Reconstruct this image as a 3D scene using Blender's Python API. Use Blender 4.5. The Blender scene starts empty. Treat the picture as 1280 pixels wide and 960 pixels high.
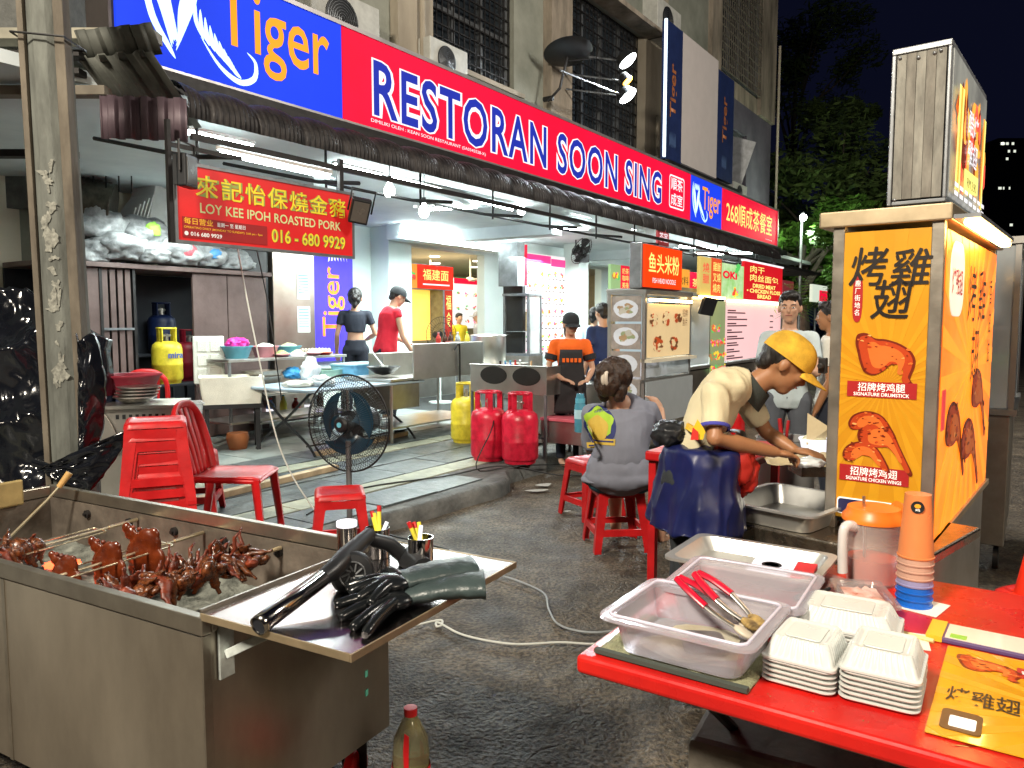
import bpy, bmesh, math, random
import numpy as np
from mathutils import Vector, Matrix, Quaternion, noise as mnoise
random.seed(7)
S = bpy.context.scene
COL = S.collection
TMP = bpy.data.scenes.new('scratch')
def evalmesh(o):   # evaluate one object alone in a scratch scene
    TMP.collection.objects.link(o); 
    with bpy.context.temp_override(scene=TMP, view_layer=TMP.view_layers[0]): dg = bpy.context.evaluated_depsgraph_get(); dg.update()
    me = bpy.data.meshes.new_from_object(o.evaluated_get(dg)); bpy.data.objects.remove(o); return me
PI = math.pi
rad = math.radians
# ---------------------------------------------------------------- camera
CAMH, FPX, PITCH = 1.5, 961.0, math.atan(78/961.0)
cam_d = bpy.data.cameras.new('camera'); cam = bpy.data.objects.new('camera', cam_d); COL.objects.link(cam)
cam_d.sensor_width = 36; cam_d.lens = 36*FPX/1280; cam_d.clip_end = 400; cam_d.clip_start = .03
cam.location = (0, 0, CAMH); cam.rotation_euler = (PI/2-PITCH, 0, 0)
S.camera = cam
# ---------------------------------------------------------------- night sky
w = bpy.data.worlds.new('World'); S.world = w; w.use_nodes = True
nt = w.node_tree; bg = nt.nodes['Background']
bg.inputs[0].default_value = (.022, .027, .085, 1); bg.inputs[1].default_value = .10
# ---------------------------------------------------------------- street lighting (lamps of the street behind the viewer, then an added fill light)
def lamp(name, typ, loc, tgt, energy, color=(1,1,1), size=.3, **k):
    l = bpy.data.lights.new(name, typ); l.energy = energy; l.color = color
    if typ == 'AREA': l.shape = 'RECTANGLE'; l.size = size; l.size_y = k.get('size_y', size)
    elif typ == 'SPOT': l.spot_size = rad(k.get('angle', 100)); l.spot_blend = .6; l.shadow_soft_size = size
    else: l.shadow_soft_size = size
    o = bpy.data.objects.new(name, l); COL.objects.link(o); o.location = loc
    d = Vector(tgt)-Vector(loc); o.rotation_euler = d.to_track_quat('-Z', 'Y').to_euler()
    return o
def F_(u, n, z=0): return Vector((u*.562-n*.827, u*.827+n*.562, z))
lamp('street_lamp_light', 'AREA', (-3.2, -2.2, 6.2), (-.3, 4, 0), 900, (1, .90, .74), 1.0)
lamp('shopfront_light', 'AREA', (3.2, -3.4, 4.2), (0, 5, .8), 185, (1, .86, .68), 1.4)
lamp('far_fill_light', 'AREA', F_(8.5, -4.5, 7.5), F_(11, 4.5, 2.5), 640, (1, .93, .82), 1.4)  # added area light out of view, fills facade, stalls and people's fronts
S.view_settings.view_transform = 'Standard'; S.view_settings.look = 'None'
S.view_settings.exposure = .35; S.view_settings.gamma = 1
S.cycles.use_denoising = True; S.cycles.max_bounces = 6; S.cycles.diffuse_bounces = 3; S.cycles.glossy_bounces = 3
S.cycles.transmission_bounces = 6; S.cycles.transparent_max_bounces = 8; S.cycles.sample_clamp_indirect = 4
S.cycles.caustics_reflective = False; S.cycles.caustics_refractive = False
# ---------------------------------------------------------------- street frame: u along the shopfronts, n towards them
AU = rad(34.2); U = (math.sin(AU), math.cos(AU)); N = (-U[1], U[0]); RZ = math.atan2(U[1], U[0])
def F(u, n, z=0): return Vector((u*U[0]+n*N[0], u*U[1]+n*N[1], z))
def ray(px, py):
    a = (px-640)/FPX; b = (480-py)/FPX; c, s = math.cos(PITCH), math.sin(PITCH)
    return Vector((a, c+b*s, b*c-s))
def G(px, py, z=0):
    r = ray(px, py); return Vector((0, 0, CAMH))+r*((z-CAMH)/r.z)
def GU(px, py, z=0):
    p = G(px, py, z); return (p.x*U[0]+p.y*U[1], p.x*N[0]+p.y*N[1])
def WN(px, py, n):
    r = ray(px, py); p = Vector((0, 0, CAMH))+r*(n/(r.x*N[0]+r.y*N[1])); return (p.x*U[0]+p.y*U[1], p.z)
def WU(px, py, u):
    r = ray(px, py); p = Vector((0, 0, CAMH))+r*(u/(r.x*U[0]+r.y*U[1])); return (p.x*N[0]+p.y*N[1], p.z)
# ---------------------------------------------------------------- materials
MATS = {}
def mat(name, col, rough=.5, metal=0., var=.12, scale=4., bump=0., bscale=40., emit=0., ecol=None, trans=0., alpha=1.,
        coat=0., ior=1.45, col2=None, thr=None, stretch=(1, 1, 1), rvar=.1, sss=0., bstretch=None, detail=5.):
    if name in MATS: return MATS[name]
    m = bpy.data.materials.new(name); m.use_nodes = True; MATS[name] = m
    n = m.node_tree.nodes; L = m.node_tree.links; b = n['Principled BSDF']
    b.inputs['Roughness'].default_value = rough; b.inputs['Metallic'].default_value = metal
    b.inputs['Transmission Weight'].default_value = trans; b.inputs['Alpha'].default_value = alpha
    b.inputs['Coat Weight'].default_value = coat; b.inputs['IOR'].default_value = ior
    if sss: b.inputs['Subsurface Weight'].default_value = sss; b.inputs['Subsurface Scale'].default_value = .02; b.inputs['Subsurface Radius'].default_value = (1, .35, .2)
    c1 = tuple(col)+(1,)
    tc = n.new('ShaderNodeTexCoord'); mp = n.new('ShaderNodeMapping'); mp.inputs['Scale'].default_value = stretch
    L.new(tc.outputs['Object'], mp.inputs[0])
    nz = n.new('ShaderNodeTexNoise'); nz.inputs['Scale'].default_value = scale; nz.inputs['Detail'].default_value = detail; nz.inputs['Roughness'].default_value = .62
    L.new(mp.outputs[0], nz.inputs['Vector'])
    rp = n.new('ShaderNodeValToRGB')
    lo, hi = (thr if thr else (.3, .7)); rp.color_ramp.elements[0].position = lo; rp.color_ramp.elements[1].position = hi
    if col2 is None:
        a = tuple(max(0, c*(1-var)) for c in col); bb = tuple(min(1, c*(1+var)) for c in col)
    else: a, bb = tuple(col), tuple(col2)
    rp.color_ramp.elements[0].color = a+(1,); rp.color_ramp.elements[1].color = bb+(1,)
    L.new(nz.outputs['Fac'], rp.inputs[0]); L.new(rp.outputs[0], b.inputs['Base Color'])
    if rvar:
        mr = n.new('ShaderNodeMapRange'); mr.inputs['To Min'].default_value = max(.02, rough-rvar); mr.inputs['To Max'].default_value = min(1, rough+rvar)
        n2 = n.new('ShaderNodeTexNoise'); n2.inputs['Scale'].default_value = scale*2.3; n2.inputs['Detail'].default_value = 4; L.new(mp.outputs[0], n2.inputs['Vector'])
        L.new(n2.outputs['Fac'], mr.inputs['Value']); L.new(mr.outputs[0], b.inputs['Roughness'])
    if bump:
        bp = n.new('ShaderNodeBump'); bp.inputs['Strength'].default_value = min(1, bump); bp.inputs['Distance'].default_value = .01*max(1, bump)
        n3 = n.new('ShaderNodeTexNoise'); n3.inputs['Scale'].default_value = bscale; n3.inputs['Detail'].default_value = 6
        if bstretch:
            mp2 = n.new('ShaderNodeMapping'); mp2.inputs['Scale'].default_value = bstretch; L.new(tc.outputs['Object'], mp2.inputs[0]); L.new(mp2.outputs[0], n3.inputs['Vector'])
        else: L.new(mp.outputs[0], n3.inputs['Vector'])
        L.new(n3.outputs['Fac'], bp.inputs['Height']); L.new(bp.outputs[0], b.inputs['Normal'])
    if emit:
        b.inputs['Emission Strength'].default_value = emit
        if ecol: b.inputs['Emission Color'].default_value = tuple(ecol)+(1,)
        else: L.new(rp.outputs[0], b.inputs['Emission Color'])
    return m
def sign(name, col, e=.9, **k):     # backlit print: the face itself reflects little, the light comes from behind
    m = mat(name, col, .35, emit=e, var=k.pop('var', .05), scale=k.pop('scale', 1.5), **k); b = m.node_tree.nodes['Principled BSDF']
    for l in list(b.inputs['Base Color'].links): m.node_tree.links.remove(l)
    b.inputs['Base Color'].default_value = tuple(c*.3 for c in col)+(1,); b.inputs['Specular IOR Level'].default_value = .15
    for l in list(b.inputs['Roughness'].links): m.node_tree.links.remove(l)
    b.inputs['Roughness'].default_value = .55; return m
# ---------------------------------------------------------------- mesh builder
def rotm(r):
    return Matrix.Rotation(r[2], 3, 'Z') @ Matrix.Rotation(r[1], 3, 'Y') @ Matrix.Rotation(r[0], 3, 'X')
class M:
    def __init__(s): s.v = []; s.f = []; s.mi = []; s.cur = 0
    def add(s, vs, fs, mi=None):
        o = len(s.v); s.v += [tuple(x) for x in vs]; s.f += [tuple(i+o for i in f) for f in fs]; s.mi += [s.cur if mi is None else mi]*len(fs); return s
    def box(s, c, d, rot=None, taper=1., mi=None):
        x, y, z = d[0]/2, d[1]/2, d[2]/2; t = taper
        vs = [Vector(p) for p in ((-x, -y, -z), (x, -y, -z), (x, y, -z), (-x, y, -z), (-x*t, -y*t, z), (x*t, -y*t, z), (x*t, y*t, z), (-x*t, y*t, z))]
        if rot: R = rotm(rot); vs = [R@v for v in vs]
        c = Vector(c)
        return s.add([v+c for v in vs], [(0, 3, 2, 1), (4, 5, 6, 7), (0, 1, 5, 4), (1, 2, 6, 5), (2, 3, 7, 6), (3, 0, 4, 7)], mi)
    def b2(s, a, b, mi=None):   # box from corner to corner
        a, b = Vector(a), Vector(b); return s.box((a+b)/2, [abs(x) for x in (b-a)], mi=mi)
    def tube(s, pts, r, seg=8, closed=False, caps=True, mi=None, flat=1.):
        pts = [Vector(p) for p in pts]; n = len(pts); rs = r if isinstance(r, (list, tuple)) else [r]*n
        vs = []; up = None
        for i, p in enumerate(pts):
            if closed: t = pts[(i+1) % n]-pts[i-1]
            else: t = pts[min(i+1, n-1)]-pts[max(i-1, 0)]
            if t.length < 1e-9: t = Vector((0, 0, 1))
            t.normalize()
            if up is None:
                up = t.orthogonal() if abs(t.z) > .95 else t.cross(Vector((0, 0, 1)))
            up = (up-t*up.dot(t))
            if up.length < 1e-6: up = t.orthogonal()
            up.normalize(); w_ = t.cross(up)
            for k in range(seg):
                a = 2*PI*k/seg; vs.append(p+up*math.cos(a)*rs[i]+w_*math.sin(a)*rs[i]*flat)
        fs = []
        for i in range(n if closed else n-1):
            j = (i+1) % n
            for k in range(seg):
                l = (k+1) % seg; fs.append((i*seg+k, i*seg+l, j*seg+l, j*seg+k))
        if not closed and caps: fs += [tuple(range(seg-1, -1, -1)), tuple((n-1)*seg+k for k in range(seg))]
        return s.add(vs, fs, mi)
    def bar(s, a, b, w_=.02, h=.02, mi=None):
        a, b = Vector(a), Vector(b); d = b-a; L_ = d.length; q = d.to_track_quat('X', 'Z').to_matrix()
        x, y, z = L_/2, w_/2, h/2; c = (a+b)/2
        vs = [c+q@Vector(p) for p in ((-x, -y, -z), (x, -y, -z), (x, y, -z), (-x, y, -z), (-x, -y, z), (x, -y, z), (x, y, z), (-x, y, z))]
        return s.add(vs, [(0, 3, 2, 1), (4, 5, 6, 7), (0, 1, 5, 4), (1, 2, 6, 5), (2, 3, 7, 6), (3, 0, 4, 7)], mi)
    def lathe(s, prof, seg=24, c=(0, 0, 0), mi=None, caps=True, sq=None):
        c = Vector(c); vs = []; fs = []
        for (r, z) in prof:
            for k in range(seg):
                a = 2*PI*k/seg; vs.append(c+Vector((r*math.cos(a), r*math.sin(a), z)))
        for i in range(len(prof)-1):
            for k in range(seg):
                l = (k+1) % seg; fs.append((i*seg+k, i*seg+l, (i+1)*seg+l, (i+1)*seg+k))
        if caps:
            if prof[0][0] > 1e-4: fs.append(tuple(range(seg-1, -1, -1)))
            if prof[-1][0] > 1e-4: fs.append(tuple((len(prof)-1)*seg+k for k in range(seg)))
        return s.add(vs, fs, mi)
    def rings(s, rings, close=True, cap0=True, cap1=True, mi=None):   # list of equal-length vertex rings
        n = len(rings[0]); vs = [v for r in rings for v in r]; fs = []
        for i in range(len(rings)-1):
            for k in range(n if close else n-1):
                l = (k+1) % n; fs.append((i*n+k, i*n+l, (i+1)*n+l, (i+1)*n+k))
        if cap0: fs.append(tuple(range(n-1, -1, -1)))
        if cap1: fs.append(tuple((len(rings)-1)*n+k for k in range(n)))
        return s.add(vs, fs, mi)
    def grid(s, fn, nu, nv, mi=None):
        vs = [fn(i/nu, j/nv) for j in range(nv+1) for i in range(nu+1)]
        fs = [(j*(nu+1)+i, j*(nu+1)+i+1, (j+1)*(nu+1)+i+1, (j+1)*(nu+1)+i) for j in range(nv) for i in range(nu)]
        return s.add(vs, fs, mi)
    def prism(s, poly, h, z0=0, mi=None):   # poly in xy extruded in z
        n = len(poly); vs = [Vector((p[0], p[1], z0)) for p in poly]+[Vector((p[0], p[1], z0+h)) for p in poly]
        fs = [tuple(range(n-1, -1, -1)), tuple(range(n, 2*n))]+[(i, (i+1) % n, n+(i+1) % n, n+i) for i in range(n)]
        return s.add(vs, fs, mi)
    def plate(s, poly, y=-.002, t=.0015, mi=None):  # poly in xz facing -y, thin
        n = len(poly); vs = [Vector((p[0], y, p[1])) for p in poly]+[Vector((p[0], y-t, p[1])) for p in poly]
        fs = [tuple(range(n, 2*n)), tuple(range(n-1, -1, -1))]+[(i, (i+1) % n, n+(i+1) % n, n+i) for i in range(n)]
        return s.add(vs, fs, mi)
    def ell(s, c, r, seg=12, rn=8, rot=None, mi=None):
        c = Vector(c); R = rotm(rot) if rot else None; vs = []; 
        for j in range(rn+1):
            t = PI*j/rn
            for k in range(seg):
                a = 2*PI*k/seg; v = Vector((r[0]*math.sin(t)*math.cos(a), r[1]*math.sin(t)*math.sin(a), -r[2]*math.cos(t)))
                vs.append(c+(R@v if R else v))
        fs = [(j*seg+k, j*seg+(k+1) % seg, (j+1)*seg+(k+1) % seg, (j+1)*seg+k) for j in range(rn) for k in range(seg)]
        return s.add(vs, fs, mi)
    def mesh(s, name, mats):
        me = bpy.data.meshes.new(name); me.from_pydata(s.v, [], s.f)
        for m in (mats if isinstance(mats, (list, tuple)) else [mats]): me.materials.append(m)
        if any(s.mi): me.polygons.foreach_set('material_index', s.mi)
        return me
    def build(s, name, mats, par=None, loc=(0, 0, 0), rot=(0, 0, 0), smooth=None, bevel=0, bseg=2, weld=True, sub=0, disp=None):
        me = s.mesh(name, mats)
        if weld:
            b = bmesh.new(); b.from_mesh(me); bmesh.ops.remove_doubles(b, verts=b.verts, dist=1e-6)
            bmesh.ops.dissolve_degenerate(b, dist=1e-7, edges=b.edges); bmesh.ops.recalc_face_normals(b, faces=b.faces); b.to_mesh(me); b.free()
        if smooth is not None:
            me.shade_smooth(); me.set_sharp_from_angle(angle=rad(smooth))
        o = bpy.data.objects.new(name, me); COL.objects.link(o); o.location = loc; o.rotation_euler = rot
        if par: o.parent = par
        if bevel:
            md = o.modifiers.new('bevel', 'BEVEL'); md.width = bevel; md.segments = bseg; md.limit_method = 'ANGLE'; md.angle_limit = rad(40)
        if sub: md = o.modifiers.new('sub', 'SUBSURF'); md.levels = sub; md.render_levels = sub
        return o
def tag(o, label=None, cat=None, group=None, kind=None):
    if label: o['label'] = label
    if cat: o['category'] = cat
    if group: o['group'] = group
    if kind: o['kind'] = kind
    return o
def T(name, label, cat, loc, rz=0, group=None):
    o = bpy.data.objects.new(name, None); COL.objects.link(o); o.location = loc; o.rotation_euler = (0, 0, rz); o.empty_display_size = .1
    return tag(o, label, cat, group)
def copy_tree(o, parent=None, loc=None, rz=None):
    c = o.copy(); COL.objects.link(c); c.parent = parent
    if loc is not None: c.location = loc
    if rz is not None: c.rotation_euler = (0, 0, rz)
    for ch in list(o.children):
        k = copy_tree(ch, c); k.parent = c
    return c
def B(name, m, par, *boxes, bevel=0, **k):     # one part made of boxes given as (corner, corner)
    out = None
    for a, c in boxes:
        b = M(); b.b2(a, c); o = b.build(name, m, par, bevel=bevel, **k); out = out or o
    return out
# lettering: mesh text fitted to w x h, lower-left at (x, z) in the parent's panel plane (x right, z up, facing -y)
def text(body, par, x, z, w_, h, m, y=-.003, bold=0., ext=.001, name='lettering', label=None, shear=0, rot=(0, 0, 0), loc=None, track=1., jit=0):
    c = bpy.data.curves.new('t', 'FONT'); c.body = body; c.offset = bold; c.shear = shear; c.space_character = track; c.space_line = 1.1; c.resolution_u = 3
    o = bpy.data.objects.new('t', c); me = evalmesh(o); bpy.data.curves.remove(c)
    n = len(me.vertices); co = np.empty(n*3); me.vertices.foreach_get('co', co); co = co.reshape(-1, 3)
    lo, hi = co.min(0), co.max(0); sx = w_/(hi[0]-lo[0]); sy = h/max(1e-6, hi[1]-lo[1])
    v = np.stack([(co[:, 0]-lo[0])*sx+x, np.full(n, y), (co[:, 1]-lo[1])*sy+z], 1)
    me.vertices.foreach_set('co', v.ravel()); me.materials.clear(); me.materials.append(m); me.update()
    o = bpy.data.objects.new(name, me); COL.objects.link(o); o.parent = par
    if loc is not None: o.location = loc
    o.rotation_euler = rot
    if label: o['label'] = label
    return o
def blob(cx, cz, rx, rz, seed, n=26, wob=.25):
    r_ = random.Random(seed); ph = [r_.uniform(0, 6.28) for _ in range(4)]
    out = []
    for k in range(n):
        a = 2*PI*k/n; s_ = 1+wob*(.5*math.sin(2*a+ph[0])+.3*math.sin(3*a+ph[1])+.25*math.sin(5*a+ph[2]))
        out.append((cx+rx*s_*math.cos(a), cz+rz*s_*math.sin(a)))
    return out
def rrect(x0, z0, x1, z1, r, n=5):
    out = []
    for cx, cz, a0 in ((x1-r, z1-r, 0), (x0+r, z1-r, 90), (x0+r, z0+r, 180), (x1-r, z0+r, 270)):
        for k in range(n+1):
            a = rad(a0+90*k/n); out.append((cx+r*math.cos(a), cz+r*math.sin(a)))
    return out
def spline(pts, n=8, closed=False):
    pts = [Vector(p) for p in pts]; out = []; L_ = len(pts)
    for i in range(L_ if closed else L_-1):
        if closed: a, b, c, d = pts[i-1], pts[i], pts[(i+1) % L_], pts[(i+2) % L_]
        else: a, b, c, d = pts[max(i-1, 0)], pts[i], pts[i+1], pts[min(i+2, L_-1)]
        for k in range(n):
            t = k/n; out.append(.5*((2*b)+(c-a)*t+(2*a-5*b+4*c-d)*t*t+(3*b-a-3*c+d)*t**3))
    if not closed: out.append(pts[-1])
    return out
def fuse(name, b, m, par, voxel=.01, smooth=3, fold=None, seed=0, org=None):
    me = b.mesh(name, m); bm = bmesh.new(); bm.from_mesh(me); bmesh.ops.remove_doubles(bm, verts=bm.verts, dist=1e-6); bmesh.ops.recalc_face_normals(bm, faces=bm.faces); bm.to_mesh(me); bm.free()
    o = bpy.data.objects.new(name, me)
    md = o.modifiers.new('r', 'REMESH'); md.mode = 'VOXEL'; md.voxel_size = voxel
    s = o.modifiers.new('s', 'SMOOTH'); s.factor = .6; s.iterations = smooth
    me2 = evalmesh(o); bpy.data.meshes.remove(me)
    me2.name = name; me2.shade_smooth()
    if fold:
        amp, fr = fold
        n = len(me2.vertices); co = np.empty(n*3); no = np.empty(n*3); me2.vertices.foreach_get('co', co); me2.vertices.foreach_get('normal', no); co = co.reshape(-1, 3); no = no.reshape(-1, 3)
        ks = np.empty(n)
        for i in range(n):
            q = Vector((co[i, 0]*fr*1.2+seed, co[i, 1]*fr*1.2, co[i, 2]*fr*.55)); ks[i] = (1-abs(mnoise.noise(q))*3)*amp+mnoise.noise(q*2.3)*amp*.5
        me2.vertices.foreach_set('co', (co+no*ks[:, None]).ravel()); me2.update()
    o = bpy.data.objects.new(name, me2); COL.objects.link(o); o.parent = par
    if not me2.materials: me2.materials.append(m)
    return o
def road_nodes(m):   # aggregate grain, pits and cracks over the blotches
    n = m.node_tree.nodes; L = m.node_tree.links; b = n['Principled BSDF']; tc = n.new('ShaderNodeTexCoord')
    def noise_(sc, det=4): q = n.new('ShaderNodeTexNoise'); q.inputs['Scale'].default_value = sc; q.inputs['Detail'].default_value = det; L.new(tc.outputs['Object'], q.inputs['Vector']); return q
    g = noise_(55, 5); p_ = noise_(9, 6); vo = n.new('ShaderNodeTexVoronoi'); vo.feature = 'DISTANCE_TO_EDGE'; vo.inputs['Scale'].default_value = 1.3
    ad = n.new('ShaderNodeVectorMath'); ad.operation = 'ADD'; w2 = noise_(2.5, 5); L.new(tc.outputs['Object'], ad.inputs[0]); L.new(w2.outputs['Color'], ad.inputs[1]); L.new(ad.outputs[0], vo.inputs['Vector'])
    cr = n.new('ShaderNodeMapRange'); cr.inputs['From Max'].default_value = .018; L.new(vo.outputs['Distance'], cr.inputs['Value'])
    def bump_(h, dist, prev=None, st=1.): q = n.new('ShaderNodeBump'); q.inputs['Distance'].default_value = dist; q.inputs['Strength'].default_value = st; L.new(h, q.inputs['Height']); 
    def bm(h, dist, prev, st): 
        q = n.new('ShaderNodeBump'); q.inputs['Distance'].default_value = dist; q.inputs['Strength'].default_value = st; L.new(h, q.inputs['Height'])
        if prev: L.new(prev.outputs[0], q.inputs['Normal'])
        return q
    b1 = bm(p_.outputs['Fac'], .03, None, .7); b2 = bm(g.outputs['Fac'], .018, b1, 1.); b3 = bm(cr.outputs[0], .006, b2, .5); L.new(b3.outputs[0], b.inputs['Normal'])
    old = b.inputs['Base Color'].links[0].from_socket; mx = n.new('ShaderNodeMix'); mx.data_type = 'RGBA'; mx.blend_type = 'MULTIPLY'; mx.inputs[0].default_value = .85
    rr_ = n.new('ShaderNodeValToRGB'); rr_.color_ramp.elements[0].position = .38; rr_.color_ramp.elements[0].color = (.35, .33, .3, 1); rr_.color_ramp.elements[1].position = .66; rr_.color_ramp.elements[1].color = (1.9, 1.75, 1.5, 1); L.new(g.outputs['Fac'], rr_.inputs[0])
    L.new(old, mx.inputs[6]); L.new(rr_.outputs[0], mx.inputs[7]); L.new(mx.outputs[2], b.inputs['Base Color'])
# ================================================================ materials
m_asph = mat('asphalt', (.034, .030, .025), .62, scale=2.2, col2=(.15, .13, .105), thr=(.35, .72), bump=1.0, bscale=26, rvar=.28, detail=9)
road_nodes(m_asph)
m_kerb = mat('kerb_concrete', (.05, .052, .05), .6, scale=5, col2=(.15, .15, .14), bump=.9, bscale=30, rvar=.25)
m_slab = mat('dark_slab', (.035, .045, .05), .38, scale=3, col2=(.12, .14, .14), bump=.5, bscale=35, rvar=.28)
m_strip = mat('pale_strip', (.20, .21, .16), .6, scale=6, col2=(.38, .38, .28), bump=.5, bscale=50)
m_tile = mat('floor_tile', (.16, .19, .18), .35, scale=2.5, col2=(.32, .35, .33), bump=.2, bscale=30, rvar=.2)
m_grout = mat('grout', (.04, .045, .045), .8)
m_wallg = mat('green_grey_wall', (.17, .18, .145), .85, scale=1.2, col2=(.34, .345, .29), bump=.4, bscale=25)
m_wallb = mat('beige_wall', (.25, .215, .165), .85, scale=1.4, col2=(.48, .42, .33), bump=.4, bscale=25, stretch=(1, 1, .35))
m_stain = mat('stained_wall', (.10, .085, .065), .9, scale=2.4, col2=(.44, .37, .29), bump=.6, bscale=22, stretch=(1, 1, .3))
m_purp = mat('purple_wall', (.085, .075, .10), .85, scale=1.5, col2=(.15, .135, .17))
m_white = mat('white_wall', (.62, .74, .72), .6, scale=1.2, col2=(.74, .82, .79), bump=.1)
m_cream = mat('cream_wall', (.55, .50, .38), .7, scale=1., col2=(.68, .62, .49), bump=.15)
m_ceil = mat('ceiling_paint', (.50, .56, .58), .7, scale=1.5, col2=(.66, .71, .72))
m_iron = mat('dark_iron', (.022, .02, .02), .5, .4, var=.4, scale=8)
m_rail = mat('grey_metal', (.22, .23, .24), .42, .7, var=.3, scale=6)
m_steel = mat('stainless', (.52, .50, .46), .33, 1., scale=2.2, col2=(.74, .72, .68), rvar=.10, bump=.10, bscale=3)
m_dsteel = mat('dull_steel', (.26, .235, .20), .38, .9, scale=3., col2=(.44, .41, .36), rvar=.14, bump=.2, bscale=9)
m_glassd = mat('dark_glass', (.02, .025, .03), .12, var=.3, rvar=.05)
m_acw = mat('aircon_plastic', (.50, .50, .46), .5, scale=6, var=.2)
m_black = mat('black_plastic', (.012, .013, .015), .4, var=.3)
m_cord = mat('black_cable', (.01, .01, .01), .5)
m_corr = mat('awning_sheet', (.008, .007, .008), .5, .3, scale=9, col2=(.042, .036, .034), bump=.4, bscale=60, rvar=.15)
m_pcorr = mat('purple_sheet', (.055, .035, .045), .5, .2, scale=3, col2=(.15, .11, .13), stretch=(1, 1, .3))
m_dcorr = mat('old_roof_sheet', (.03, .032, .028), .6, .3, scale=3, col2=(.12, .125, .11))
m_tube = mat('fluorescent', (1, 1, 1), .4, emit=55, ecol=(.86, 1., .98), var=0, rvar=0)
m_bulb = mat('bulb_glow', (1, 1, 1), .4, emit=26, ecol=(.95, 1., .97), var=0, rvar=0)
m_warm = mat('warm_tube', (1, .9, .6), .4, emit=16, ecol=(1., .62, .22), var=0, rvar=0)
m_red = sign('sign_red', (.93, .006, .045), .72, var=.16, scale=1.1)
m_blue = sign('sign_blue', (.012, .055, .85), .75, scale=3)
m_navy = sign('letter_navy', (.02, .04, .50), .55)
m_wht = sign('sign_white', (.92, .9, .95), .85)
m_orange = sign('sign_orange', (1., .33, .02), .9)
m_yel = sign('sign_yellow', (1., .86, .22), .9)
m_frame = mat('sign_frame', (.06, .05, .05), .5, .5)
m_pbl = mat('pale_blue_letter', (.55, .82, 1.), .4, emit=.8)
# ================================================================ ground
def hgt(x, y): return .012*mnoise.noise(Vector((x*.9, y*.9, 0)))+.006*mnoise.noise(Vector((x*4, y*4, 3)))
b = M()
b.grid(lambda a, c: (lambda x, y: (x, y, hgt(x, y)-.012))(-8+16*a, -3+14*c), 150, 130)
tag(b.build('road', m_asph, smooth=60), 'cracked dark asphalt lane between the stalls', kind='structure')
b = M(); b.prism([(-300, -300), (300, -300), (300, 300), (-300, 300)], .02, -.075)
tag(b.build('ground', m_asph), 'dark asphalt ground reaching into the night', kind='structure')
b = M(); rg0 = random.Random(33)
for k in range(1500):
    x, y = rg0.uniform(-2.5, 4.5), rg0.uniform(1.9, 8)
    s_ = rg0.uniform(.002, .007); h0 = hgt(x, y)-.012; a0 = rg0.uniform(0, 3)
    b.add([(x+s_*math.cos(a0+t)*rg0.uniform(.6, 1.3), y+s_*math.sin(a0+t)*rg0.uniform(.6, 1.3), h0) for t in (0, 1.6, 3.1, 4.7)]+[(x, y, h0+s_*.9)], [(0, 1, 4), (1, 2, 4), (2, 3, 4), (3, 0, 4)])
tag(b.build('loose_grit', mat('grit', (.10, .095, .08), .8, scale=3, col2=(.34, .32, .27)), weld=False), 'loose grit and crumbs scattered over the asphalt', kind='stuff')
# pavement (street frame)
pave = tag(bpy.data.objects.new('pavement', None), 'raised dark pavement with broken kerb before the restaurant', kind='structure'); COL.objects.link(pave); pave.rotation_euler.z = RZ
poly = [(-4, 3.82), (2, 3.80), (3.9, 3.80), (5.35, 3.74), (5.6, 3.82), (5.78, 3.98), (5.9, 4.02), (6.5, 4.0), (7.1, 5.0), (26, 5.0), (26, 9.2), (-4, 9.2)]
b = M(); pts = []
for i in range(len(poly)-3):
    a, c = poly[i], poly[i+1]; k = 14 if i in (1, 2, 3) else 3
    for j in range(k):
        t = j/k; pts.append((a[0]+(c[0]-a[0])*t, a[1]+(c[1]-a[1])*t+.025*mnoise.noise(Vector((a[0]*3+t*9, i, 0)))))
pts += poly[-3:]
def ring(off, z): return [Vector((p[0], p[1]+(off if i < len(pts)-2 else 0), z+.008*mnoise.noise(Vector((p[0]*5, p[1]*5, 0))))) for i, p in enumerate(pts)]
b.rings([ring(0, -.05), ring(.005, .09), ring(.035, .122)], cap0=False)
b.build('kerb', m_kerb, pave, smooth=50)
b = M(); rows = [(3.93, .42, m_slab), (4.37, .27, m_strip), (4.66, .45, m_slab), (5.13, .45, m_slab), (5.60, .24, m_strip), (5.86, .5, m_slab)]
slabs = {}
for ri, (n0, wd, mm) in enumerate(rows):
    u_ = 1.0+.21*ri
    while u_ < (5.2 if n0 < 4.3 else 6.4 if n0 < 5 else 14):
        L_ = .62
        key = (wd, mm.name)
        if key not in slabs:
            q = M(); q.box((0, 0, 0), (L_-.012, wd-.012, .03)); slabs[key] = q.build('slab', mm, pave, bevel=.004); o = slabs[key]
        else: o = slabs[key].copy(); COL.objects.link(o)
        o.location = (u_+L_/2, n0+wd/2, .119+random.uniform(-.003, .003)); o.rotation_euler = (random.uniform(-.008, .008), random.uniform(-.006, .006), random.uniform(-.006, .006))
        u_ += L_
q = M(); q.box((0, 0, 0), (.59, .59, .03)); t0 = q.build('tile', m_tile, pave, bevel=.003)
first = True
for i in range(13):
    for j in range(5):
        o = t0 if first else t0.copy()
        if not first: COL.objects.link(o)
        first = False; o.location = (1.5+.6*i, 6.66+.6*j-.02, .122+random.uniform(-.001, .001))
B('tile_bed', m_grout, pave, ((-4, 6.38, .1), (26, 9.1, .13)))
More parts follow.
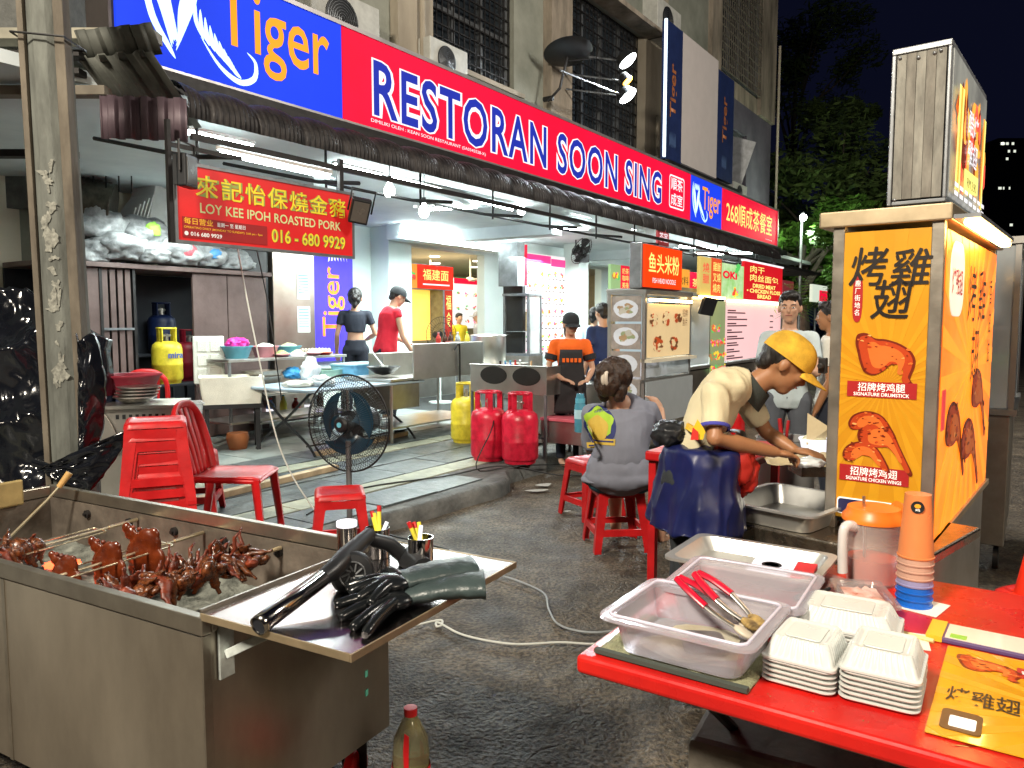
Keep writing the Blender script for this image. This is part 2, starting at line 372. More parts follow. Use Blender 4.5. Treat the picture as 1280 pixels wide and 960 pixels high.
# ================================================================ the shophouse
bld = T('restaurant_building', 'old three-storey shophouse with grilled windows above the red restaurant sign', 'building', (0, 0, 0), RZ)
FN = 6.3
def wall(m, u0, u1, z0, z1, n0=FN, n1=FN+.3, name='wall'): return B(name, m, bld, ((u0, n0, z0), (u1, n1, z1)))
TOP = 11.5
wall(m_wallg, -1.5, 6.78, 3.1, TOP); wall(m_wallb, 6.78, 7.40, 3.1, TOP, FN-.12, name='pilaster')
wall(m_wallg, 7.40, 9.32, 3.1, 4.72); wall(m_wallg, 7.40, 9.32, 6.9, TOP); wall(m_wallg, 9.32, 10.1, 3.1, TOP)
wall(m_stain, 10.1, 10.72, 3.1, TOP, FN-.15, name='pilaster')
wall(m_wallb, 10.72, 13.5, 3.1, 4.3); wall(m_wallg, 10.72, 13.5, 6.75, 7.4, FN-.1)
wall(m_wallg, 10.72, 13.5, 7.4, TOP); wall(m_wallb, 13.5, 14.5, 3.1, TOP, FN-.12, name='pilaster')
wall(m_wallg, 14.5, 17.0, 3.1, TOP); wall(m_purp, 17.0, 18.3, 3.1, 6.9); wall(m_purp, 18.3, 19.9, 3.1, 4.55); wall(m_purp, 18.3, 19.9, 6.2, 6.9); wall(m_purp, 19.9, 22.0, 3.1, 6.9)
wall(m_stain, 17.0, 17.6, 6.9, TOP, FN-.1, name='pilaster'); wall(m_stain, 17.6, 20.7, 6.9, 7.3); wall(m_stain, 20.7, 22.0, 6.9, TOP, FN-.1, name='pilaster'); wall(m_wallg, 17.6, 20.7, 10.3, TOP)
B('side_wall', m_stain, bld, ((21.7, FN+.3, 3.1), (22.0, 14, TOP)))
B('roof', m_wallg, bld, ((-1.7, FN-.4, TOP), (22.3, 14, TOP+.2)))
B('upper_floor', m_ceil, bld, ((-4, 5.1, 3.02), (22.0, 9.4, 3.10)))
def window(u0, u1, z0, z1, cols, rows_, grille=True, mfr=m_rail, gs=.11, depth=.12, gm=m_iron):
    f = M(); t = .06
    f.b2((u0, FN+depth-.03, z0), (u1, FN+depth+.05, z0+t)); f.b2((u0, FN+depth-.03, z1-t), (u1, FN+depth+.05, z1))
    f.b2((u0, FN+depth-.03, z0), (u0+t, FN+depth+.05, z1)); f.b2((u1-t, FN+depth-.03, z0), (u1, FN+depth+.05, z1))
    for i in range(1, cols): x = u0+(u1-u0)*i/cols; f.b2((x-t/2, FN+depth-.02, z0), (x+t/2, FN+depth+.04, z1))
    for j in range(1, rows_): z = z0+(z1-z0)*j/rows_; f.b2((u0, FN+depth-.025, z-t/2), (u1, FN+depth+.045, z+t/2))
    wo = f.build('window', mfr, bld)
    for i in range(cols):
        for j in range(rows_):
            B('pane', m_glassd, wo, ((u0+(u1-u0)*i/cols+.03, FN+depth+.03, z0+(z1-z0)*j/rows_+.03), (u0+(u1-u0)*(i+1)/cols-.03, FN+depth+.045, z0+(z1-z0)*(j+1)/rows_-.03)))
    if grille:
        g = M(); yy = FN+depth-.06 if depth > .05 else FN-.1
        k = int((u1-u0)/gs)
        for i in range(k+1): x = u0+(u1-u0)*i/k; g.b2((x-.008, yy, z0), (x+.008, yy+.012, z1))
        k = int((z1-z0)/(gs*1.4))
        for j in range(k+1): z = z0+(z1-z0)*j/k; g.b2((u0, yy-.006, z-.009), (u1, yy+.018, z+.009))
        g.build('grille', gm, wo)
    return wo
window(7.46, 9.28, 4.74, 6.86, 3, 3)
B('window_back', m_glassd, bld, ((7.4, FN+.3, 4.6), (13.5, FN+.35, 7.0)))
window(10.76, 13.46, 4.32, 6.73, 4, 2, gs=.14, depth=.1)
window(18.34, 19.86, 4.57, 6.18, 2, 1, grille=False)
B('window_back', m_glassd, bld, ((17.6, FN+.3, 4.5), (21, FN+.35, 10.3)))
window(17.64, 20.66, 7.32, 10.28, 4, 2, gs=.13, depth=.02, gm=mat('rusty_bar', (.16, .14, .11), .7, var=.4, scale=9))
b = M()
b.b2((7.3, FN-.14, 4.66), (9.4, FN-.002, 4.72)); b.build('sill', m_wallb, bld)
b = M(); b.b2((10.7, FN-.45, 6.70), (13.55, FN-.1, 6.78)); b.build('ledge', m_stain, bld)
b = M()
for u_, z0, z1 in ((7.15, 3.9, 9), (13.95, 4.5, 5.4), (22.05, 4.2, 9)): b = M(); b.tube([(u_, FN-.17, z0), (u_, FN-.17, z1)], .035, 8); b.build('drain_pipe', m_wallb, bld, smooth=40)
# open casement
fl = M(); fl.box((0, 0, 0), (.03, .55, 1.2)); fl.build('casement', m_rail, bld, (18.3, FN-.26, 5.2), (rad(18), 0, .3))
# ground-floor wall, beam and back room
GN = 9.0
def gw(m, u0, u1, z0, z1, n0=GN, n1=GN+.18, name='shop_wall'): return B(name, m, bld, ((u0, n0, z0), (u1, n1, z1)))
gw(m_cream, -4, 5.6, .12, 3.02); gw(m_white, 5.6, 9.75, .12, 3.02)
gw(m_white, 9.75, 22, 2.80, 3.02); gw(m_white, 12.28, 13.3, .12, 2.8); gw(m_white, 13.3, 15.6, .12, 2.8)
gw(m_white, 17.2, 17.6, .12, 2.8); gw(m_white, 20.6, 22, .12, 2.8)
B('beam', m_white, bld, ((9.0, 8.2, 2.78), (22.0, 8.5, 3.02)), bevel=.01)
B('column', m_white, bld, ((13.2, 7.4, .1), (13.6, 7.75, 3.02)), bevel=.01)
B('column', m_white, bld, ((9.15, 8.6, .1), (9.7, 8.998, 3.02)), bevel=.01)
B('ceiling_beam', m_ceil, bld, ((5.5, 6.2, 2.86), (5.8, 9.0, 3.02)), ((10.2, 6.2, 2.84), (10.5, 8.19, 3.02)), ((15.0, 6.2, 2.84), (15.3, 8.19, 3.02)))
m_rwall = mat('room_wall', (.60, .50, .33), .7, var=.1)
B('room_wall', m_rwall, bld, ((9.2, 15, .1), (22, 15.2, 3.2)), ((9.2, 9.2, .1), (9.4, 15, 3.2)), ((21.8, 9.2, .1), (21.99, 15, 3.2)))
B('room_ceiling', mat('room_ceiling', (.62, .53, .40), .7, var=.05), bld, ((9.2, 9.2, 2.96), (22, 15, 3.0)))
B('room_floor', m_tile, bld, ((9.2, 9.1, .1), (22, 15, .128)))
b = M()
for i in range(5):
    for j in range(4): b = M(); b.lathe([(.11, 2.945), (.11, 2.958)], 14, (10.2+1.6*i, 9.9+1.3*j, 0)); b.build('downlight', mat('downlight_glow', (1, 1, 1), emit=9, ecol=(1, .92, .75), rvar=0), bld)
# ================================================================ long lit sign box (five panels)
SN = 5.05; SZ0, SZ1 = 3.245, 4.03
sg = T('restaurant_sign', 'long lit fascia sign reading RESTORAN SOON SING between blue end panels', 'sign', (0, 0, 0), RZ)
B('sign_box', m_frame, sg, ((2.80, SN+.02, SZ0-.03), (18.36, SN+.3, SZ1+.03)))
B('trim', mat('silver_trim', (.42, .40, .40), .4, .7), sg, ((2.80, SN-.02, SZ1), (18.36, SN+.02, SZ1+.035)), ((2.80, SN-.02, SZ0-.035), (18.36, SN+.02, SZ0)), ((18.33, SN-.02, SZ0), (18.37, SN+.02, SZ1)))
us = [2.83, 4.82, 12.92, 14.52, 18.33]
pm = [m_blue, m_red, m_blue, m_red]
pan = []
for i in range(4): pan.append(B('sign_panel', pm[i], sg, ((us[i]+.006, SN-.006, SZ0), (us[i+1]-.006, SN+.018, SZ1))))
Y = SN-.008
def stripes(par, x, z, s, m, y=Y):     # the striding tiger drawn as stripes
    b = M()
    def st(pts, w_):
        P = spline([(p[0], 0, p[1]) for p in pts], 5); n = len(P); top = []; bot = []
        for i, p in enumerate(P):
            d = (P[min(i+1, n-1)]-P[max(i-1, 0)]).normalized(); q = Vector((-d.z, 0, d.x)); h = w_*math.sin(PI*(i+.4)/(n-.2))*.5
            top.append((x+s*(p.x+q.x*h), z+s*(p.z+q.z*h))); bot.append((x+s*(p.x-q.x*h), z+s*(p.z-q.z*h)))
        for i in range(n-1): b.plate([bot[i], bot[i+1], top[i+1], top[i]], y)
    st([(.02, 1.0), (-.02, .7), (.05, .35), (.2, .12), (.27, .02)], .07)
    for k in range(5):
        st([(.08+.03*k, .98-.06*k), (.06+.04*k, .72-.05*k), (.16+.03*k, .42-.05*k), (.24+.012*k, .12+.03*k)], .055)
        st([(.52-.03*k, .95-.05*k), (.50-.04*k, .66-.04*k), (.40-.02*k, .40-.04*k), (.28, .10+.04*k)], .05)
    for k in range(4): st([(.16+.1*k, .98), (.20+.08*k, .88), (.22+.08*k, .80)], .06)
    for k in range(8):
        a = k/7; st([(.50+.35*a, .62-.42*a), (.50+.42*a, .44-.36*a), (.58+.42*a, .28-.26*a)], .045)
    st([(.55, .30), (.75, .08), (.98, -.02), (1.16, .06), (1.18, .22), (1.08, .30)], .06)
    return b.build('tiger_stripes', m, par)
def tiger(par, x, z, w_, h, y=Y):
    stripes(par, x, z+h*.02, h*.92, m_pbl, y)
    c = bpy.data.curves
    for off, mm, yy in ((.008, m_orange, y-.002),):
        text('Tiger', par, x+w_*.33, z+h*.12, w_*.67, h*.80, mm, yy, bold=off, name='lettering')
tiger(pan[0], 3.05, SZ0+.05, 1.62, .80)
tiger(pan[2], 13.02, SZ0+.06, 1.40, .66)
rx0 = WN(466, 110, SN)[0]; rx1 = WN(826, 240, SN)[0]
for off, mm, yy in ((.066, m_wht, Y), (.016, m_navy, Y-.002)):
    d = (off-.016)*.5
    text('RESTORAN SOON SING', pan[1], rx0-d*.8, SZ0+.115-d*.55, rx1-rx0+d*1.6, .50+d*1.1, mm, yy, bold=off, track=1.12)
text('DIMILIKI OLEH : KEAN SOON RESTAURANT (SA0345528-X)', pan[1], 5.16, SZ0+.045, 1.75, .04, m_wht, Y)
b = M(); o_ = rrect(11.98, SZ0+.12, 12.62, SZ1-.13, .06); i_ = rrect(12.0, SZ0+.145, 12.60, SZ1-.155, .05)
for i in range(len(o_)): j = (i+1) % len(o_); b.plate([o_[i], o_[j], i_[j], i_[i]], Y)
b.build('seal_frame', m_wht, pan[1])
text('順茶', pan[1], 12.05, SZ0+.42, .5, .2, m_wht, Y, bold=.01); text('成室', pan[1], 12.05, SZ0+.17, .5, .2, m_wht, Y, bold=.01)
text('268順成茶餐室', pan[3], 14.78, SZ0+.17, 3.1, .45, m_yel, Y, bold=.006)
text('www.soonsing', pan[3], 17.4, SZ0+.06, .5, .035, m_wht, Y)
# ================================================================ bullnose awning under the sign
aw = T('awning', 'dark bullnose awning of bent corrugated sheet under the long sign', 'awning', (0, 0, 0), RZ)
def awf(a, c):
    u_ = 3.02+13.9*a; th = -.15+1.95*c; r_ = .168+.004*math.cos(2*PI*u_/.042)+.040*abs(math.sin(PI*u_/.40))**.6
    return (u_, 4.80-r_*math.sin(th)*1.15, 2.86+r_*math.cos(th)*1.05-.0*a)
b = M(); b.grid(awf, 1700, 14); b.build('corrugated_sheet', m_corr, aw, smooth=70, weld=False)
B('fascia_beam', m_iron, aw, ((2.95, 4.85, 3.03), (18.5, 5.04, 3.13)), ((3.0, 4.5, 2.66), (18.4, 4.53, 2.70)), ((3.0, 4.95, 3.13), (18.4, 5.03, 3.2)))
b = M()
for k in range(13):
    u_ = 3.3+1.18*k; b.tube([(u_, 4.52, 2.6), (u_, 5.0, 2.66), (u_, 6.25, 2.95)], .018, 6); b.tube([(u_, 4.9, 2.6), (u_, 4.9, 2.95)], .012, 6)
b.build('bracket', m_iron, aw, smooth=40)
B('end_flap', m_iron, aw, ((15.6, 4.3, 2.60), (19.4, 5.6, 2.66)))
# side valance: purple corrugated sheet
def corr(name, label, A, Bp, z0, z1, m, per=.11, amp=.016, cat='roof', slope=None, nseg=90, grp=None):
    A, Bp = Vector(A), Vector(Bp); d = Bp-A; L_ = d.length; d.normalize(); q = Vector((-d.y, d.x, 0)); sl = Vector(slope) if slope else Vector((0, 0, z0-z1))
    b = M()
    def fn(a, c):
        t = (a*L_/per) % 1; h = amp*max(-1, min(1, 3.0*math.sin(2*PI*t)))
        nrm = d.cross(sl.normalized()); return tuple(Vector((A.x, A.y, z1))+d*(L_*a)+sl*c+nrm*h)
    b.grid(fn, nseg, 2); o = b.build(name, m, None, weld=False, smooth=30)
    md = o.modifiers.new('thick', 'SOLIDIFY'); md.thickness = .004
    return tag(o, label, cat, grp)
p0, p1 = F(*GU(124, 500, 0)), 0
def D(px, py, d): r = ray(px, py); return Vector((0, 0, CAMH))+r*(d/r.y)
corr('corrugated_valance', 'purple-brown corrugated metal valance at the left end of the awning', D(124, 120, 5.0), D(232, 124, 5.0), D(124, 173, 5.0).z, D(124, 119, 5.0).z, m_pcorr, per=.105)
A_ = D(92, 38, 4.9); B_ = D(188, 28, 4.9); C_ = D(205, 118, 5.3)
corr('roof_sheet', 'upper dark corrugated eave sheet beside the concrete pole', A_, B_, 0, A_.z, m_dcorr, per=.14, slope=(.02, .1, -.16))
corr('roof_sheet', 'lower slanting corrugated eave sheet above the purple valance', D(96, 72, 4.95), D(190, 62, 4.95), 0, D(96, 72, 4.95).z, m_dcorr, per=.12, slope=(.10, .5, -.34))
e = T('neighbour_canopy', 'pale gutter and dark beams of the neighbouring canopy at upper left', 'canopy', (0, 0, 0))
def dbox(name, m, pa, pb, d0, d1, par, zt=None):   # slab seen between two pixels (top-left, bottom-right) from depth d0 to d1
    a = D(*pa, d0); c = D(*pb, d0); return B(name, m, par, ((a.x, d0, c.z), (c.x, d1, a.z)), bevel=.004)
dbox('gutter', mat('pale_gutter', (.30, .28, .22), .7, var=.25), (-60, 48), (190, 34), 5.1, 5.25, e)
dbox('beam', m_iron, (-60, 70), (98, 62), 4.9, 5.0, e); dbox('beam', m_iron, (-60, 92), (98, 84), 4.95, 5.05, e)
dbox('beam', mat('old_plank', (.16, .14, .11), .8, var=.3), (-60, 118), (130, 106), 5.0, 5.1, e)
dbox('beam', m_iron, (-60, 195), (90, 186), 5.6, 5.7, e)
dbox('concrete_beam', m_kerb, (-60, 260), (76, 208), 8.2, 8.5, e); dbox('back_wall', m_cream, (-80, 300), (130, 60), 9.4, 9.5, e)
dbox('concrete_column', m_wallg, (12, 330), (70, 258), 8.3, 8.6, e); dbox('roof_slab', m_kerb, (-120, 40), (30, -60), 5.5, 6.5, e)
# ================================================================ facade things
def aircon(px, py, n, sz, label, rot=0):
    u_, z_ = WN(px, py, n); t = T('aircon_unit', label, 'air conditioner', F(u_, n, z_), RZ+rot, 'outdoor air conditioner units')
    w_, h, d = sz; B('casing', m_acw, t, ((0, 0, 0), (w_, d, h)), bevel=.012)
    b = M(); b.lathe([(0, 0), (h*.40, 0), (h*.40, .008), (h*.36, .012), (0, .012)], 24); b.build('fan_hole', m_black, t, (w_*.42, -.003, h*.5), (PI/2, 0, 0), smooth=40)
    b = M()
    for k in range(7): r_ = h*.36*(k+1)/7; b.tube([(r_*math.cos(a*PI/10), 0, r_*math.sin(a*PI/10)) for a in range(20)], .003, 4, closed=True)
    b.build('fan_guard', m_rail, t, (w_*.42, -.018, h*.5), smooth=40)
    b = M(); b.box((w_*.2, d/2, -.03), (.03, d*1.1, .03)); b.box((w_*.8, d/2, -.03), (.03, d*1.1, .03)); b.build('bracket', m_iron, t)
    return t
aircon(538, 90, 6.0, (.72, .42, .28), 'pale aircon unit under the upper middle window above the sign')
aircon(390, 44, 6.0, (.95, .55, .28), 'large grey aircon unit above the join of the blue and red panels')
aircon(822, 38, 5.9, (1.1, .62, .34), 'aircon unit on a bracket at the top of the facade near the blank billboard')
aircon(917, 250, 5.7, (.95, .42, .34), 'small aircon unit low on the purple wall right of the billboard')
# satellite dish
u_, z_ = WN(696, 120, 5.9); t = T('satellite_dish', 'black satellite dish on an arm beside the grilled window', 'satellite dish', F(u_, 5.9, z_), RZ)
b = M(); b.lathe([(0, -.06), (.15, -.05), (.30, -.015), (.36, .03), (.30, 0), (.15, -.035), (0, -.045)], 28); b.build('dish', m_black, t, (.15, -.1, .62), (rad(-14), rad(10), 0), smooth=50)
b = M(); b.tube([(0, .15, -.05), (0, -.05, .1), (.12, -.1, .56)], .02, 8); b.tube([(.1, -.1, .5), (.55, -.35, .62), (.62, -.35, .85)], .012, 6); b.tube([(.05, .1, .0), (.05, .25, .0)], .04, 8); b.build('arm', m_iron, t, smooth=40)
# flood lamps on a rail
u_, z_ = WN(783, 75, 5.4)
for k, (py, mm, s, lb) in enumerate(((75, m_bulb, 1.2, 'topmost of three lit floodlights on the grilled window'), (100, mat('amber_glow', (1, .6, .1), emit=12, ecol=(1, .5, .05), rvar=0), .7, 'small amber lamp between the two white floodlights'), (119, m_bulb, 1.2, 'lowest white floodlight below the amber lamp'))):
    u_, z_ = WN(783, py, 5.35); t = T('floodlight', lb, 'floodlight', F(u_, 5.35, z_), RZ+.35, 'floodlights on the facade')
    b = M(); b.lathe([(.05*s, .12), (.1*s, .1), (.13*s, 0), (.14*s, -.02)], 20, caps=True); b.build('housing', m_black, t, rot=(-PI/2+.9, 0, 0), smooth=40)
    b = M(); b.ell((0, 0, 0), (.125*s, .125*s, .05*s), 16, 8); b.build('lens', mm, t, (0, -.02, -.01), (-PI/2+.9, 0, 0), smooth=60)
    b = M(); b.tube([(0, .1, 0), (-.1, .5, .05), (-.2, .9, .1)], .014, 6); b.build('arm', m_rail, t, smooth=40)
    if k != 1: lamp('floodlight_beam', 'SPOT', F(u_, 5.2, z_-.05), F(u_-5, 2, 0), 260, (.86, .95, 1), .08, angle=140)
b = M(); q0 = F(*WN(700, 88, 5.45)[:1], 5.45, WN(700, 88, 5.45)[1]); q1 = F(WN(775, 118, 5.4)[0], 5.4, WN(775, 118, 5.4)[1]); b.tube([q0, q1], .014, 6)
tag(b.build('lamp_rail', m_rail, smooth=40), 'thin metal rail running from the dish arm to the floodlights', 'rail')
# hanging banners and blank billboard
bb = T('billboard', 'blank pale billboard between two dark blue banners', 'billboard', F(0, 0, 0), RZ)
BN = 5.55
ua, ub = WN(854, 42, BN)[0], WN(898, 90, BN)[0]
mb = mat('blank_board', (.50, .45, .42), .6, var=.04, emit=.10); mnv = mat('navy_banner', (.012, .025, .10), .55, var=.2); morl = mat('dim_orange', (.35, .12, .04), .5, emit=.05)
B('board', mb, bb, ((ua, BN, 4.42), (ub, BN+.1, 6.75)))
for x0, x1, z0, z1 in ((13.0, ua-.006, 4.38, 6.75), (ub+.006, 16.6, 4.45, 6.6)):
    p = B('banner', mnv, bb, ((x0, BN, z0), (x1, BN+.1, z1)))
    text('Tiger', p, 0, 0, .95, .34, morl, 0, bold=.02, rot=(0, -PI/2, 0), loc=((x0+x1)/2+.13, BN-.006, z0+.75))
    b = M()
    for k in range(6): b.plate([(.0+.05*k, .05), (.03+.05*k, .1), (.02+.05*k, .32), (-.01+.05*k, .2)], 0)
    b.build('tiger_stripes', mat('dim_blue', (.08, .14, .3), .5), p, ((x0+x1)/2-.2, BN-.004, z0+.18))
B('edge_tube', mat('edge_light', (1, 1, 1), emit=1.6, ecol=(.6, .8, 1), rvar=0), bb, ((12.93, BN-.01, 4.4), (12.975, BN+.03, 6.75)))
B('ledge', m_iron, bb, ((12.9, BN-.1, 4.26), (16.8, BN+.75, 4.34)))
# ================================================================ fluorescent tubes under the awning
def tube_light(A, Bp, label, mm=m_tube, r=.016, fix=True, grp='fluorescent tubes under the awning', body=m_wht):
    A, Bp = Vector(A), Vector(Bp); t = T('tube_light', label, 'tube light', A, 0, grp); d = Bp-A
    b = M(); b.tube([(0, 0, 0), d], r, 8); b.build('tube', mm, t, smooth=60)
    if fix:
        b = M(); b.bar(Vector((0, 0, .035))-d*.02, d*1.02+Vector((0, 0, .035)), .05, .03); b.build('fitting', mat('white_fitting', (.6, .6, .58), .5), t)
    return t
def tl(p0, p1, n0, n1, label, **k):
    a = WN(*p0, n0); c = WN(*p1, n1); tube_light(F(a[0], n0, a[1]), F(c[0], n1, c[1]), label, **k)
tl((276, 191), (411, 221), 4.65, 4.65, 'long bright tube directly above the roasted pork sign')
tl((236, 166), (315, 184), 5.2, 5.2, 'tube at the left end of the awning')
tl((345, 193), (410, 210), 6.3, 6.3, 'tube behind the left floodlight bracket')
tl((418, 207), (476, 220), 5.6, 5.6, 'tube left of the hanging round bulb')
tl((490, 222), (640, 262), 5.6, 5.6, 'long tube close beneath the middle of the awning')
tl((526, 262), (700, 254), 5.6, 8.2, 'tube crossing the ceiling above the first shop opening')
tl((600, 250), (650, 262), 7.2, 7.2, 'short tube beside the ceiling beam')
tl((693, 286), (778, 286), 5.7, 7.0, 'tube above the lit menu wall')
tl((715, 266), (790, 283), 5.5, 5.5, 'tube behind the awning above the wall fan')
tl((790, 286), (855, 296), 5.6, 5.6, 'tube under the awning near the small blue sign panel')
for k in range(6): tl((500+20*k*1.3, 292+3.4*k*1.3), (520+20*k*1.3, 295.4+3.4*k*1.3), 8.15, 8.15, 'row of tubes along the beam over the shop opening, number %s from the column' % ['one', 'two', 'three', 'four', 'five', 'six'][k], r=.02, fix=False, grp='tubes along the white beam')
for k, (a, c) in enumerate((((870, 318), (950, 316)), ((850, 308), (905, 312)), ((880, 300), (960, 318)))):
    tl(a, c, 5.0, 5.4, ['horizontal tube above the dried meat sign', 'tube deep under the far end of the awning', 'topmost tube at the far end of the awning'][k])
def bulb(px, py, n, label, s=1.):
    u_, z_ = WN(px, py, n); t = T('hanging_bulb', label, 'light bulb', F(u_, n, z_), RZ, 'bare bulbs under the awning')
    b = M(); b.lathe([(.0, -.07), (.035, -.06), (.055, -.02), (.05, .02), (.025, .06), (.02, .08)], 16); b.build('bulb', m_bulb, t, smooth=60)
    b = M(); b.tube([(0, 0, .08), (0, 0, .14)], .022, 8); b.tube([(0, 0, .14), (.01, 0, .4)], .005, 5); b.build('socket', m_black, t, smooth=40)
bulb(487, 238, 5.3, 'round bulb hanging left of the awning middle'); bulb(530, 264, 5.3, 'second bulb hanging by the tube over the shop opening'); bulb(652, 262, 5.6, 'small bulb by the ceiling beam')
for i, (u_, n, e_) in enumerate(((5., 6.8, 90), (8.5, 6.9, 190), (12, 6.9, 210), (16, 6.5, 200))):
    l = lamp('tube_glow', 'AREA', F(u_, n, 2.62), F(u_, n, 0), e_, (.88, 1, .97), 2.2, size_y=1.); 
lamp('room_glow', 'AREA', F(12.5, 11.5, 2.9), F(12.5, 11.5, 0), 260, (1, .88, .65), 3.0)
# loose cables
b = M(); rr = random.Random(3)
for k in range(26):
    u_ = rr.uniform(3.2, 13); n = rr.uniform(4.7, 6.2); z = rr.uniform(2.55, 2.8); L_ = rr.uniform(.4, 1.2)
    b.tube(spline([F(u_, n, z), F(u_+L_*.4, n+rr.uniform(-.2, .2), z-rr.uniform(.05, .25)), F(u_+L_, n+rr.uniform(-.3, .3), z+rr.uniform(-.05, .1))], 6), .006, 5)
b.build('loose_cable', m_cord, aw, smooth=60, weld=False)['kind'] = 'stuff'
b = M()
for k in range(6): b.bar(F(3.3+.0*k, 4.6, 2.62), F(3.3, 6.2, 2.62), .02, .02); break
for (a, c) in ((((222, 176), 4.4), ((300, 200), 5.2)), (((395, 205), 4.9), ((525, 262), 6.2)), (((560, 262), 5.2), ((690, 262), 7.5))):
    p = WN(*a[0], a[1]); q = WN(*c[0], c[1]); b.bar(F(p[0], a[1], p[1]), F(q[0], c[1], q[1]), .03, .03)
b.build('strut', m_iron, aw)
# ================================================================ roasted pork sign
LN = 4.5
ls = T('hanging_sign', 'red hanging sign with yellow letters for roasted pork', 'sign', F(0, 0, 0), RZ)
mls = mat('banner_red', (.62, .015, .015), .4, var=.12, scale=2, emit=.20); mly = mat('banner_yellow', (.75, .62, .03), .4, emit=.15); mlk = mat('pale_letter_edge', (.62, .66, .30), .4, emit=.12); mlb = mat('banner_letter_edge', (.30, .36, .08), .4, emit=.08)
x0, x1, z0, z1 = 2.875, 4.375, 2.015, 2.49
B('board', mls, ls, ((x0, LN, z0), (x1, LN+.03, z1))); pn_ = ls.children[0]
b = M()
for a, c in (((x0-.02, LN-.008, z0-.02), (x1+.02, LN+.035, z0)), ((x0-.02, LN-.008, z1), (x1+.02, LN+.035, z1+.02)), ((x0-.02, LN-.008, z0), (x0, LN+.035, z1)), ((x1, LN-.008, z0), (x1+.02, LN+.035, z1))): b.b2(a, c)
b.build('frame', m_rail, ls)
Yl = LN-.003
for off, mm, yy in ((.045, mlb, Yl), (.005, mly, Yl-.0015)):
    text('來記怡保燒金豬', pn_, x0+.13, z0+.285, 1.30, .145, mm, yy, bold=off, track=1.15)
    off > .02 and text('LOY KEE IPOH ROASTED PORK', pn_, x0+.16, z0+.185, 1.22, .065, mlk, yy, bold=.015)
    text('016 - 680 9929', pn_, x0+.72, z0+.045, .70, .095, mm, yy, bold=off)
q = M(); q.plate([(x0+.03, z0+.02), (x0+.68, z0+.02), (x0+.68, z0+.15), (x0+.03, z0+.15)], Yl); hp = q.build('hours_panel', mat('dark_red', (.30, .01, .01), .5, emit=.1), ls)
mo_ = mat('print_orange', (.85, .45, .03), .5, emit=.15); mw_ = mat('print_white', (.8, .8, .78), .5, emit=.15)
text('每日营业', hp, x0+.04, z0+.105, .21, .042, mo_, Yl-.003, bold=.008); text('星期一 至 星期日', hp, x0+.28, z0+.108, .22, .028, mw_, Yl-.003, bold=.008)
text('OPERATING DAILY (MONDAY TO SUNDAY)  5.00 pm - 9pm', hp, x0+.04, z0+.075, .6, .018, mo_, Yl-.003, bold=.01); text('016 680 9929', hp, x0+.085, z0+.033, .23, .026, mw_, Yl-.003, bold=.02)
q = M(); q.lathe([(.014, 0), (.014, .002)], 14); q.build('emblem', mw_, hp, (x0+.055, Yl-.003, z0+.046), (PI/2, 0, 0))
b = M(); b.b2((x0-.05, LN+.0, z0-.02), (x0-.025, LN+.03, 2.75)); b.b2((x1-.12, LN, z1+.02), (x1-.08, LN+.03, 2.75)); b.b2((x0-.03, LN+.005, z1+.10), (x0+.5, LN+.03, z1+.125)); b.build('post', m_iron, ls)
def sflood(px, py, n, label, ry):
    u_, z_ = WN(px, py, n); t = T('floodlight', label, 'floodlight', F(u_, n, z_), RZ+ry, 'unlit floodlights on the hanging sign')
    B('housing', m_black, t, ((-.075, -.03, -.11), (.075, .03, .09)), bevel=.01); b = M()
    for k in range(7): b.b2((-.07+.02*k, .03, -.1), (-.062+.02*k, .055, .08))
    b.build('cooling_fin', m_black, t)
    B('lens', mat('lens_grey', (.10, .09, .08), .25), t, ((-.06, -.034, -.09), (.06, -.0305, .07)))
    b = M(); b.tube([(-.09, 0, -.02), (-.09, 0, .16), (.09, 0, .16), (.09, 0, -.02)], .008, 6); b.build('bracket', m_iron, t)
    return t
sflood(234, 212, 4.36, 'black floodlight hanging over the left corner of the red sign', .5)
f2 = sflood(450, 262, 4.36, 'tilted floodlight hanging off the right end of the red sign', -.6); f2.rotation_euler = (.5, .15, RZ-.6)
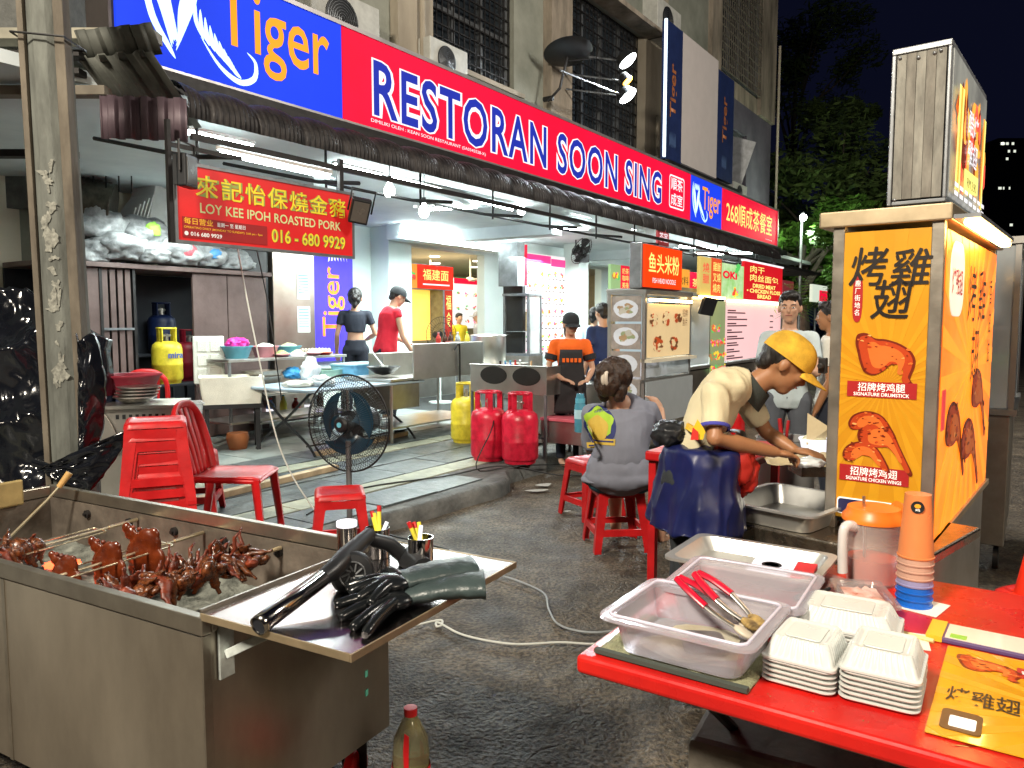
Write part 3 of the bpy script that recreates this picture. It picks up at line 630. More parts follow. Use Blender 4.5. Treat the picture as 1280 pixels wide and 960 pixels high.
# ================================================================ trees, far tower
m_leaf = mat('leaf', (.012, .028, .008), .4, scale=1.5, col2=(.10, .15, .04), var=.5)
m_leafb = mat('bright_leaf', (.03, .09, .01), .5, scale=3, col2=(.10, .22, .03))
m_bark = mat('bark', (.05, .04, .03), .9, var=.4, scale=8, bump=.6)
def tree(loc, H, R, label, nl=9000, seed=1, ls_=.14, clumps=26, mm=None, squash=.8, cz=None, trunk=.22):
    t = T('tree', label, 'tree', loc, 0); r_ = random.Random(seed); b = M(); cz = cz or H-R*squash
    b.tube(spline([(0, 0, 0), (.1, .05, H*.25), (-.05, .1, H*.5), (0, 0, cz)], 5), [trunk*(1-.04*i) for i in range(16)], 9)
    cl = []
    for k in range(clumps):
        v = Vector((r_.gauss(0, 1), r_.gauss(0, 1), r_.gauss(0, 1))).normalized()*r_.uniform(.35, 1)**.6
        c = Vector((v.x*R, v.y*R, cz+v.z*R*squash)); s = R*r_.uniform(.18, .38); cl.append((c, s))
        if k < 14: b.tube(spline([(0, 0, cz*r_.uniform(.6, .9)), tuple(c*.5+Vector((0, 0, cz*.42))), tuple(c)], 4), [trunk*.35*(1-.1*i) for i in range(9)], 5)
    b.build('trunk', m_bark, t, smooth=60, weld=False)
    n = nl; P = np.empty((n*4, 3)); 
    for i in range(n):
        c, s = cl[r_.randrange(clumps)]; d = Vector((r_.gauss(0, 1), r_.gauss(0, 1), r_.gauss(0, .8))); d = d.normalized()*s*r_.random()**.4
        p = c+d; a = Vector((r_.gauss(0, 1), r_.gauss(0, 1), r_.gauss(0, .6))).normalized(); bb_ = a.orthogonal().normalized(); l = ls_*r_.uniform(.6, 1.3)
        P[4*i] = p-a*l; P[4*i+1] = p+bb_*l*.38; P[4*i+2] = p+a*l; P[4*i+3] = p-bb_*l*.38
    me = bpy.data.meshes.new('crown'); me.from_pydata(P.tolist(), [], [(4*i, 4*i+1, 4*i+2, 4*i+3) for i in range(n)])
    me.materials.append(mm or m_leaf); o = bpy.data.objects.new('crown', me); COL.objects.link(o); o.parent = t
    return t
def GD(px, d): return Vector(((px-640)/FPX*d, d, 0))
tree(GD(1035, 24), 7.4, 3.1, 'broad dark tree behind the end of the shophouse', 13000, 3, .14, 34, squash=.95)
tree(GD(1090, 26), 6.6, 2.5, 'dark tree glimpsed left of the wooden light box', 9000, 5, .16, 24)
tree(GD(1000, 21), 5.0, 1.8, 'lower leafy tree lit green beside the sign end', 8000, 8, .12, 22, mm=m_leafb)
tree(GD(1052, 30), 9.9, 1.5, 'tall thin tree with a flat umbrella crown', 5000, 9, .14, 14, squash=.35, trunk=.12)
tree(GD(985, 40), 17.5, 3.6, 'very tall dim tree rising behind the building corner', 5000, 11, .22, 20, squash=1.1)
# palm-like shrub
t = T('palm_shrub', 'small lit palm with drooping fronds behind the dried meat sign', 'plant', GD(1003, 14)+Vector((0, 0, .9)), 0); r_ = random.Random(4); b = M()
for k in range(26):
    a = r_.uniform(0, 6.28); L_ = r_.uniform(.5, .9); up = r_.uniform(.3, 1.1); 
    P = [Vector((math.cos(a)*L_*t_, math.sin(a)*L_*t_, up*t_-1.1*t_*t_*.6+.9)) for t_ in (0, .25, .5, .75, 1)]
    for i in range(4):
        for s in (-1, 1):
            for q in range(3):
                p = P[i].lerp(P[i+1], q/3); d = (P[i+1]-P[i]).normalized(); sd = d.cross(Vector((0, 0, 1))).normalized()*s
                b.add([p, p+d*.02, p+sd*.16+d*.10-Vector((0, 0, .03))], [(0, 1, 2)])
b.build('frond', m_leafb, t, weld=False)
b = M(); b.tube([(0, 0, -.9), (0, 0, .9)], .06, 8); b.build('trunk', m_bark, t)
b = M(); r_ = random.Random(12)
t = T('apartment_tower', 'distant dark apartment tower with a few lit windows', 'building', GD(1264, 95), 0); B('tower_body', mat('tower_dark', (.006, .006, .009), .8), t, ((-2.9, 0, 0), (12, 9, 23.6)))
mlw = mat('lit_window', (1, .95, .8), emit=.8, ecol=(.85, .9, .75), rvar=0)
for k in range(18): x = r_.uniform(-2.8, -.6); z = r_.choice([22.8, 21.9, 21, 17.5, 16.6, 14, 13.1, 10.5, 9.6]); B('window', mlw, t, ((x, -.02, z), (x+r_.uniform(.15, .4), .0, z+.3)))
for k, (px, py, d, s) in enumerate(((1004, 272, 20, .09), (1023, 310, 24, .05))):
    p = D(px, py, d); t = T('street_lamp', ['far street lamp glowing among the trees', 'tiny far lamp low in the trees'][k], 'street lamp', (p.x, p.y, 0)); b = M(); b.ell((0, 0, p.z), (s, s, s), 12, 8); b.build('lamp_head', m_bulb, t, smooth=60); b = M(); b.tube([(0, .1, 0), (0, .1, p.z+.1), (0, 0, p.z+.1)], .04, 8); b.build('pole', m_rail, t)
lamp('tree_lamp_light', 'POINT', D(1010, 285, 19.6), (0, 0, 0), 110, (.8, 1, .75), .2)
# ================================================================ generic builders
m_redpl = mat('red_plastic', (.34, .006, .008), .38, scale=7, col2=(.56, .012, .014), bump=.08, rvar=.15)
m_gasr = mat('gas_red', (.36, .006, .02), .33, scale=9, col2=(.62, .015, .045), bump=.15, thr=(.36, .56), detail=9)
m_gasy = mat('gas_yellow', (.46, .36, .02), .4, scale=9, col2=(.70, .56, .04), bump=.15, thr=(.36, .56), detail=9)
m_gasb = mat('gas_blue', (.003, .010, .05), .5, var=.3)
m_brown = mat('brown_panel', (.075, .045, .04), .55, scale=2.5, col2=(.15, .10, .09), bump=.1)
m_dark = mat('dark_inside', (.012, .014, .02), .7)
m_foam = mat('foam', (.66, .66, .58), .75, scale=6, var=.12, bump=.4, bscale=160)
m_sack = mat('plastic_sack', (.15, .155, .16), .42, scale=11, col2=(.38, .39, .39), bump=.8, bscale=22)
m_bpl = mat('blue_basin', (.12, .42, .55), .35); m_pnk = mat('pink_basin', (.70, .30, .34), .35); m_tbl = mat('pale_blue_tub', (.22, .55, .80), .25, alpha=.9)
m_clear = mat('clear_plastic', (.82, .88, .9), .16, trans=.55, var=.04, alpha=.75)
m_gtop = mat('blue_grey_top', (.30, .38, .45), .38, var=.15)
m_bag = mat('milky_bag', (.72, .78, .80), .3, trans=.25, bump=.6, bscale=20)
m_lid = mat('gas_valve', (.4, .38, .34), .4, .8)
def gas(u, n, z, mm, label, s=1., word=None, rz=0., grp='gas cylinders'):
    t = T('gas_cylinder', label, 'gas cylinder', F(u, n, z), RZ+rz, grp)
    b = M(); R = .158*s; b.lathe([(R*.95, .04), (R, .06), (R, .20), (R*1.012, .205), (R*1.012, .225), (R, .23), (R, .37*s), (R*.93, .42*s), (R*.7, .452*s), (R*.3, .462*s)], 32); b.build('tank', mm, t, smooth=50)
    b = M(); b.lathe([(R*.80, 0), (R*.84, 0), (R*.9, .05), (R*.8, .05)], 28); b.build('foot_ring', mm, t, smooth=40)
    b = M(); b.tube([(R*.62*math.cos(a), R*.62*math.sin(a), .60*s) for a in np.linspace(0, 2*PI, 20)[:-1]], .012, 6, closed=True)
    for a in (.4, 2.0, 3.6, 5.2):
        b.bar((R*.62*math.cos(a), R*.62*math.sin(a), .44*s), (R*.62*math.cos(a), R*.62*math.sin(a), .60*s), .05, .014)
    b.build('collar', mm, t, smooth=40)
    b = M(); b.tube([(0, 0, .45*s), (0, 0, .54*s)], .02, 8); b.tube([(-.05, 0, .52*s), (.05, 0, .52*s)], .014, 8); b.build('valve', m_lid, t, smooth=40)
    if word: text(word, t, -.09, .29, .18, .07, mat('gas_word', (.05, .10, .35), .5), y=-R-.004, bold=.03)
    return t
def stool_parts(par, legs=True, H=.45):
    b = M(); s = .14
    def ringz(z, h, r=.035): return [Vector((p[0], p[1], z)) for p in rrect(-h, -h, h, h, r, 4)]
    b.rings([ringz(H-.035, .155), ringz(H-.012, .150), ringz(H-.002, .138), ringz(H, .120), ringz(H-.006, .112)]); b.build('seat', m_redpl, par, smooth=40)
    for sx in (-1, 1):
        for sy in (-1, 1):
            b = M(); x0, x1 = .148, .188
            def L(z, x, w_):
                c = (sx*x, sy*x); return [Vector((c[0], c[1], z)), Vector((c[0]-sx*w_, c[1], z)), Vector((c[0]-sx*w_, c[1]-sy*.008, z)), Vector((c[0]-sx*.008, c[1]-sy*.008, z)), Vector((c[0]-sx*.008, c[1]-sy*w_, z)), Vector((c[0], c[1]-sy*w_, z))]
            b.rings([L(0, x1, .045), L(.02, x1, .045), L(H-.10, x0+.006, .06), L(H-.02, x0, .10)]); b.build('leg', m_redpl, par)
    for i in range(4):
        a = i*PI/2; b = M(); b.box((0, -.170, .13), (.29, .010, .04)); b.box((0, -.164, .15), (.28, .018, .006)); b.build('rung', m_redpl, par, rot=(0, 0, a))
    for i in range(4):
        b = M(); b.box((0, -.149, H-.065), (.20, .008, .05)); b.build('apron', m_redpl, par, rot=(0, 0, i*PI/2))
def stool(loc, rz, label): t = T('plastic_stool', label, 'stool', loc, rz, 'red plastic stools'); stool_parts(t); return t
def chair(loc, rz, label, tilt=0):
    t = T('plastic_chair', label, 'chair', loc, rz, 'red plastic armless chairs'); Hs = .43
    # faces -y : back at +y
    b = M()
    def sf(a, c): x = (a-.5)*.42*(1-.08*c); y = -.22+.42*c; return (x, y, Hs+.006*math.cos(PI*(a-.5)*2)*-1+(.02*(c-.5)**2)-.02*max(0, .12-c)/.12)
    b.grid(sf, 10, 10); o = b.build('seat', m_redpl, t, smooth=60, weld=False); md = o.modifiers.new('t', 'SOLIDIFY'); md.thickness = .014
    b = M(); b.tube([(-.20, -.21, Hs-.02), (.20, -.21, Hs-.02)], .018, 8, flat=.6); b.tube([(-.2, -.21, Hs-.02), (-.19, .19, Hs-.01)], .016, 6); b.tube([(.2, -.21, Hs-.02), (.19, .19, Hs-.01)], .016, 6); b.build('seat_rim', m_redpl, t, smooth=60)
    for sx in (-1, 1):
        b = M(); b.tube([(sx*.19, -.19, Hs-.01), (sx*.215, -.235, 0)], [.040, .030], 6, flat=.6); b.build('leg', m_redpl, t, smooth=50)
        b = M(); b.tube([(sx*.18, .19, Hs), (sx*.215, .27, 0)], [.042, .030], 6, flat=.6); b.build('leg', m_redpl, t, smooth=50)
    b = M(); fr = spline([(-.19, .19, Hs-.02), (-.205, .235, .60), (-.19, .28, .76), (-.11, .30, .84), (0, .305, .86), (.11, .30, .84), (.19, .28, .76), (.205, .235, .60), (.19, .19, Hs-.02)], 5)
    b.tube(fr, .030, 8, flat=.6); b.build('back_frame', m_redpl, t, smooth=60)
    for x in (-.105, -.035, .035, .105):
        b = M(); P = spline([(x*.8, .2, Hs), (x, .235, .60), (x*1.1, .275, .74), (x*1.1, .300, .84)], 4); b.grid(lambda a, c: (P[int(c*(len(P)-1)+.5)].x+(a-.5)*.044, P[int(c*(len(P)-1)+.5)].y, P[int(c*(len(P)-1)+.5)].z), 2, len(P)-1); o = b.build('back_slat', m_redpl, t, smooth=60, weld=False); o.modifiers.new('t', 'SOLIDIFY').thickness = .012
    return t
def basin(loc, r, h, mm, label, fill=None, cat='basin', grp='plastic basins'):
    t = T('basin', label, cat, loc, 0, grp); b = M(); b.lathe([(0, 0), (r*.70, 0), (r*.95, h*.9), (r*1.05, h), (r*1.05, h+.008), (r*.98, h+.004), (r*.9, h*.9), (r*.66, .012), (0, .012)], 32, caps=False); b.build('bowl', mm, t, smooth=60)
    if fill: b = M(); b.grid(lambda a, c: (r*.9*c*math.cos(2*PI*a), r*.9*c*math.sin(2*PI*a), h*.9+.05*(1-c*c)+.015*mnoise.noise(Vector((a*9, c*9, r*30)))), 24, 6); b.build('food', fill, t, smooth=60)
    return t
def blobmesh(name, mm, r, seed, par=None, loc=(0, 0, 0), rz=0., amp=.22, fr=2.2, flat=0, sub=4, ridge=.0, cut=True):
    bm = bmesh.new(); bmesh.ops.create_icosphere(bm, subdivisions=sub, radius=1)
    for v in bm.verts:
        p = v.co.normalized(); off = Vector((seed*3.1, seed*1.7, seed)); k = 1+amp*mnoise.noise(p*fr+off)+amp*.45*mnoise.noise(p*fr*2.7+off)
        if ridge: k += ridge*(1-abs(mnoise.noise(p*fr*2.2+off*2))*2.4)
        q = p*k; z = q.z
        if cut and z < -.7: z = -.7-.1*(abs(z)-.7)
        v.co = (q.x*r[0], q.y*r[1], z*r[2])
    me = bpy.data.meshes.new(name); bm.to_mesh(me); bm.free(); me.materials.append(mm); me.shade_smooth(); o = bpy.data.objects.new(name, me); COL.objects.link(o); o.location = loc; o.rotation_euler.z = rz
    if par: o.parent = par
    return o
def stand_table(u0, u1, n0, n1, z, label, top=None, leg=None, shelf=None, th=.03, name='steel_table', cat='table', zb=.13, grp=None):
    t = T(name, label, cat, F(u0, n0, zb), RZ, grp); W_, D_, H_ = u1-u0, n1-n0, z-zb
    B('table_top', top or m_steel, t, ((0, 0, H_-th), (W_, D_, H_)), bevel=.004)
    for x in (.03, W_-.03):
        for y in (.03, D_-.03): b = M(); b.tube([(x, y, 0), (x, y, H_-th)], .018, 8); b.build('leg', leg or m_rail, t, smooth=40)
    for s in (shelf or []): B('shelf', top or m_steel, t, ((.01, .01, s), (W_-.01, D_-.01, s+.02)))
    return t
# ================================================================ brown cabinet with the sacks
ck = T('metal_cabinet', 'brown metal shutter cabinet with open middle holding gas cylinders', 'cabinet', F(0, 0, .13), RZ)
CF, CB, CT = 8.0, 8.9, 1.98
cu = [WN(x, 420, CF)[0] for x in (60, 130, 168, 243, 286, 334)]
B('roof_panel', m_brown, ck, ((cu[0], CF-.06, CT-.05), (cu[5]+.05, CB, CT)), bevel=.005)
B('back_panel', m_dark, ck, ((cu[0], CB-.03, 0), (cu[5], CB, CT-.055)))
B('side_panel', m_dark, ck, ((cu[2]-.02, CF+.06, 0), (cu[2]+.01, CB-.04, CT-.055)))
B('front_panel', m_brown, ck, ((cu[3], CF, .02), (cu[4]-.01, CF+.03, CT-.06))); B('front_panel', m_brown, ck, ((cu[4]+.005, CF, .02), (cu[5], CF+.03, CT-.06))); B('front_panel', m_brown, ck, ((cu[0], CF, .02), (cu[1]-.03, CF+.03, CT-.06)))
for k in range(4):
    a = cu[1]+(cu[2]-cu[1])*k/4; B('gate_slat', m_brown, ck, ((a+.01, CF+.01, .02), (a+(cu[2]-cu[1])/4-.015, CF+.03, CT-.06)))
B('gate_bar', m_rail, ck, ((cu[1], CF-.012, .62), (cu[2], CF+.008, .645)), ((cu[1], CF-.012, 1.28), (cu[2], CF+.008, 1.305)))
B('gate_post', m_iron, ck, ((cu[1]-.03, CF-.01, 0), (cu[1], CF+.04, CT-.05)), ((cu[2], CF-.01, 0), (cu[2]+.03, CF+.04, CT-.05)))
gu = WN(206, 450, 8.2)[0]
gas(gu, 8.15, .80, m_gasy, 'yellow gas cylinder with a blue word inside the brown cabinet', 1.04, 'mira', 0)
B_ = stand_table(gu-.3, gu+.75, 8.0, 8.5, .80, 'dark plinth under the cylinders in the brown cabinet', top=m_dark, leg=m_dark, name='plinth', cat='plinth')
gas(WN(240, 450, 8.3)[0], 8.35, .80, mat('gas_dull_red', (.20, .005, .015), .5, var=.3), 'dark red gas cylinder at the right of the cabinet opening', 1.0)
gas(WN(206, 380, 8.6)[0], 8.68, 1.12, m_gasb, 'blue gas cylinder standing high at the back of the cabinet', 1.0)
stand_table(gu-.3, gu+.5, 8.51, 8.85, 1.12, 'dark rack inside the cabinet carrying the blue cylinder', top=m_dark, leg=m_dark, name='rack', cat='rack')
m_sp = mat('sack_red_print', (.5, .08, .1), .5); m_sg = mat('sack_green', (.25, .5, .06), .5); m_sb = mat('sack_blue', (.06, .22, .45), .5)
for k, (px, py, n, r, lb) in enumerate(((122, 283, 8.3, (.28, .25, .20), 'grumpled white sack right behind the concrete pole, upper row'), (150, 312, 8.1, (.3, .25, .16), 'grey-white sack low beside the pole on the cabinet'), (178, 293, 8.3, (.27, .25, .19), 'white sack with red and green print in the upper row'), (182, 318, 8.05, (.24, .22, .13), 'small sack below the printed one on the cabinet edge'), (218, 318, 8.1, (.3, .25, .17), 'sack with faded red letters in the middle of the cabinet top'), (252, 322, 8.1, (.24, .22, .15), 'white sack with a blue band on the cabinet'), (292, 328, 8.1, (.26, .22, .13), 'rightmost sack on the cabinet under the hanging sign'), (112, 316, 8.2, (.24, .22, .14), 'sack half hidden by the concrete pole'), (272, 312, 8.4, (.26, .22, .16), 'dim sack behind the blue banded one'))):
    u_, z_ = WN(px, py, n); s = blobmesh('sack', m_sack, r, k+1, None, F(u_, n, max(z_, CT+.13+r[2]*.68)), RZ+rr.uniform(-.4, .4), amp=.3, fr=1.5, ridge=.10); tag(s, lb.replace('grumpled', 'crumpled'), 'sack', 'sacks on the brown cabinet')
    if k in (2, 4, 5): blobmesh('print_patch', (m_sg, m_sp, m_sb)[(2, 4, 5).index(k)], (r[0]*.3, r[1]*.12, r[2]*.45), k+20, s, (.08, -r[1]*.90, .03), amp=.2)
u_, z_ = WN(182, 262, 8.45); t = T('carton', 'large white carton with creased open end above the sacks', 'carton', F(u_, 8.3, z_-.26), RZ); b = M(); b.box((.12, .15, .25), (.40, .4, .48), (0, .25, .1)); b.build('box_body', mat('white_carton', (.6, .6, .57), .6, var=.15, scale=5), t, bevel=.01); b = M()
for k in range(5): b.box((-.13-.03*k, .1, .2-.01*k), (.016, .4-.04*k, .42-.06*k), (0, .35, .1))
b.build('flap', mat('white_carton'), t) if False else b.build('flap', MATS['white_carton'], t)
t = T('exhaust_duct', 'fat dark flexible exhaust duct lying behind the sacks', 'duct', F(0, 0, 0), 0)
d0 = D(60, 245, 8.2); d1 = D(142, 262, 8.4); b = M(); P = [d0.lerp(d1, k/30) for k in range(31)]; b.tube(P, [.27+.012*(k % 2) for k in range(31)], 20); b.build('duct_skin', mat('duct_foil', (.10, .09, .07), .35, .7, var=.5, scale=10), t, smooth=60)
b = M(); 
for k in range(4): b.tube([D(115+k*16, 180, 8.2), D(117+k*16, 240, 8.2)], .008, 4)
b.build('hanger', m_iron, t)
# stainless cupboard and tall blue banner
uu = [WN(x, 350, 8.45)[0] for x in (341, 393)]
t = T('steel_cupboard', 'tall stainless cupboard with two paper notices', 'cupboard', F(uu[0], 8.45, .13), RZ); B('body', mat('brown_steel', (.30, .24, .20), .34, .85, scale=1.5, col2=(.46, .40, .35)), t, ((0, 0, 0), (uu[1]-uu[0], .5, 2.4)), bevel=.01)
mn_ = mat('paper_notice', (.75, .78, .78), .6, emit=.1)
for z0, z1 in ((1.68, 2.05), (1.22, 1.58)):
    p = B('notice', mn_, t, ((.40, -.006, z0), (.62, -.001, z1))); b = M()
    for k in range(7): b.plate([(.42, z1-.05-.04*k), (.60, z1-.05-.04*k), (.60, z1-.035-.04*k), (.42, z1-.035-.04*k)], -.007)
    b.build('print_line', mat('notice_ink', (.10, .25, .45), .6), p)
t = T('refrigerator_side', 'dark tall appliance edge left of the stainless cupboard', 'appliance', F(uu[0]-.45, 8.5, .13), RZ); B('body', m_black, t, ((0, 0, 0), (.42, .4, 2.3)), bevel=.01)
ux = [WN(x, 350, 8.9)[0] for x in (391, 441)]
t = T('vertical_banner', 'violet-blue vertical banner with sideways orange lettering', 'banner', F(ux[0], 8.9, .9), RZ)
mvb = mat('violet_banner', (.05, .03, .55), .45, emit=.45); B('sheet', mvb, t, ((0, 0, 0), (ux[1]-ux[0], .04, 2.05))); bw = ux[1]-ux[0]
text('Tiger', t, 0, 0, 1.05, .46, mat('deep_orange', (.95, .22, .02), .5, emit=.5), 0, bold=.01, rot=(0, -PI/2, 0), loc=(bw*.78, -.004, .38))
b = M()
for k in range(7): b.plate([(.3+.06*k, 1.50+.02*k), (.33+.06*k, 1.52), (.36+.05*k, 1.75), (.32+.05*k, 1.62)], -.004)
b.build('tiger_stripes', m_wht, t)
B('bottom_crate', mat('crate_blue', (.15, .4, .6), .5), t, ((.0, -.5, -.35), (.5, -.1, -.05))) if False else None
# ================================================================ serving shelf with basins behind
st = stand_table(WN(282, 450, 7.2)[0], GU(440, 445, 1.09)[0]+.3, 7.15, 7.75, 1.09, 'steel serving shelf carrying basins and egg trays', shelf=[.25])
def on(px, py, n, z): u_, _ = WN(px, py, n); return F(u_, n, z)
m_food = mat('chopped_food', (.55, .5, .2), .7, col2=(.75, .72, .55), scale=30, bump=.8, bscale=60); m_grn = mat('greens', (.12, .25, .05), .6, col2=(.6, .55, .3), scale=40, bump=.8)
basin(on(296, 440, 7.4, 1.09), .17, .13, m_bpl, 'blue basin topped with a pink bag'); 
tag(blobmesh('plastic_bag', mat('magenta_bag', (.75, .03, .3), .3, bump=.5), (.12, .1, .07), 3, None, on(296, 424, 7.4, 1.25), amp=.3, ridge=.15), 'crumpled magenta plastic bag lying on the blue basin', 'plastic bag')
basin(on(331, 438, 7.4, 1.09), .155, .12, m_pnk, 'pink basin heaped with white food', m_foam)
basin(on(361, 438, 7.5, 1.09), .15, .11, m_bpl, 'second blue basin filled with yellow food', m_food)
for k, px in enumerate((352, 372, 392, 405)): basin(on(px, 448, 7.25, 1.09), .10, .03, (m_pnk, m_wht, m_pnk, m_redpl)[k], ['shallow dish of greens by the pink basin', 'white dish of chopped food', 'dish of pale garlic', 'small red dish at the shelf end'][k], (m_grn, m_food, m_foam, m_food)[k], 'dish', 'dishes on the steel shelf')
t = T('egg_tray', 'tray heaped with pale eggs on the steel shelf', 'egg tray', on(393, 440, 7.5, 1.09), RZ); B('tray', m_foam, t, ((-.2, -.12, 0), (.2, .12, .03))); b = M()
for i in range(7):
    for j in range(4): b.ell((-.17+.055*i, -.09+.06*j, .05), (.022, .022, .028), 8, 6)
b.build('egg', mat('egg_shell', (.7, .58, .45), .5), t, smooth=60)['kind'] = 'stuff'
# ================================================================ folding table with tubs
fu0, fn0 = GU(386, 491, .80); FT = .82
ft = T('folding_table', 'pale blue folding table with crossed black legs', 'table', F(fu0, fn0, .13), RZ); FW, FD = 1.75, 1.05
B('table_top', m_gtop, ft, ((0, 0, FT-.16), (FW, FD, FT-.13)), bevel=.008)
for x in (.12, FW-.12):
    for a, c in ((.06, FD-.06), (FD-.06, .06)):
        b = M(); b.tube(spline([(x, a, 0), (x, a+(c-a)*.12, .12), (x, (a+c)/2, .34), (x, a+(c-a)*.9, .62), (x, c, FT-.16)], 4), .014, 6); b.build('leg', m_black, ft, smooth=50)
b = M(); b.tube([(.12, FD/2, .34), (FW-.12, FD/2, .34)], .01, 6); b.tube([(.12, FD*.18, .1), (FW-.12, FD*.18, .1)], .01, 6); b.build('brace', m_black, ft)
tz = FT
def onT(px, py): return G(px, py, tz)
def tub(loc, w_, d_, h, mm, label, rz=RZ, lid=None, fill=None, cat='tub', name='food_tub', grp='tubs on the folding table', wall_=.006, rim=.012):
    t = T(name, label, cat, loc, rz, grp); b = M()
    def R(z, k, off=0): return [Vector((p[0], p[1], z)) for p in rrect(-w_/2*k+off, -d_/2*k+off, w_/2*k-off, d_/2*k-off, min(w_, d_)*.12, 4)]
    b.rings([R(0, .86), R(h-.01, .97), R(h-.008, .97, -rim), R(h, .97, -rim), R(h, .97, wall_*.5), R(wall_, .86, wall_)], cap0=True, cap1=True); b.build('shell', mm, t, smooth=40)
    if lid: b = M(); b.rings([R(h+.001, 1.0), R(h+.012, 1.0), R(h+.018, .92)]); b.build('lid', lid, t, smooth=40)
    if fill: b = M(); b.grid(lambda a, c: ((a-.5)*w_*.84, (c-.5)*d_*.84, h*.55+.012*mnoise.noise(Vector((a*6, c*6, w_*40)))), 14, 14); b.build('food', fill, t, smooth=60)
    return t
tub(onT(448, 470)+Vector((0, 0, .0)), .62, .42, .15, m_tbl, 'large translucent blue tub nearest the cook in red', lid=mat('pale_lid', (.45, .62, .62), .3))
tub(onT(405, 472), .42, .34, .10, mat('pale_green_tub', (.35, .55, .45), .4), 'pale green tub of leaves beside the blue tub', fill=m_food)
tub(onT(328, 478), .40, .26, .07, m_dsteel, 'lower steel food tray at the table end', name='steel_tray', cat='tray', fill=m_dark); 
tub(onT(328, 478)+Vector((0, 0, .075)), .38, .25, .06, m_dsteel, 'upper steel tray stacked at the table end', name='steel_tray', cat='tray')
tag(blobmesh('plastic_bag', m_bag, (.09, .08, .15), 11, None, onT(388, 478)+Vector((0, 0, .11)), amp=.3, ridge=.2), 'upright milky plastic bag on the folding table', 'plastic bag')
tag(blobmesh('plastic_bag', mat('blue_bag', (.05, .3, .65), .3, bump=.5), (.10, .09, .07), 12, None, onT(366, 474)+Vector((0, 0, .06)), amp=.35, ridge=.2), 'crumpled blue plastic bag on the folding table', 'plastic bag')
tag(blobmesh('cloth', m_foam, (.16, .09, .04), 13, None, onT(372, 484)+Vector((0, 0, .03)), amp=.3), 'folded white cloth at the front of the folding table', 'cloth')
tag(blobmesh('plastic_bag', m_bag, (.13, .08, .06), 17, None, onT(402, 483)+Vector((0, 0, .05)), amp=.35, ridge=.2), 'flat milky bag beside the folded cloth', 'plastic bag')
# under-table clutter
sh = stand_table(*[GU(300, 540, .13)[0], GU(300, 540, .13)[0]+1.4], GU(320, 545, .13)[1]+.05, GU(320, 545, .13)[1]+.5, .62, 'low steel rack of bottles under the folding table', shelf=[.12], name='steel_rack', cat='rack')
mats_b = [mat('sauce_dark', (.05, .02, .01), .2), mat('bottle_blue', (.1, .2, .5), .3), mat('bottle_yellow', (.6, .5, .05), .4), mat('bottle_red', (.5, .03, .02), .3), mat('bottle_clear', (.7, .75, .75), .15, trans=.5)]
def bottle(loc, r, h, mm, cap, label, grp=None, lab=None, cat='bottle'):
    t = T('bottle', label, cat, loc, 0, grp); b = M(); b.lathe([(r*.9, 0), (r, .01), (r, h*.6), (r*.85, h*.7), (r*.36, h*.85), (r*.34, h*.95)], 18); b.build('glass', mm, t, smooth=60)
    b = M(); b.lathe([(r*.42, h*.93), (r*.42, h), (0, h+.001)], 14); b.build('cap', cap, t, smooth=40)
    if lab: b = M(); b.lathe([(r*1.02, h*.2), (r*1.02, h*.5)], 18, caps=False); b.build('paper_band', lab, t, smooth=60)
    return t
base = sh.location; names = ['tall amber bottle', 'blue labelled jar', 'yellow detergent bottle', 'red sauce bottle', 'clear oil bottle', 'dark soy bottle']
for k in range(6): bottle(F(GU(300, 540, .13)[0]+.12+.2*k, GU(320, 545, .13)[1]+.25, .27), .045+.012*(k % 2), .24+.03*(k % 3), mats_b[k % 5], m_redpl if k % 2 else m_bpl, names[k]+' on the lower shelf under the folding table', 'bottles on the low steel rack', m_wht if k in (0, 1, 4) else None)
# ================================================================ foam box on its stand
t = T('foam_box', 'white foam box standing beside its propped lid', 'foam box', D(290, 503, 8.2), RZ-.6); t.scale = (1.2, 1.2, 1.1); b = M()
b.rings([[Vector((p[0], p[1], z)) for p in rrect(-w_, -d_, w_, d_, .02, 3)] for z, w_, d_ in ((0, .24, .17), (.26, .27, .20), (.26, .24, .17), (.03, .21, .14))]); b.build('box_body', m_foam, t, smooth=40)
t2 = T('foam_slab', 'white foam lid with pressed panels leaning behind the foam box', 'foam slab', D(262, 476, 8.5), RZ-.62); t2.scale = (1.2, 1.2, 1.15); b = M(); b.box((0, 0, .2), (.27, .03, .46)); b.build('slab', m_foam, t2, bevel=.012); b = M()
for i in range(2):
    for j in range(3): b.box((-.055+.11*i, -.018, .065+.135*j), (.085, .008, .105))
b.build('raised_panel', m_foam, t2, bevel=.006)
sb = G(290, 540, .13); q8 = D(290, 503, 8.2); t = T('plastic_stand', 'black plastic stand under the foam box', 'stand', (q8.x, q8.y, .13), RZ-.6); t.scale = (1.1, 1.1, (q8.z-.13)/.44); B('top', m_black, t, ((-.28, -.18, .40), (.28, .22, .44))); 
for x in (-.25, .21):
    for y in (-.15, .17): B('leg', m_black, t, ((x, y, 0), (x+.04, y+.04, .40)))
o = t; b = M(); b.lathe([(.09, 0), (.12, .12), (.11, .18)], 18); tag(b.build('clay_pot', mat('terracotta', (.35, .12, .04), .6), None, Vector((q8.x+.05, q8.y, .13)), smooth=60), 'orange tub tucked under the black stand', 'pot')
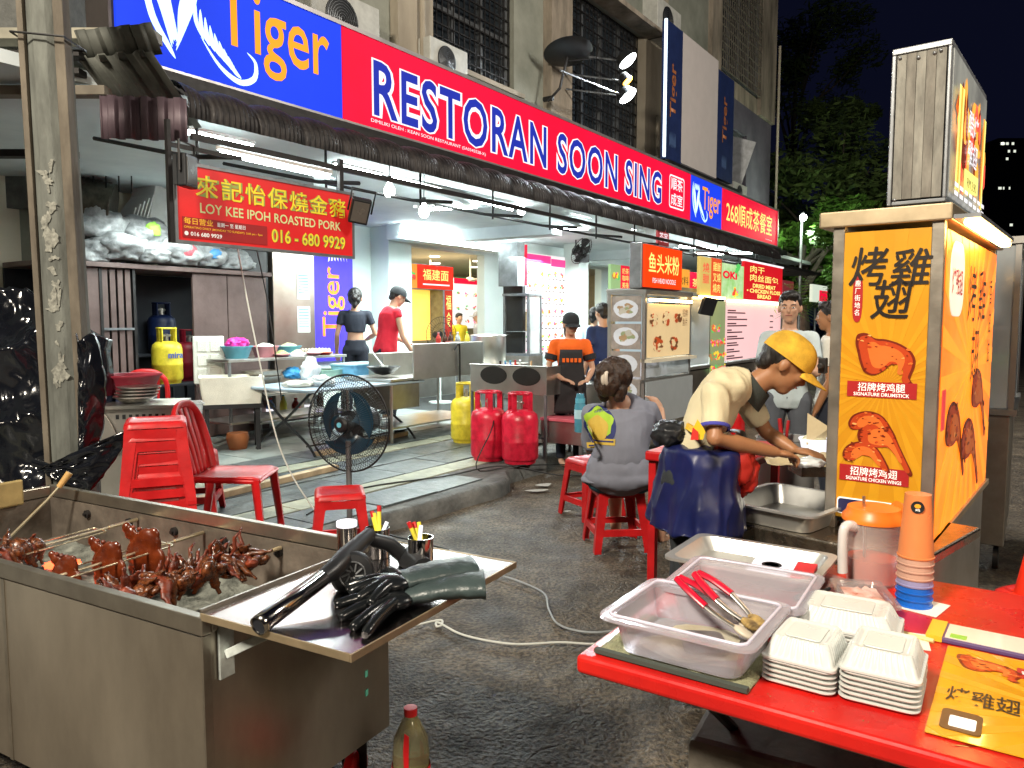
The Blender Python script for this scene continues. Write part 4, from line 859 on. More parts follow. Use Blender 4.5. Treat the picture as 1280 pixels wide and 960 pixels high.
# ================================================================ chairs and stools
CH = lambda px, py, z, d: D(px, py, d)
p = D(292, 590, 4.75); ch1 = chair((p.x, p.y, .13), rad(92), 'red armless chair nearest the pedestal fan')
p = D(185, 470, 8.2); chair((p.x, p.y, .13), rad(200), 'red chair farthest back beside the brown cabinet')
p = D(229, 560, 7.1); stool((p.x, p.y, .13), .5, 'red stool carrying the clear tub')
tub(Vector((p.x, p.y, .582)), .36, .30, .17, m_clear, 'clear plastic tub on a red stool', rz=.5, name='storage_tub', grp=None)
p = D(240, 575, 5.4); stool((p.x, p.y, .13), .2, 'red stool between the stack and the chair')
p = D(196, 560, 4.15)
for k in range(7):
    stool((p.x+rr.uniform(-.004, .004), p.y+rr.uniform(-.004, .004), .13+.066*k), .42+rr.uniform(-.02, .02), ['lowest', 'second lowest', 'third lowest', 'middle', 'third from the top', 'second from the top', 'topmost'][k]+' stool of the red stack behind the grill')
p = D(425, 625, 4.75); stool((p.x, p.y, 0), .25, 'lone red stool in front of the pedestal fan')
# ================================================================ pedestal fan
p = D(437, 640, 5.25); fan = T('pedestal_fan', 'black industrial pedestal fan with round wire cage', 'fan', (p.x, p.y, 0), .0)
hz = D(437, 528, 5.3).z; FR = .335
b = M(); b.lathe([(0, 0), (.24, 0), (.24, .02), (.05, .05), (.03, .08)], 32); b.build('base', m_black, fan, smooth=40)
b = M(); b.tube([(0, 0, .05), (0, 0, hz-.12)], .02, 12); b.build('pole', m_rail, fan, smooth=40)
head = M(); head.tube([(0, .02, 0), (0, .27, 0)], .088, 24); head.tube([(0, .27, 0), (0, .31, 0)], [.08, .05], 24); head.box((0, .1, -.13), (.05, .08, .12)); head.tube([(0, .12, .1), (0, .12, .14)], .012, 6)
hm = head.build('motor', m_black, fan, (0, 0, hz), (0, 0, rad(-24)), smooth=40)
def loc_(name, bm_, mm): o = bm_.build(name, mm, fan, (0, 0, hz), (0, 0, rad(-24)), smooth=60, weld=False); return o
b = M()
for z, yy in ((FR, .0),): b.tube([(FR*math.cos(a), yy, FR*math.sin(a)) for a in np.linspace(0, 2*PI, 49)[:-1]], .007, 6, closed=True)
for k in range(96):
    a = 2*PI*k/96
    for s, dp in ((-1, .10), (1, .08)):
        b.tube([(r_*math.cos(a+(.12 if s < 0 else 0)*(1-r_/FR)), s*dp*(1-(r_/FR)**2)**.5, r_*math.sin(a+(.12 if s < 0 else 0)*(1-r_/FR))) for r_ in (.07, .14, .21, .27, .31, FR)], .0016, 3, caps=False)
for r_ in (.08, .16, .24, .29):
    for s, dp in ((-1, .10), (1, .08)): b.tube([(r_*math.cos(a), s*dp*(1-(r_/FR)**2)**.5, r_*math.sin(a)) for a in np.linspace(0, 2*PI, 33)[:-1]], .002, 4, closed=True)
loc_('wire_cage', b, m_iron)['kind'] = 'stuff'
mbl = mat('blade_blue', (.006, .035, .065), .3)
for k in range(3):
    b = M(); a0 = k*2*PI/3+.6
    def bf(a, c): r_ = .05+.17*c; th = a0+(a-.5)*(.6+1.5*c); return (r_*math.cos(th), .035*(a-.5)*2, r_*math.sin(th))
    b.grid(bf, 8, 6); loc_('blade', b, mbl)
b = M(); b.lathe([(0, .1), (.04, .1), (.055, .085), (.055, 0)], 20); o = b.build('hub', m_black, fan, (0, 0, hz), (PI/2, 0, rad(-24)), smooth=40)
b = M(); b.lathe([(.0, .104), (.018, .104), (.018, .1)], 16); b.build('hub_badge', m_bpl, fan, (0, 0, hz), (PI/2, 0, rad(-24)), smooth=40)
# ================================================================ cooking bench (left) with tall steel splash panel
BU0, BN_ = WN(515, 450, 5.9)[0], 5.9; BU1 = WN(600, 450, 5.9)[0]
bt = stand_table(BU0-.35, BU1+.05, BN_, BN_+.75, .86, 'steel cooking bench with a tall splash panel', leg=m_steel, name='cooking_bench', cat='bench', shelf=[.16])
zt = WN(515, 430, BN_)[1]; B('splash_panel', m_steel, bt, ((.35, -.03, .70), (BU1-BU0+.35, -.005, zt-.13)), bevel=.006); B('splash_side', m_steel, bt, ((BU1-BU0+.355, -.03, .70), (BU1-BU0+.38, .7, zt-.13)))
b = M(); b.tube(spline([(BU1-BU0-.25, -.05, zt-.22), (BU1-BU0-.2, -.08, zt-.15), (BU1-BU0-.15, -.06, zt-.25), (BU1-BU0-.15, -.06, .1)], 5), .012, 6); b.build('gas_hose', m_cord, bt, smooth=50)
B('side_box', m_dsteel, bt, ((.0, .02, .38), (.5, .6, .70)), bevel=.01)
b = M(); b.lathe([(.02, 0), (.1, .02), (.19, .09), (.2, .1), (.185, .095), (.09, .03), (0, .02)], 24); wk = b.build('wok', m_black, None, F(BU0-.1, BN_+.35, .88), smooth=60); tag(wk, 'black wok on the bench in front of the cook in red', 'wok')
b = M(); b.tube([(0, 0, 0), (.28, -.1, .18)], .008, 6); b.lathe([(0, 0), (.05, .01), (.055, .03)], 14, c=(0, 0, -.02)); tag(b.build('ladle', m_steel, None, F(BU0-.15, BN_+.3, .98), (0, 0, 2.6), smooth=50), 'long steel ladle resting in the black wok', 'ladle')
def pot(px, py, n, z, r, h, label, mm=m_steel, lid=True, cat='pot', hand=True):
    t = T('cooking_pot', label, cat, on(px, py, n, z), RZ, 'stock pots'); b = M(); b.lathe([(r*.97, 0), (r, .01), (r, h), (r*1.04, h+.004), (r*.96, h+.002), (r*.96, .02), (0, .02)], 32); b.build('body', mm, t, smooth=40)
    if lid: b = M(); b.lathe([(r*1.05, h+.006), (r*1.02, h+.02), (r*.3, h+.04), (0, h+.045)], 32); b.build('lid', mm, t, smooth=40)
    if hand:
        b = M()
        for s in (-1, 1): b.tube([(s*r, -.05, h*.8), (s*(r+.04), -.04, h*.8), (s*(r+.04), .04, h*.8), (s*r, .05, h*.8)], .008, 6)
        b.build('handle', m_rail, t, smooth=40)
    return t
pot(610, 440, 6.9, .86, .27, .42, 'tall steel stock pot beside the white column'); stand_table(WN(610, 440, 6.9)[0]-.4, WN(610, 440, 6.9)[0]+.6, 6.55, 7.25, .86, 'steel stand under the tall stock pot')
for k, (px, lb) in enumerate(((548, 'small pink topped sauce bottle'), (556, 'dark sauce bottle'), (563, 'second dark sauce bottle'), (572, 'clear seasoning bottle'), (584, 'green capped bottle'))):
    bottle(on(px, 410, 6.5, .88+.26), .035, .22, mats_b[(3, 0, 0, 4, 2)[k]], (m_pnk, m_black, m_black, m_wht, m_sg)[k], lb+' on the cooking bench ledge', 'sauce bottles on the bench', None)
B('bottle_ledge', m_steel, bt, ((.4, .5, .72), (BU1-BU0+.3, .74, .99)))
# loose pale beam and pipes on the floor
b = M(); b.bar(F(5.3, 6.0, .15), F(6.9, 6.25, .16), .09, .05); tag(b.build('wooden_beam', mat('pale_wood', (.42, .32, .20), .7, var=.3, scale=8), bevel=.004), 'long pale wooden beam lying on the pavement behind the fan', 'beam')
b = M(); b.bar(F(2.7, 5.1, .16), F(4.9, 5.3, .16), .08, .05); tag(b.build('wooden_beam', MATS['pale_wood'], bevel=.004), 'pale wooden beam lying behind the red chair', 'beam')
# white stand fan in the shop
p = on(550, 412, 8.3, .13); t = T('stand_fan', 'thin white stand fan in front of the shop opening', 'fan', p, RZ-.3); b = M(); b.lathe([(.2, 0), (.2, .02), (.03, .04)], 20); b.tube([(0, 0, 0), (0, 0, 1.1)], .015, 8); b.build('pole', m_white, t, smooth=40)
b = M(); 
for k in range(36): a = 2*PI*k/36; b.tube([(r_*math.cos(a), -.05*(1-(r_/.3)**2)-.04, r_*math.sin(a)+1.15) for r_ in (.04, .18, .3)], .0025, 3, caps=False)
for r_ in (.1, .2, .3): b.tube([(r_*math.cos(a), -.04-.05*(1-(r_/.3)**2), 1.15+r_*math.sin(a)) for a in np.linspace(0, 2*PI, 25)[:-1]], .005, 4, closed=True)
b.build('wire_cage', m_iron, t, weld=False)['kind'] = 'stuff'; b = M(); b.tube([(0, 0, 1.15), (0, .14, 1.15)], .06, 14); b.build('motor', m_black, t, smooth=40)
# ================================================================ steel range facing the lane, with cylinders
RU = 6.5; n0, n1 = WU(683, 480, RU)[0], WU(588, 480, RU)[0]
rg = T('steel_range', 'stainless street range with two sooty marks and thin legs', 'stove', F(RU, n0, .13), RZ); RW = n1-n0
b = M(); b.b2((0, 0, .63), (.02, RW, .92)); b.b2((0, -.012, .905), (.03, RW+.012, .925)); b.b2((.02, 0, .63), (.5, .02, .92)); b.build('splash_panel', m_steel, rg, bevel=.003)
B('burner_top', m_dsteel, rg, ((.02, .02, .66), (.55, RW, .69)))
for y in (.25, .68): b = M(); b.lathe([(.17, 0), (.15, .001), (0, .001)], 24); o = b.build('soot_mark', mat('soot', (.03, .028, .026), .45, .6), rg, (-.003, RW*y, .815), (0, -PI/2, 0)); o.scale = (.55, 1, 1)
for x, y in ((.01, .015), (.01, RW-.015), (.5, .015), (.5, RW-.015)): b = M(); b.b2((x-.012, y-.012, 0 if y > .1 else -.0), (x+.012, y+.012, .64)); b.build('leg', m_rail, rg)
b = M(); b.bar((0.01, 0, .2), (.01, RW, .2), .02, .02); b.build('crossbar', m_rail, rg)
gas(*GU(611, 574, .13), .13, m_gasr, 'red gas cylinder on the left under the steel range', 1.13, rz=.3)
gas(*GU(650, 578, .13), .13, m_gasr, 'red gas cylinder on the right under the steel range', 1.13, rz=1.2)
gas(*GU(583, 552, .13), .13, m_gasy, 'yellow gas cylinder behind the two red ones', 1.12, rz=.8)
p = GU(665, 560, .13); gas(p[0]+.4, p[1]+.3, .13, m_gasy, 'yellow gas cylinder half hidden behind the range leg', 1.1)
b = M(); b.tube(spline([F(6.3, 4.5, .78), F(6.0, 4.3, .5), F(5.6, 4.2, .15), F(6.0, 4.0, .14), F(6.9, 3.9, .02)], 6), .006, 5); tag(b.build('gas_hose', m_cord, smooth=60), 'thin black hose trailing from the red cylinders over the kerb', 'hose')
b = M(); b.tube(spline([F(3.6, 4.2, .14), F(4.4, 4.5, .142), F(5.2, 4.25, .142), F(5.9, 4.1, .14), F(6.4, 3.7, .01), F(7.2, 3.3, .01)], 8), .007, 5); tag(b.build('power_cable', m_cord, smooth=60), 'black cable lying across the pavement slabs', 'cable')
# cook's side counter with pans, mortar, bottles
cb = stand_table(6.95, 8.1, 4.1, 4.75, .80, 'steel side counter crowded with pans beside the cook in orange and black', shelf=[.2], zb=.0)
B('front_sheet', m_steel, cb, ((.0, -.01, .3), (1.15, -.001, .77)), ((-.012, 0, .3), (-.001, .65, .77)))
b = M(); b.lathe([(.06, 0), (.12, .03), (.15, .12), (.14, .13), (.1, .05), (0, .04)], 22); tag(b.build('clay_wok', mat('charred', (.05, .03, .02), .7), None, F(6.95, 4.45, .82), smooth=60), 'charred clay bowl on the side counter', 'bowl')
def dish(u, n, z, r, mm, label, fill=None, h=.06):
    return basin(F(u, n, z), r, h, mm, label, fill, 'bowl', 'bowls on the side counter')
dish(7.35, 4.6, .82, .14, m_steel, 'steel bowl of yellow noodles in the hands of the cook in orange', mat('noodles', (.75, .55, .15), .5, bump=.8), .1)
dish(7.2, 4.25, .82, .16, m_steel, 'wide steel dish at the front of the side counter'); dish(7.6, 4.3, .82, .12, m_bag, 'pale bowl at the right of the side counter')
b = M(); b.tube([F(6.95, 4.5, .88), F(7.15, 4.6, 1.06)], .012, 8); tag(b.build('pestle', mat('wood', (.4, .25, .12), .6)), 'wooden pestle leaning out of the clay bowl', 'pestle')
for k in range(5): bottle(F(7.35+.1*k-.3, 4.95, .82), .03, .24, mats_b[(0, 1, 1, 3, 4)[k]], (m_black, m_bpl, m_bpl, m_redpl, m_wht)[k], ['dark soy bottle', 'blue capped water bottle', 'second blue capped bottle', 'red capped chilli bottle', 'white capped clear bottle'][k]+' behind the side counter', 'bottles behind the side counter')
stand_table(6.95, 7.9, 4.85, 5.1, .82, 'narrow steel bottle shelf behind the side counter')
# low pink-topped table with blue flask
p = GU(700, 532, .56); q = G(725, 545, .5)
lt = T('low_table', 'low steel table with a pink top beside the seated woman', 'table', F(*GU(690, 588, 0), 0), RZ); B('table_top', mat('pink_top', (.62, .12, .16), .4), lt, ((0, -.35, .50), (.7, .15, .53)), bevel=.005); B('apron', m_steel, lt, ((.01, -.34, .28), (.69, .14, .495)))
for x, y in ((.03, -.32), (.03, .1), (.65, -.32), (.65, .1)): B('leg', m_rail, lt, ((x, y, 0), (x+.03, y+.03, .28)))
t = T('water_flask', 'clear blue water flask on the pink-topped table', 'flask', F(*GU(725, 540, .53), .53), 0); b = M(); b.lathe([(.045, 0), (.05, .01), (.05, .24), (.04, .26), (.04, .3), (.032, .34), (0, .345)], 20); b.build('body', mat('flask_blue', (.15, .55, .75), .12, trans=.5), t, smooth=50)
b = M(); b.lathe([(.052, .12), (.052, .2)], 20, caps=False); b.build('band', mat('flask_band', (.45, .7, .8), .4), t); b = M(); b.lathe([(.043, .26), (.043, .3)], 18, caps=False); b.build('cap', m_bpl, t)
# ================================================================ lit menu wall, glass case, wall fan
m_menu = sign('menu_white', (.95, .88, .88), .72)
fc = [sign('food_'+n, c, .8) for n, c in (('red', (.8, .08, .04)), ('green', (.10, .55, .12)), ('yellow', (.95, .65, .05)), ('brown', (.5, .22, .06)), ('pink', (.9, .15, .4)))]
def food_print(par, x, z, r, seed, y, mats_=None, name='food_picture', plate=None, n=9):
    r_ = random.Random(seed); mm = mats_ or fc[:4]; b = M()
    if plate is not None: b.plate(blob(x, z, r*1.15, r*.8, seed, 18, .05), y, mi=0)
    for k in range(n):
        a = r_.uniform(0, 6.28); d = r*.6*r_.random()**.5; s = r*r_.uniform(.16, .4)
        b.plate(blob(x+d*math.cos(a), z+d*.7*math.sin(a), s, s*r_.uniform(.4, .8), r_.randrange(999), 9, .4), y-.0012-.0004*k, .0004, mi=(1 if plate is not None else 0)+r_.randrange(len(mm)))
    return b.build(name, ([plate] if plate is not None else [])+list(mm), par, weld=False)
MN = 7.6; mu0, mz1 = WN(656, 315, MN); mu1, _ = WN(706, 320, MN); mz0 = WN(656, 445, MN)[1]
mw = T('menu_lightbox', 'tall glowing white menu board crowded with small food pictures', 'menu board', F(mu0, MN, mz0), RZ); W_, H_ = mu1-mu0, mz1-mz0
mp = B('lit_panel', m_menu, mw, ((0, 0, 0), (W_, .1, H_))); B('side_edge', m_black, mw, ((-.10, -.02, 0), (-.003, .4, H_+.02))); B('header', sign('magenta', (.85, .05, .25), .9), mw, ((0, -.012, H_-.16), (W_*.62, -.001, H_-.02)), ((W_*.64, -.012, H_-.2), (W_, -.001, H_-.06)))
for j in range(7):
    for i in range(6):
        food_print(mw, W_*(i+.5)/6, (H_-.25)*(j+.55)/7, .095, i*13+j, -.004, fc)
b = M(); rg_ = random.Random(2)
for j in range(7):
    for i in range(11): x = W_*(i+.3)/11; z = (H_-.25)*(j+.02)/7+.02; b.plate([(x, z), (x+.08, z), (x+.08, z+.022), (x, z+.022)], -.004)
b.build('caption', mat('caption_dark', (.06, .03, .03), .6), mw)['kind'] = 'stuff'
sb_ = T('side_lightbox', 'narrow grey lightbox end with a red face left of the menu board', 'lightbox', F(mu0-.34, MN-.15, mz1-.62), RZ); B('casing', m_rail, sb_, ((-.12, 0, 0), (.1, .4, .75))); B('face', m_red, sb_, ((.103, .02, .02), (.22, .38, .73)))
gc = T('glass_case', 'glass food display case on legs beside the menu board', 'display case', F(WN(625, 380, 7.9)[0], 7.3, .9), RZ)
b = M(); cw, cd, chh = .40, .5, 1.05
for x in (0, cw):
    for y in (0, cd): b.b2((x-.02, y-.02, 0), (x+.02, y+.02, chh))
for z in (0, chh): b.b2((-.03, -.03, z), (cw+.03, cd+.03, z+.04))
b.build('frame', m_rail, gc); B('pane', m_clear, gc, ((.02, -.004, .04), (cw-.02, .002, chh))); B('shelf', m_clear, gc, ((.02, 0, .42), (cw-.02, cd, .43))); B('base', m_dsteel, gc, ((-.03, -.03, -.76), (cw+.03, cd+.03, -.002)))
B('paper_bag', mat('brown_bag', (.45, .32, .18), .7), None, ((0, 0, 0), (.22, .12, .34))); pb = bpy.data.objects['paper_bag']; pb.location = gc.location+Vector(F(.25, .1, .435)); pb.rotation_euler.z = RZ; tag(pb, 'brown paper bag standing inside the glass case', 'paper bag')
u_, z_ = WN(727, 313, 7.0); t = T('wall_fan', 'black wall fan hanging above the cook in orange', 'fan', F(u_, 7.0, z_), RZ-.5)
b = M(); R_ = .27
for k in range(30): a = 2*PI*k/30; b.tube([(r_*math.cos(a), -.06*(1-(r_/R_)**2), r_*math.sin(a)) for r_ in (.04, .16, R_)], .003, 3, caps=False)
for r_ in (.1, .19, R_): b.tube([(r_*math.cos(a), -.06*(1-(r_/R_)**2), r_*math.sin(a)) for a in np.linspace(0, 2*PI, 25)[:-1]], .006, 4, closed=True)
o = b.build('wire_cage', m_iron, t, rot=(.5, 0, .4), weld=False); o['kind'] = 'stuff'
b = M(); b.tube([(0, .05, 0), (0, .22, 0)], .08, 14); b.box((.15, .2, -.12), (.2, .15, .16)); b.tube([(0, .2, 0), (0, .2, .4), (-.3, .3, .45)], .015, 6); b.build('motor', m_black, t, smooth=40)
for k in range(4):
    b = M(); a0 = k*PI/2
    b.grid(lambda a, c: ((.04+.2*c)*math.cos(a0+(a-.5)*1.1), .03*(a-.5), (.04+.2*c)*math.sin(a0+(a-.5)*1.1)), 5, 3); b.build('blade', m_black, t, rot=(.5, 0, .4), weld=False)
# ================================================================ noodle stall inside the opening
NN = 9.25; a0, zz1 = WN(500, 327, NN); a1, _ = WN(566, 327, NN); zz0 = WN(500, 360, NN)[1]
ns = T('noodle_stall', 'glowing orange noodle stall inside the shop opening', 'stall', F(a0, NN, 0), RZ); SW = (a1-a0)
z1 = zz1; z0 = zz0
B('lightbox', m_rail, ns, ((0, .02, z0), (SW, .4, z1))); fp = B('sign_face', sign('stall_red', (.95, .03, .01), .8), ns, ((SW*.30, -.01, z0+.015), (SW, .018, z1-.015))); fq = B('sign_picture', sign('pic_orange', (.9, .35, .05), .7), ns, ((0, -.01, z0+.015), (SW*.295, .018, z1-.015)))
food_print(fq, SW*.15, (z0+z1)/2, .2, 5, -.012, fc, n=16, name='noodle_print')
text('福建面', fp, SW*.40, z0+.17, SW*.5, .2, m_yel, -.012, bold=.008); b = M(); b.plate([(SW*.4, z0+.08), (SW*.92, z0+.08), (SW*.92, z0+.105), (SW*.4, z0+.105)], -.012); b.build('underline', m_wht, fp)
B('warm_panel', mat('warm_panel', (1, .62, .12), .4, emit=1.0, ecol=(1, .55, .08), var=.2), ns, ((.05, .3, 1.15), (SW*.78, .34, 2.12))); B('frame', m_rail, ns, ((0, 0, 1.05), (.03, .4, z0)), ((SW*.8, 0, 1.05), (SW*.83, .4, z0)), ((0, 0, 1.02), (SW, .5, 1.08)))
rp_ = B('red_scroll', sign('scroll_red', (.7, .04, .02), .5), ns, ((SW*.85, .02, 1.1), (SW*1.0, .05, z0))); text('福\n食', rp_, SW*.87, 1.4, SW*.11, .6, m_yel, .017, bold=.008)
B('counter', m_steel, ns, ((-.1, -.1, .13), (SW*1.3, .6, 1.0)), bevel=.01)
mb2 = T('menu_board', 'small white picture menu board beyond the opening', 'menu board', F(WN(585, 380, 10.5)[0]-.5, 10.5, 1.35), RZ); B('panel', sign('menu2', (.9, .9, .9), .7), mb2, ((0, 0, 0), (1.2, .04, 1.1))); B('header', m_red, mb2, ((0, -.01, .98), (1.2, -.001, 1.1)))
for i in range(4):
    for j in range(3): food_print(mb2, .15+.3*i, .15+.3*j, .1, i+9*j, -.004, fc, n=5)
gb = T('green_banner', 'green banner with a pale arch inside the shop', 'banner', F(WN(585, 350, 13)[0]-.5, 13, 1.9), RZ); B('sheet', sign('green_b', (.02, .30, .10), .5), gb, ((0, 0, 0), (2.2, .04, .8))); b = M(); b.tube([(.7+.4*math.cos(a), -.03, .1+.5*math.sin(a)) for a in np.linspace(0, PI, 12)], .07, 6); b.build('arch', sign('lime', (.5, .8, .2), .5), gb)
for k in range(2):
    u_, z_ = WN((538, 588)[k], 330, 11.5-(k*1)); t = T('ceiling_fan', ['ceiling fan above the noodle stall', 'ceiling fan by the green banner'][k], 'fan', F(u_, 11.5-k, 2.4), RZ, 'ceiling fans in the shop'); b = M(); b.tube([(0, 0, .55), (0, 0, .05)], .02, 8); b.lathe([(.1, 0), (.12, .04), (.06, .09)], 14, c=(0, 0, 0)); b.build('motor', m_cream, t, smooth=40)
    for j in range(3): b = M(); b.bar((.1*math.cos(j*2.1), .1*math.sin(j*2.1), .03), (.6*math.cos(j*2.1), .6*math.sin(j*2.1), .03), .12, .01); b.build('blade', m_cream, t)
# ================================================================ fish head noodle stall (tall lightbox stall in the middle)
FU, FNN = 7.8, 3.55; FW2 = 1.32; FD2 = WU(762, 450, FU)[0]-FNN
fs = T('fish_noodle_stall', 'tall hawker stall with four food photos on its side and orange lightbox', 'stall', F(FU, FNN, 0), RZ)
zt = 1.80
m_fr = mat('stall_frame', (.30, .29, .27), .4, .7)
b = M()
for x in (0, FW2):
    for y in (0, FD2): b.b2((x-.02, y-.02, 0), (x+.02, y+.02, zt))
b.b2((-.03, -.03, zt), (FW2+.03, FD2+.03, zt+.05)); b.b2((-.02, -.02, .82), (FW2+.02, FD2+.02, .86)); b.build('frame', m_fr, fs)
B('base_cabinet', m_steel, fs, ((.0, .0, .10), (FW2, FD2, .80)), bevel=.008)
B('apron_sheet', m_clear, fs, ((-.05, -.06, .35), (FW2, -.045, .84)))
m_pl = mat('plate_grey', (.45, .47, .5), .5, emit=.35); m_ph = mat('photo_ground', (.16, .14, .13), .5, emit=.2, col2=(.3, .26, .22), scale=9)
for k in range(4):
    z1_ = zt-.02-.305*k; p = B('food_photo', m_ph, fs, ((-.028, .03, z1_-.28), (-.012, FD2-.03, z1_)))
    q = M(); 
    o = food_print(p, 0, 0, .13, 40+k, 0, [mat('fishgrey', (.35, .33, .27), .5, emit=.3), mat('fishbrown', (.28, .18, .09), .5, emit=.3), mat('fishgreen', (.2, .24, .12), .5, emit=.3)], 'food_print', m_pl, 14); o.location = (-.03, FD2/2, z1_-.14); o.rotation_euler.z = -PI/2
m_wp = mat('warm_poster', (.42, .32, .17), .45, emit=.42, ecol=(.85, .62, .33), var=.08)
pp = B('warm_poster', m_wp, fs, ((.05, -.02, 1.10), (FW2-.03, -.005, zt-.10))); m_ink = mat('brown_ink', (.20, .08, .03), .5, emit=.05); m_ink2 = mat('red_ink', (.5, .08, .02), .5, emit=.15)
for k, (x, z, r) in enumerate(((.2, 1.52, .15), (.55, 1.54, .15), (.88, 1.54, .15), (.33, 1.25, .18), (.78, 1.25, .16))): food_print(pp, x, z, r, 60+k, -.022, [m_ink, m_ink2, m_wp], 'bowl_print', None, 26)
text('招牌\n鱼片', pp, 1.05, 1.45, .16, .2, m_ink, -.022); B('tube', m_warm, fs, ((.06, -.05, zt-.075), (FW2-.03, -.025, zt-.045)))
B('ledge', m_cream, fs, ((-.02, -.10, 1.05), (FW2+.02, .1, 1.085))); B('inner_box', m_wht, fs, ((.1, .2, .87), (.8, .6, 1.04)))
B('glass_pane', m_clear, fs, ((.02, -.01, .88), (FW2-.02, -.004, 1.05)))
lb = T('fish_lightbox', 'orange-red lightbox with yellow characters on top of the stall', 'sign', F(FU-.02, FNN, zt+.06), RZ)
B('casing', m_rail, lb, ((-.02, .02, 0), (1.07, .17, .5)), bevel=.012); fp = B('sign_face', sign('fish_red', (1., .05, .004), .85), lb, ((0.0, -.01, .02), (1.05, .017, .48)))
text('鱼头米粉', fp, .09, .18, .87, .22, m_yel, -.012, bold=.008); text('FISH HEAD NOODLE', fp, .2, .07, .66, .055, m_wht, -.012)
basin(F(FU+.45, FNN+.12, .87), .11, .09, m_steel, 'steel bowl with a red lid knob on the fish stall', m_food, 'bowl', None)
# small dark tv and red plaque above
u_, z_ = WN(800, 290, 4.7); t = T('plaque', 'small red and white plaque hanging under the awning', 'sign', F(WN(822, 300, 4.6)[0], 4.6, z_-.15), RZ); B('board', mat('plaque_red', (.4, .05, .06), .5, emit=.2), t, ((0, 0, 0), (.42, .03, .24)), bevel=.004); text('HALAL', t, .05, .08, .32, .09, m_wht, -.004) if False else text('茶室', t, .06, .05, .3, .14, m_wht, -.004)
# ================================================================ green juice side poster + second stall + menu lightbox
SU = 9.6; SNN = 3.9
s2 = T('second_stall', 'steel hawker stall with a glowing pink menu and pictured side', 'stall', F(SU, SNN, 0), RZ); SL = 3.5; SD = 1.0
b = M()
for x in (0, SL):
    for y in (0, SD): b.b2((x-.025, y-.025, 0), (x+.025, y+.025, 1.95))
b.b2((-.03, -.03, 1.9), (SL+.03, SD+.03, 1.95)); b.b2((-.03, -.03, .84), (SL+.03, SD+.03, .88)); b.build('frame', m_fr, s2)
B('base_cabinet', m_dsteel, s2, ((0, 0, .08), (SL, SD, .82)))
x0, x1 = WN(905, 400, SNN)[0]-SU, WN(962, 400, SNN)[0]-SU
m_pk = sign('pink_menu', (.95, .58, .58), .75, scale=.8)
pm_ = B('menu_panel', m_pk, s2, ((x0, -.03, .90), (x1+.6, -.01, 1.86))); b = M(); rg_ = random.Random(5)
for k in range(8):
    z = 1.66-.1*k; 
    for (xa, xb) in ((x0+.06, x0+.06+rg_.uniform(.2, .5)), (x0+.06, x0+.55+rg_.uniform(.0, .5)), (x1-.1, x1+.1)): b.plate([(xa, z), (xb, z), (xb, z+.02), (xa, z+.02)], -.032); z -= .035
b.build('menu_line', mat('menu_ink', (.10, .03, .05), .6), pm_)['kind'] = 'stuff'
B('tube', m_warm, s2, ((x0, -.07, 1.80), (x1+.6, -.045, 1.835)))
# side with fruit pictures and the little glass front left of it
xp = B('picture_panel', sign('pic_green', (.35, .42, .20), .5, scale=4, col2=(.6, .6, .5)), s2, ((.52, -.03, .80), (x0-.03, -.01, 1.80))) if False else B('picture_panel', sign('pic_green', (.35, .42, .20), .5, scale=4), s2, ((x0-.62, -.03, .70), (x0-.03, -.01, 1.80)))
for k in range(18): food_print(xp, x0-.58+.13*(k % 5), .80+.2*(k//5), .12, 80+k, -.032, fc, 'fruit_print', None, 8)
B('glass_pane', m_clear, s2, ((.03, -.012, .9), (x0-.65, -.004, 1.85))); B('inner_shelf', m_bpl, s2, ((.1, .1, 1.2), (x0-.7, .6, 1.23))); B('inner_back', sign('stall_inner', (.6, .75, .8), .5), s2, ((.05, .9, .9), (x0-.6, .93, 1.85)))
B('monitor', m_black, None, ((-.14, -.02, -.12), (.14, .02, .12))); o = bpy.data.objects['monitor']; u_, z_ = WN(885, 383, 3.7); o.location = F(u_, 3.7, z_); o.rotation_euler = (.3, .1, RZ-.3); tag(o, 'small dark screen hung on the corner of the second stall', 'monitor')
def board(name, label, px0, px1, py0, py1, n, m, cat='sign', th=.05, face='n'):
    a, zt_ = WN(px0, py0, n); c, _ = WN(px1, (py0+py1)/2, n); zb_ = WN(px0, py1, n)[1]
    t = T(name, label, cat, F(a, n, zb_), RZ); B('board', m, t, ((0, 0, 0), (c-a, th, zt_-zb_)), bevel=.003); return t, c-a, zt_-zb_
t, w_, h_ = board('dried_meat_sign', 'red sign with yellow words for dried meat and floss bread', 931, 978, 326, 374, 3.85, sign('meat_red', (.75, .01, .02), .6))
text('肉干\n肉丝面包', t, w_*.13, h_*.50, w_*.74, h_*.42, m_yel, -.003, bold=.008); text('DRIED MEAT', t, w_*.2, h_*.33, w_*.6, h_*.11, m_yel, -.003, bold=.03); text('• CHICKEN FLOSS', t, w_*.06, h_*.19, w_*.88, h_*.11, m_yel, -.003, bold=.03); text('BREAD', t, w_*.32, h_*.05, w_*.36, h_*.11, m_yel, -.003, bold=.03)
b = M(); 
for a, c in (((-.03, -.01, -.03), (w_+.03, .05, -.002)), ((-.03, -.01, h_+.002), (w_+.03, .05, h_+.03))): b.b2(a, c)
b.build('frame', m_wht, t)
t, w_, h_ = board('juice_sign', 'green leafy sign with red letters left of the dried meat sign', 902, 930, 328, 374, 3.86, sign('juice_green', (.25, .60, .12), .7, scale=5, col2=(.75, .9, .6)))
text('OKI', t, w_*.05, h_*.58, w_*.62, h_*.22, m_red, -.003, bold=.05); food_print(t, w_*.6, h_*.2, .18, 7, -.003, fc, 'fruit_print', None, 14); food_print(t, w_*.7, h_*.85, .2, 8, -.003, [fc[1]], 'leaf_print', None, 12)
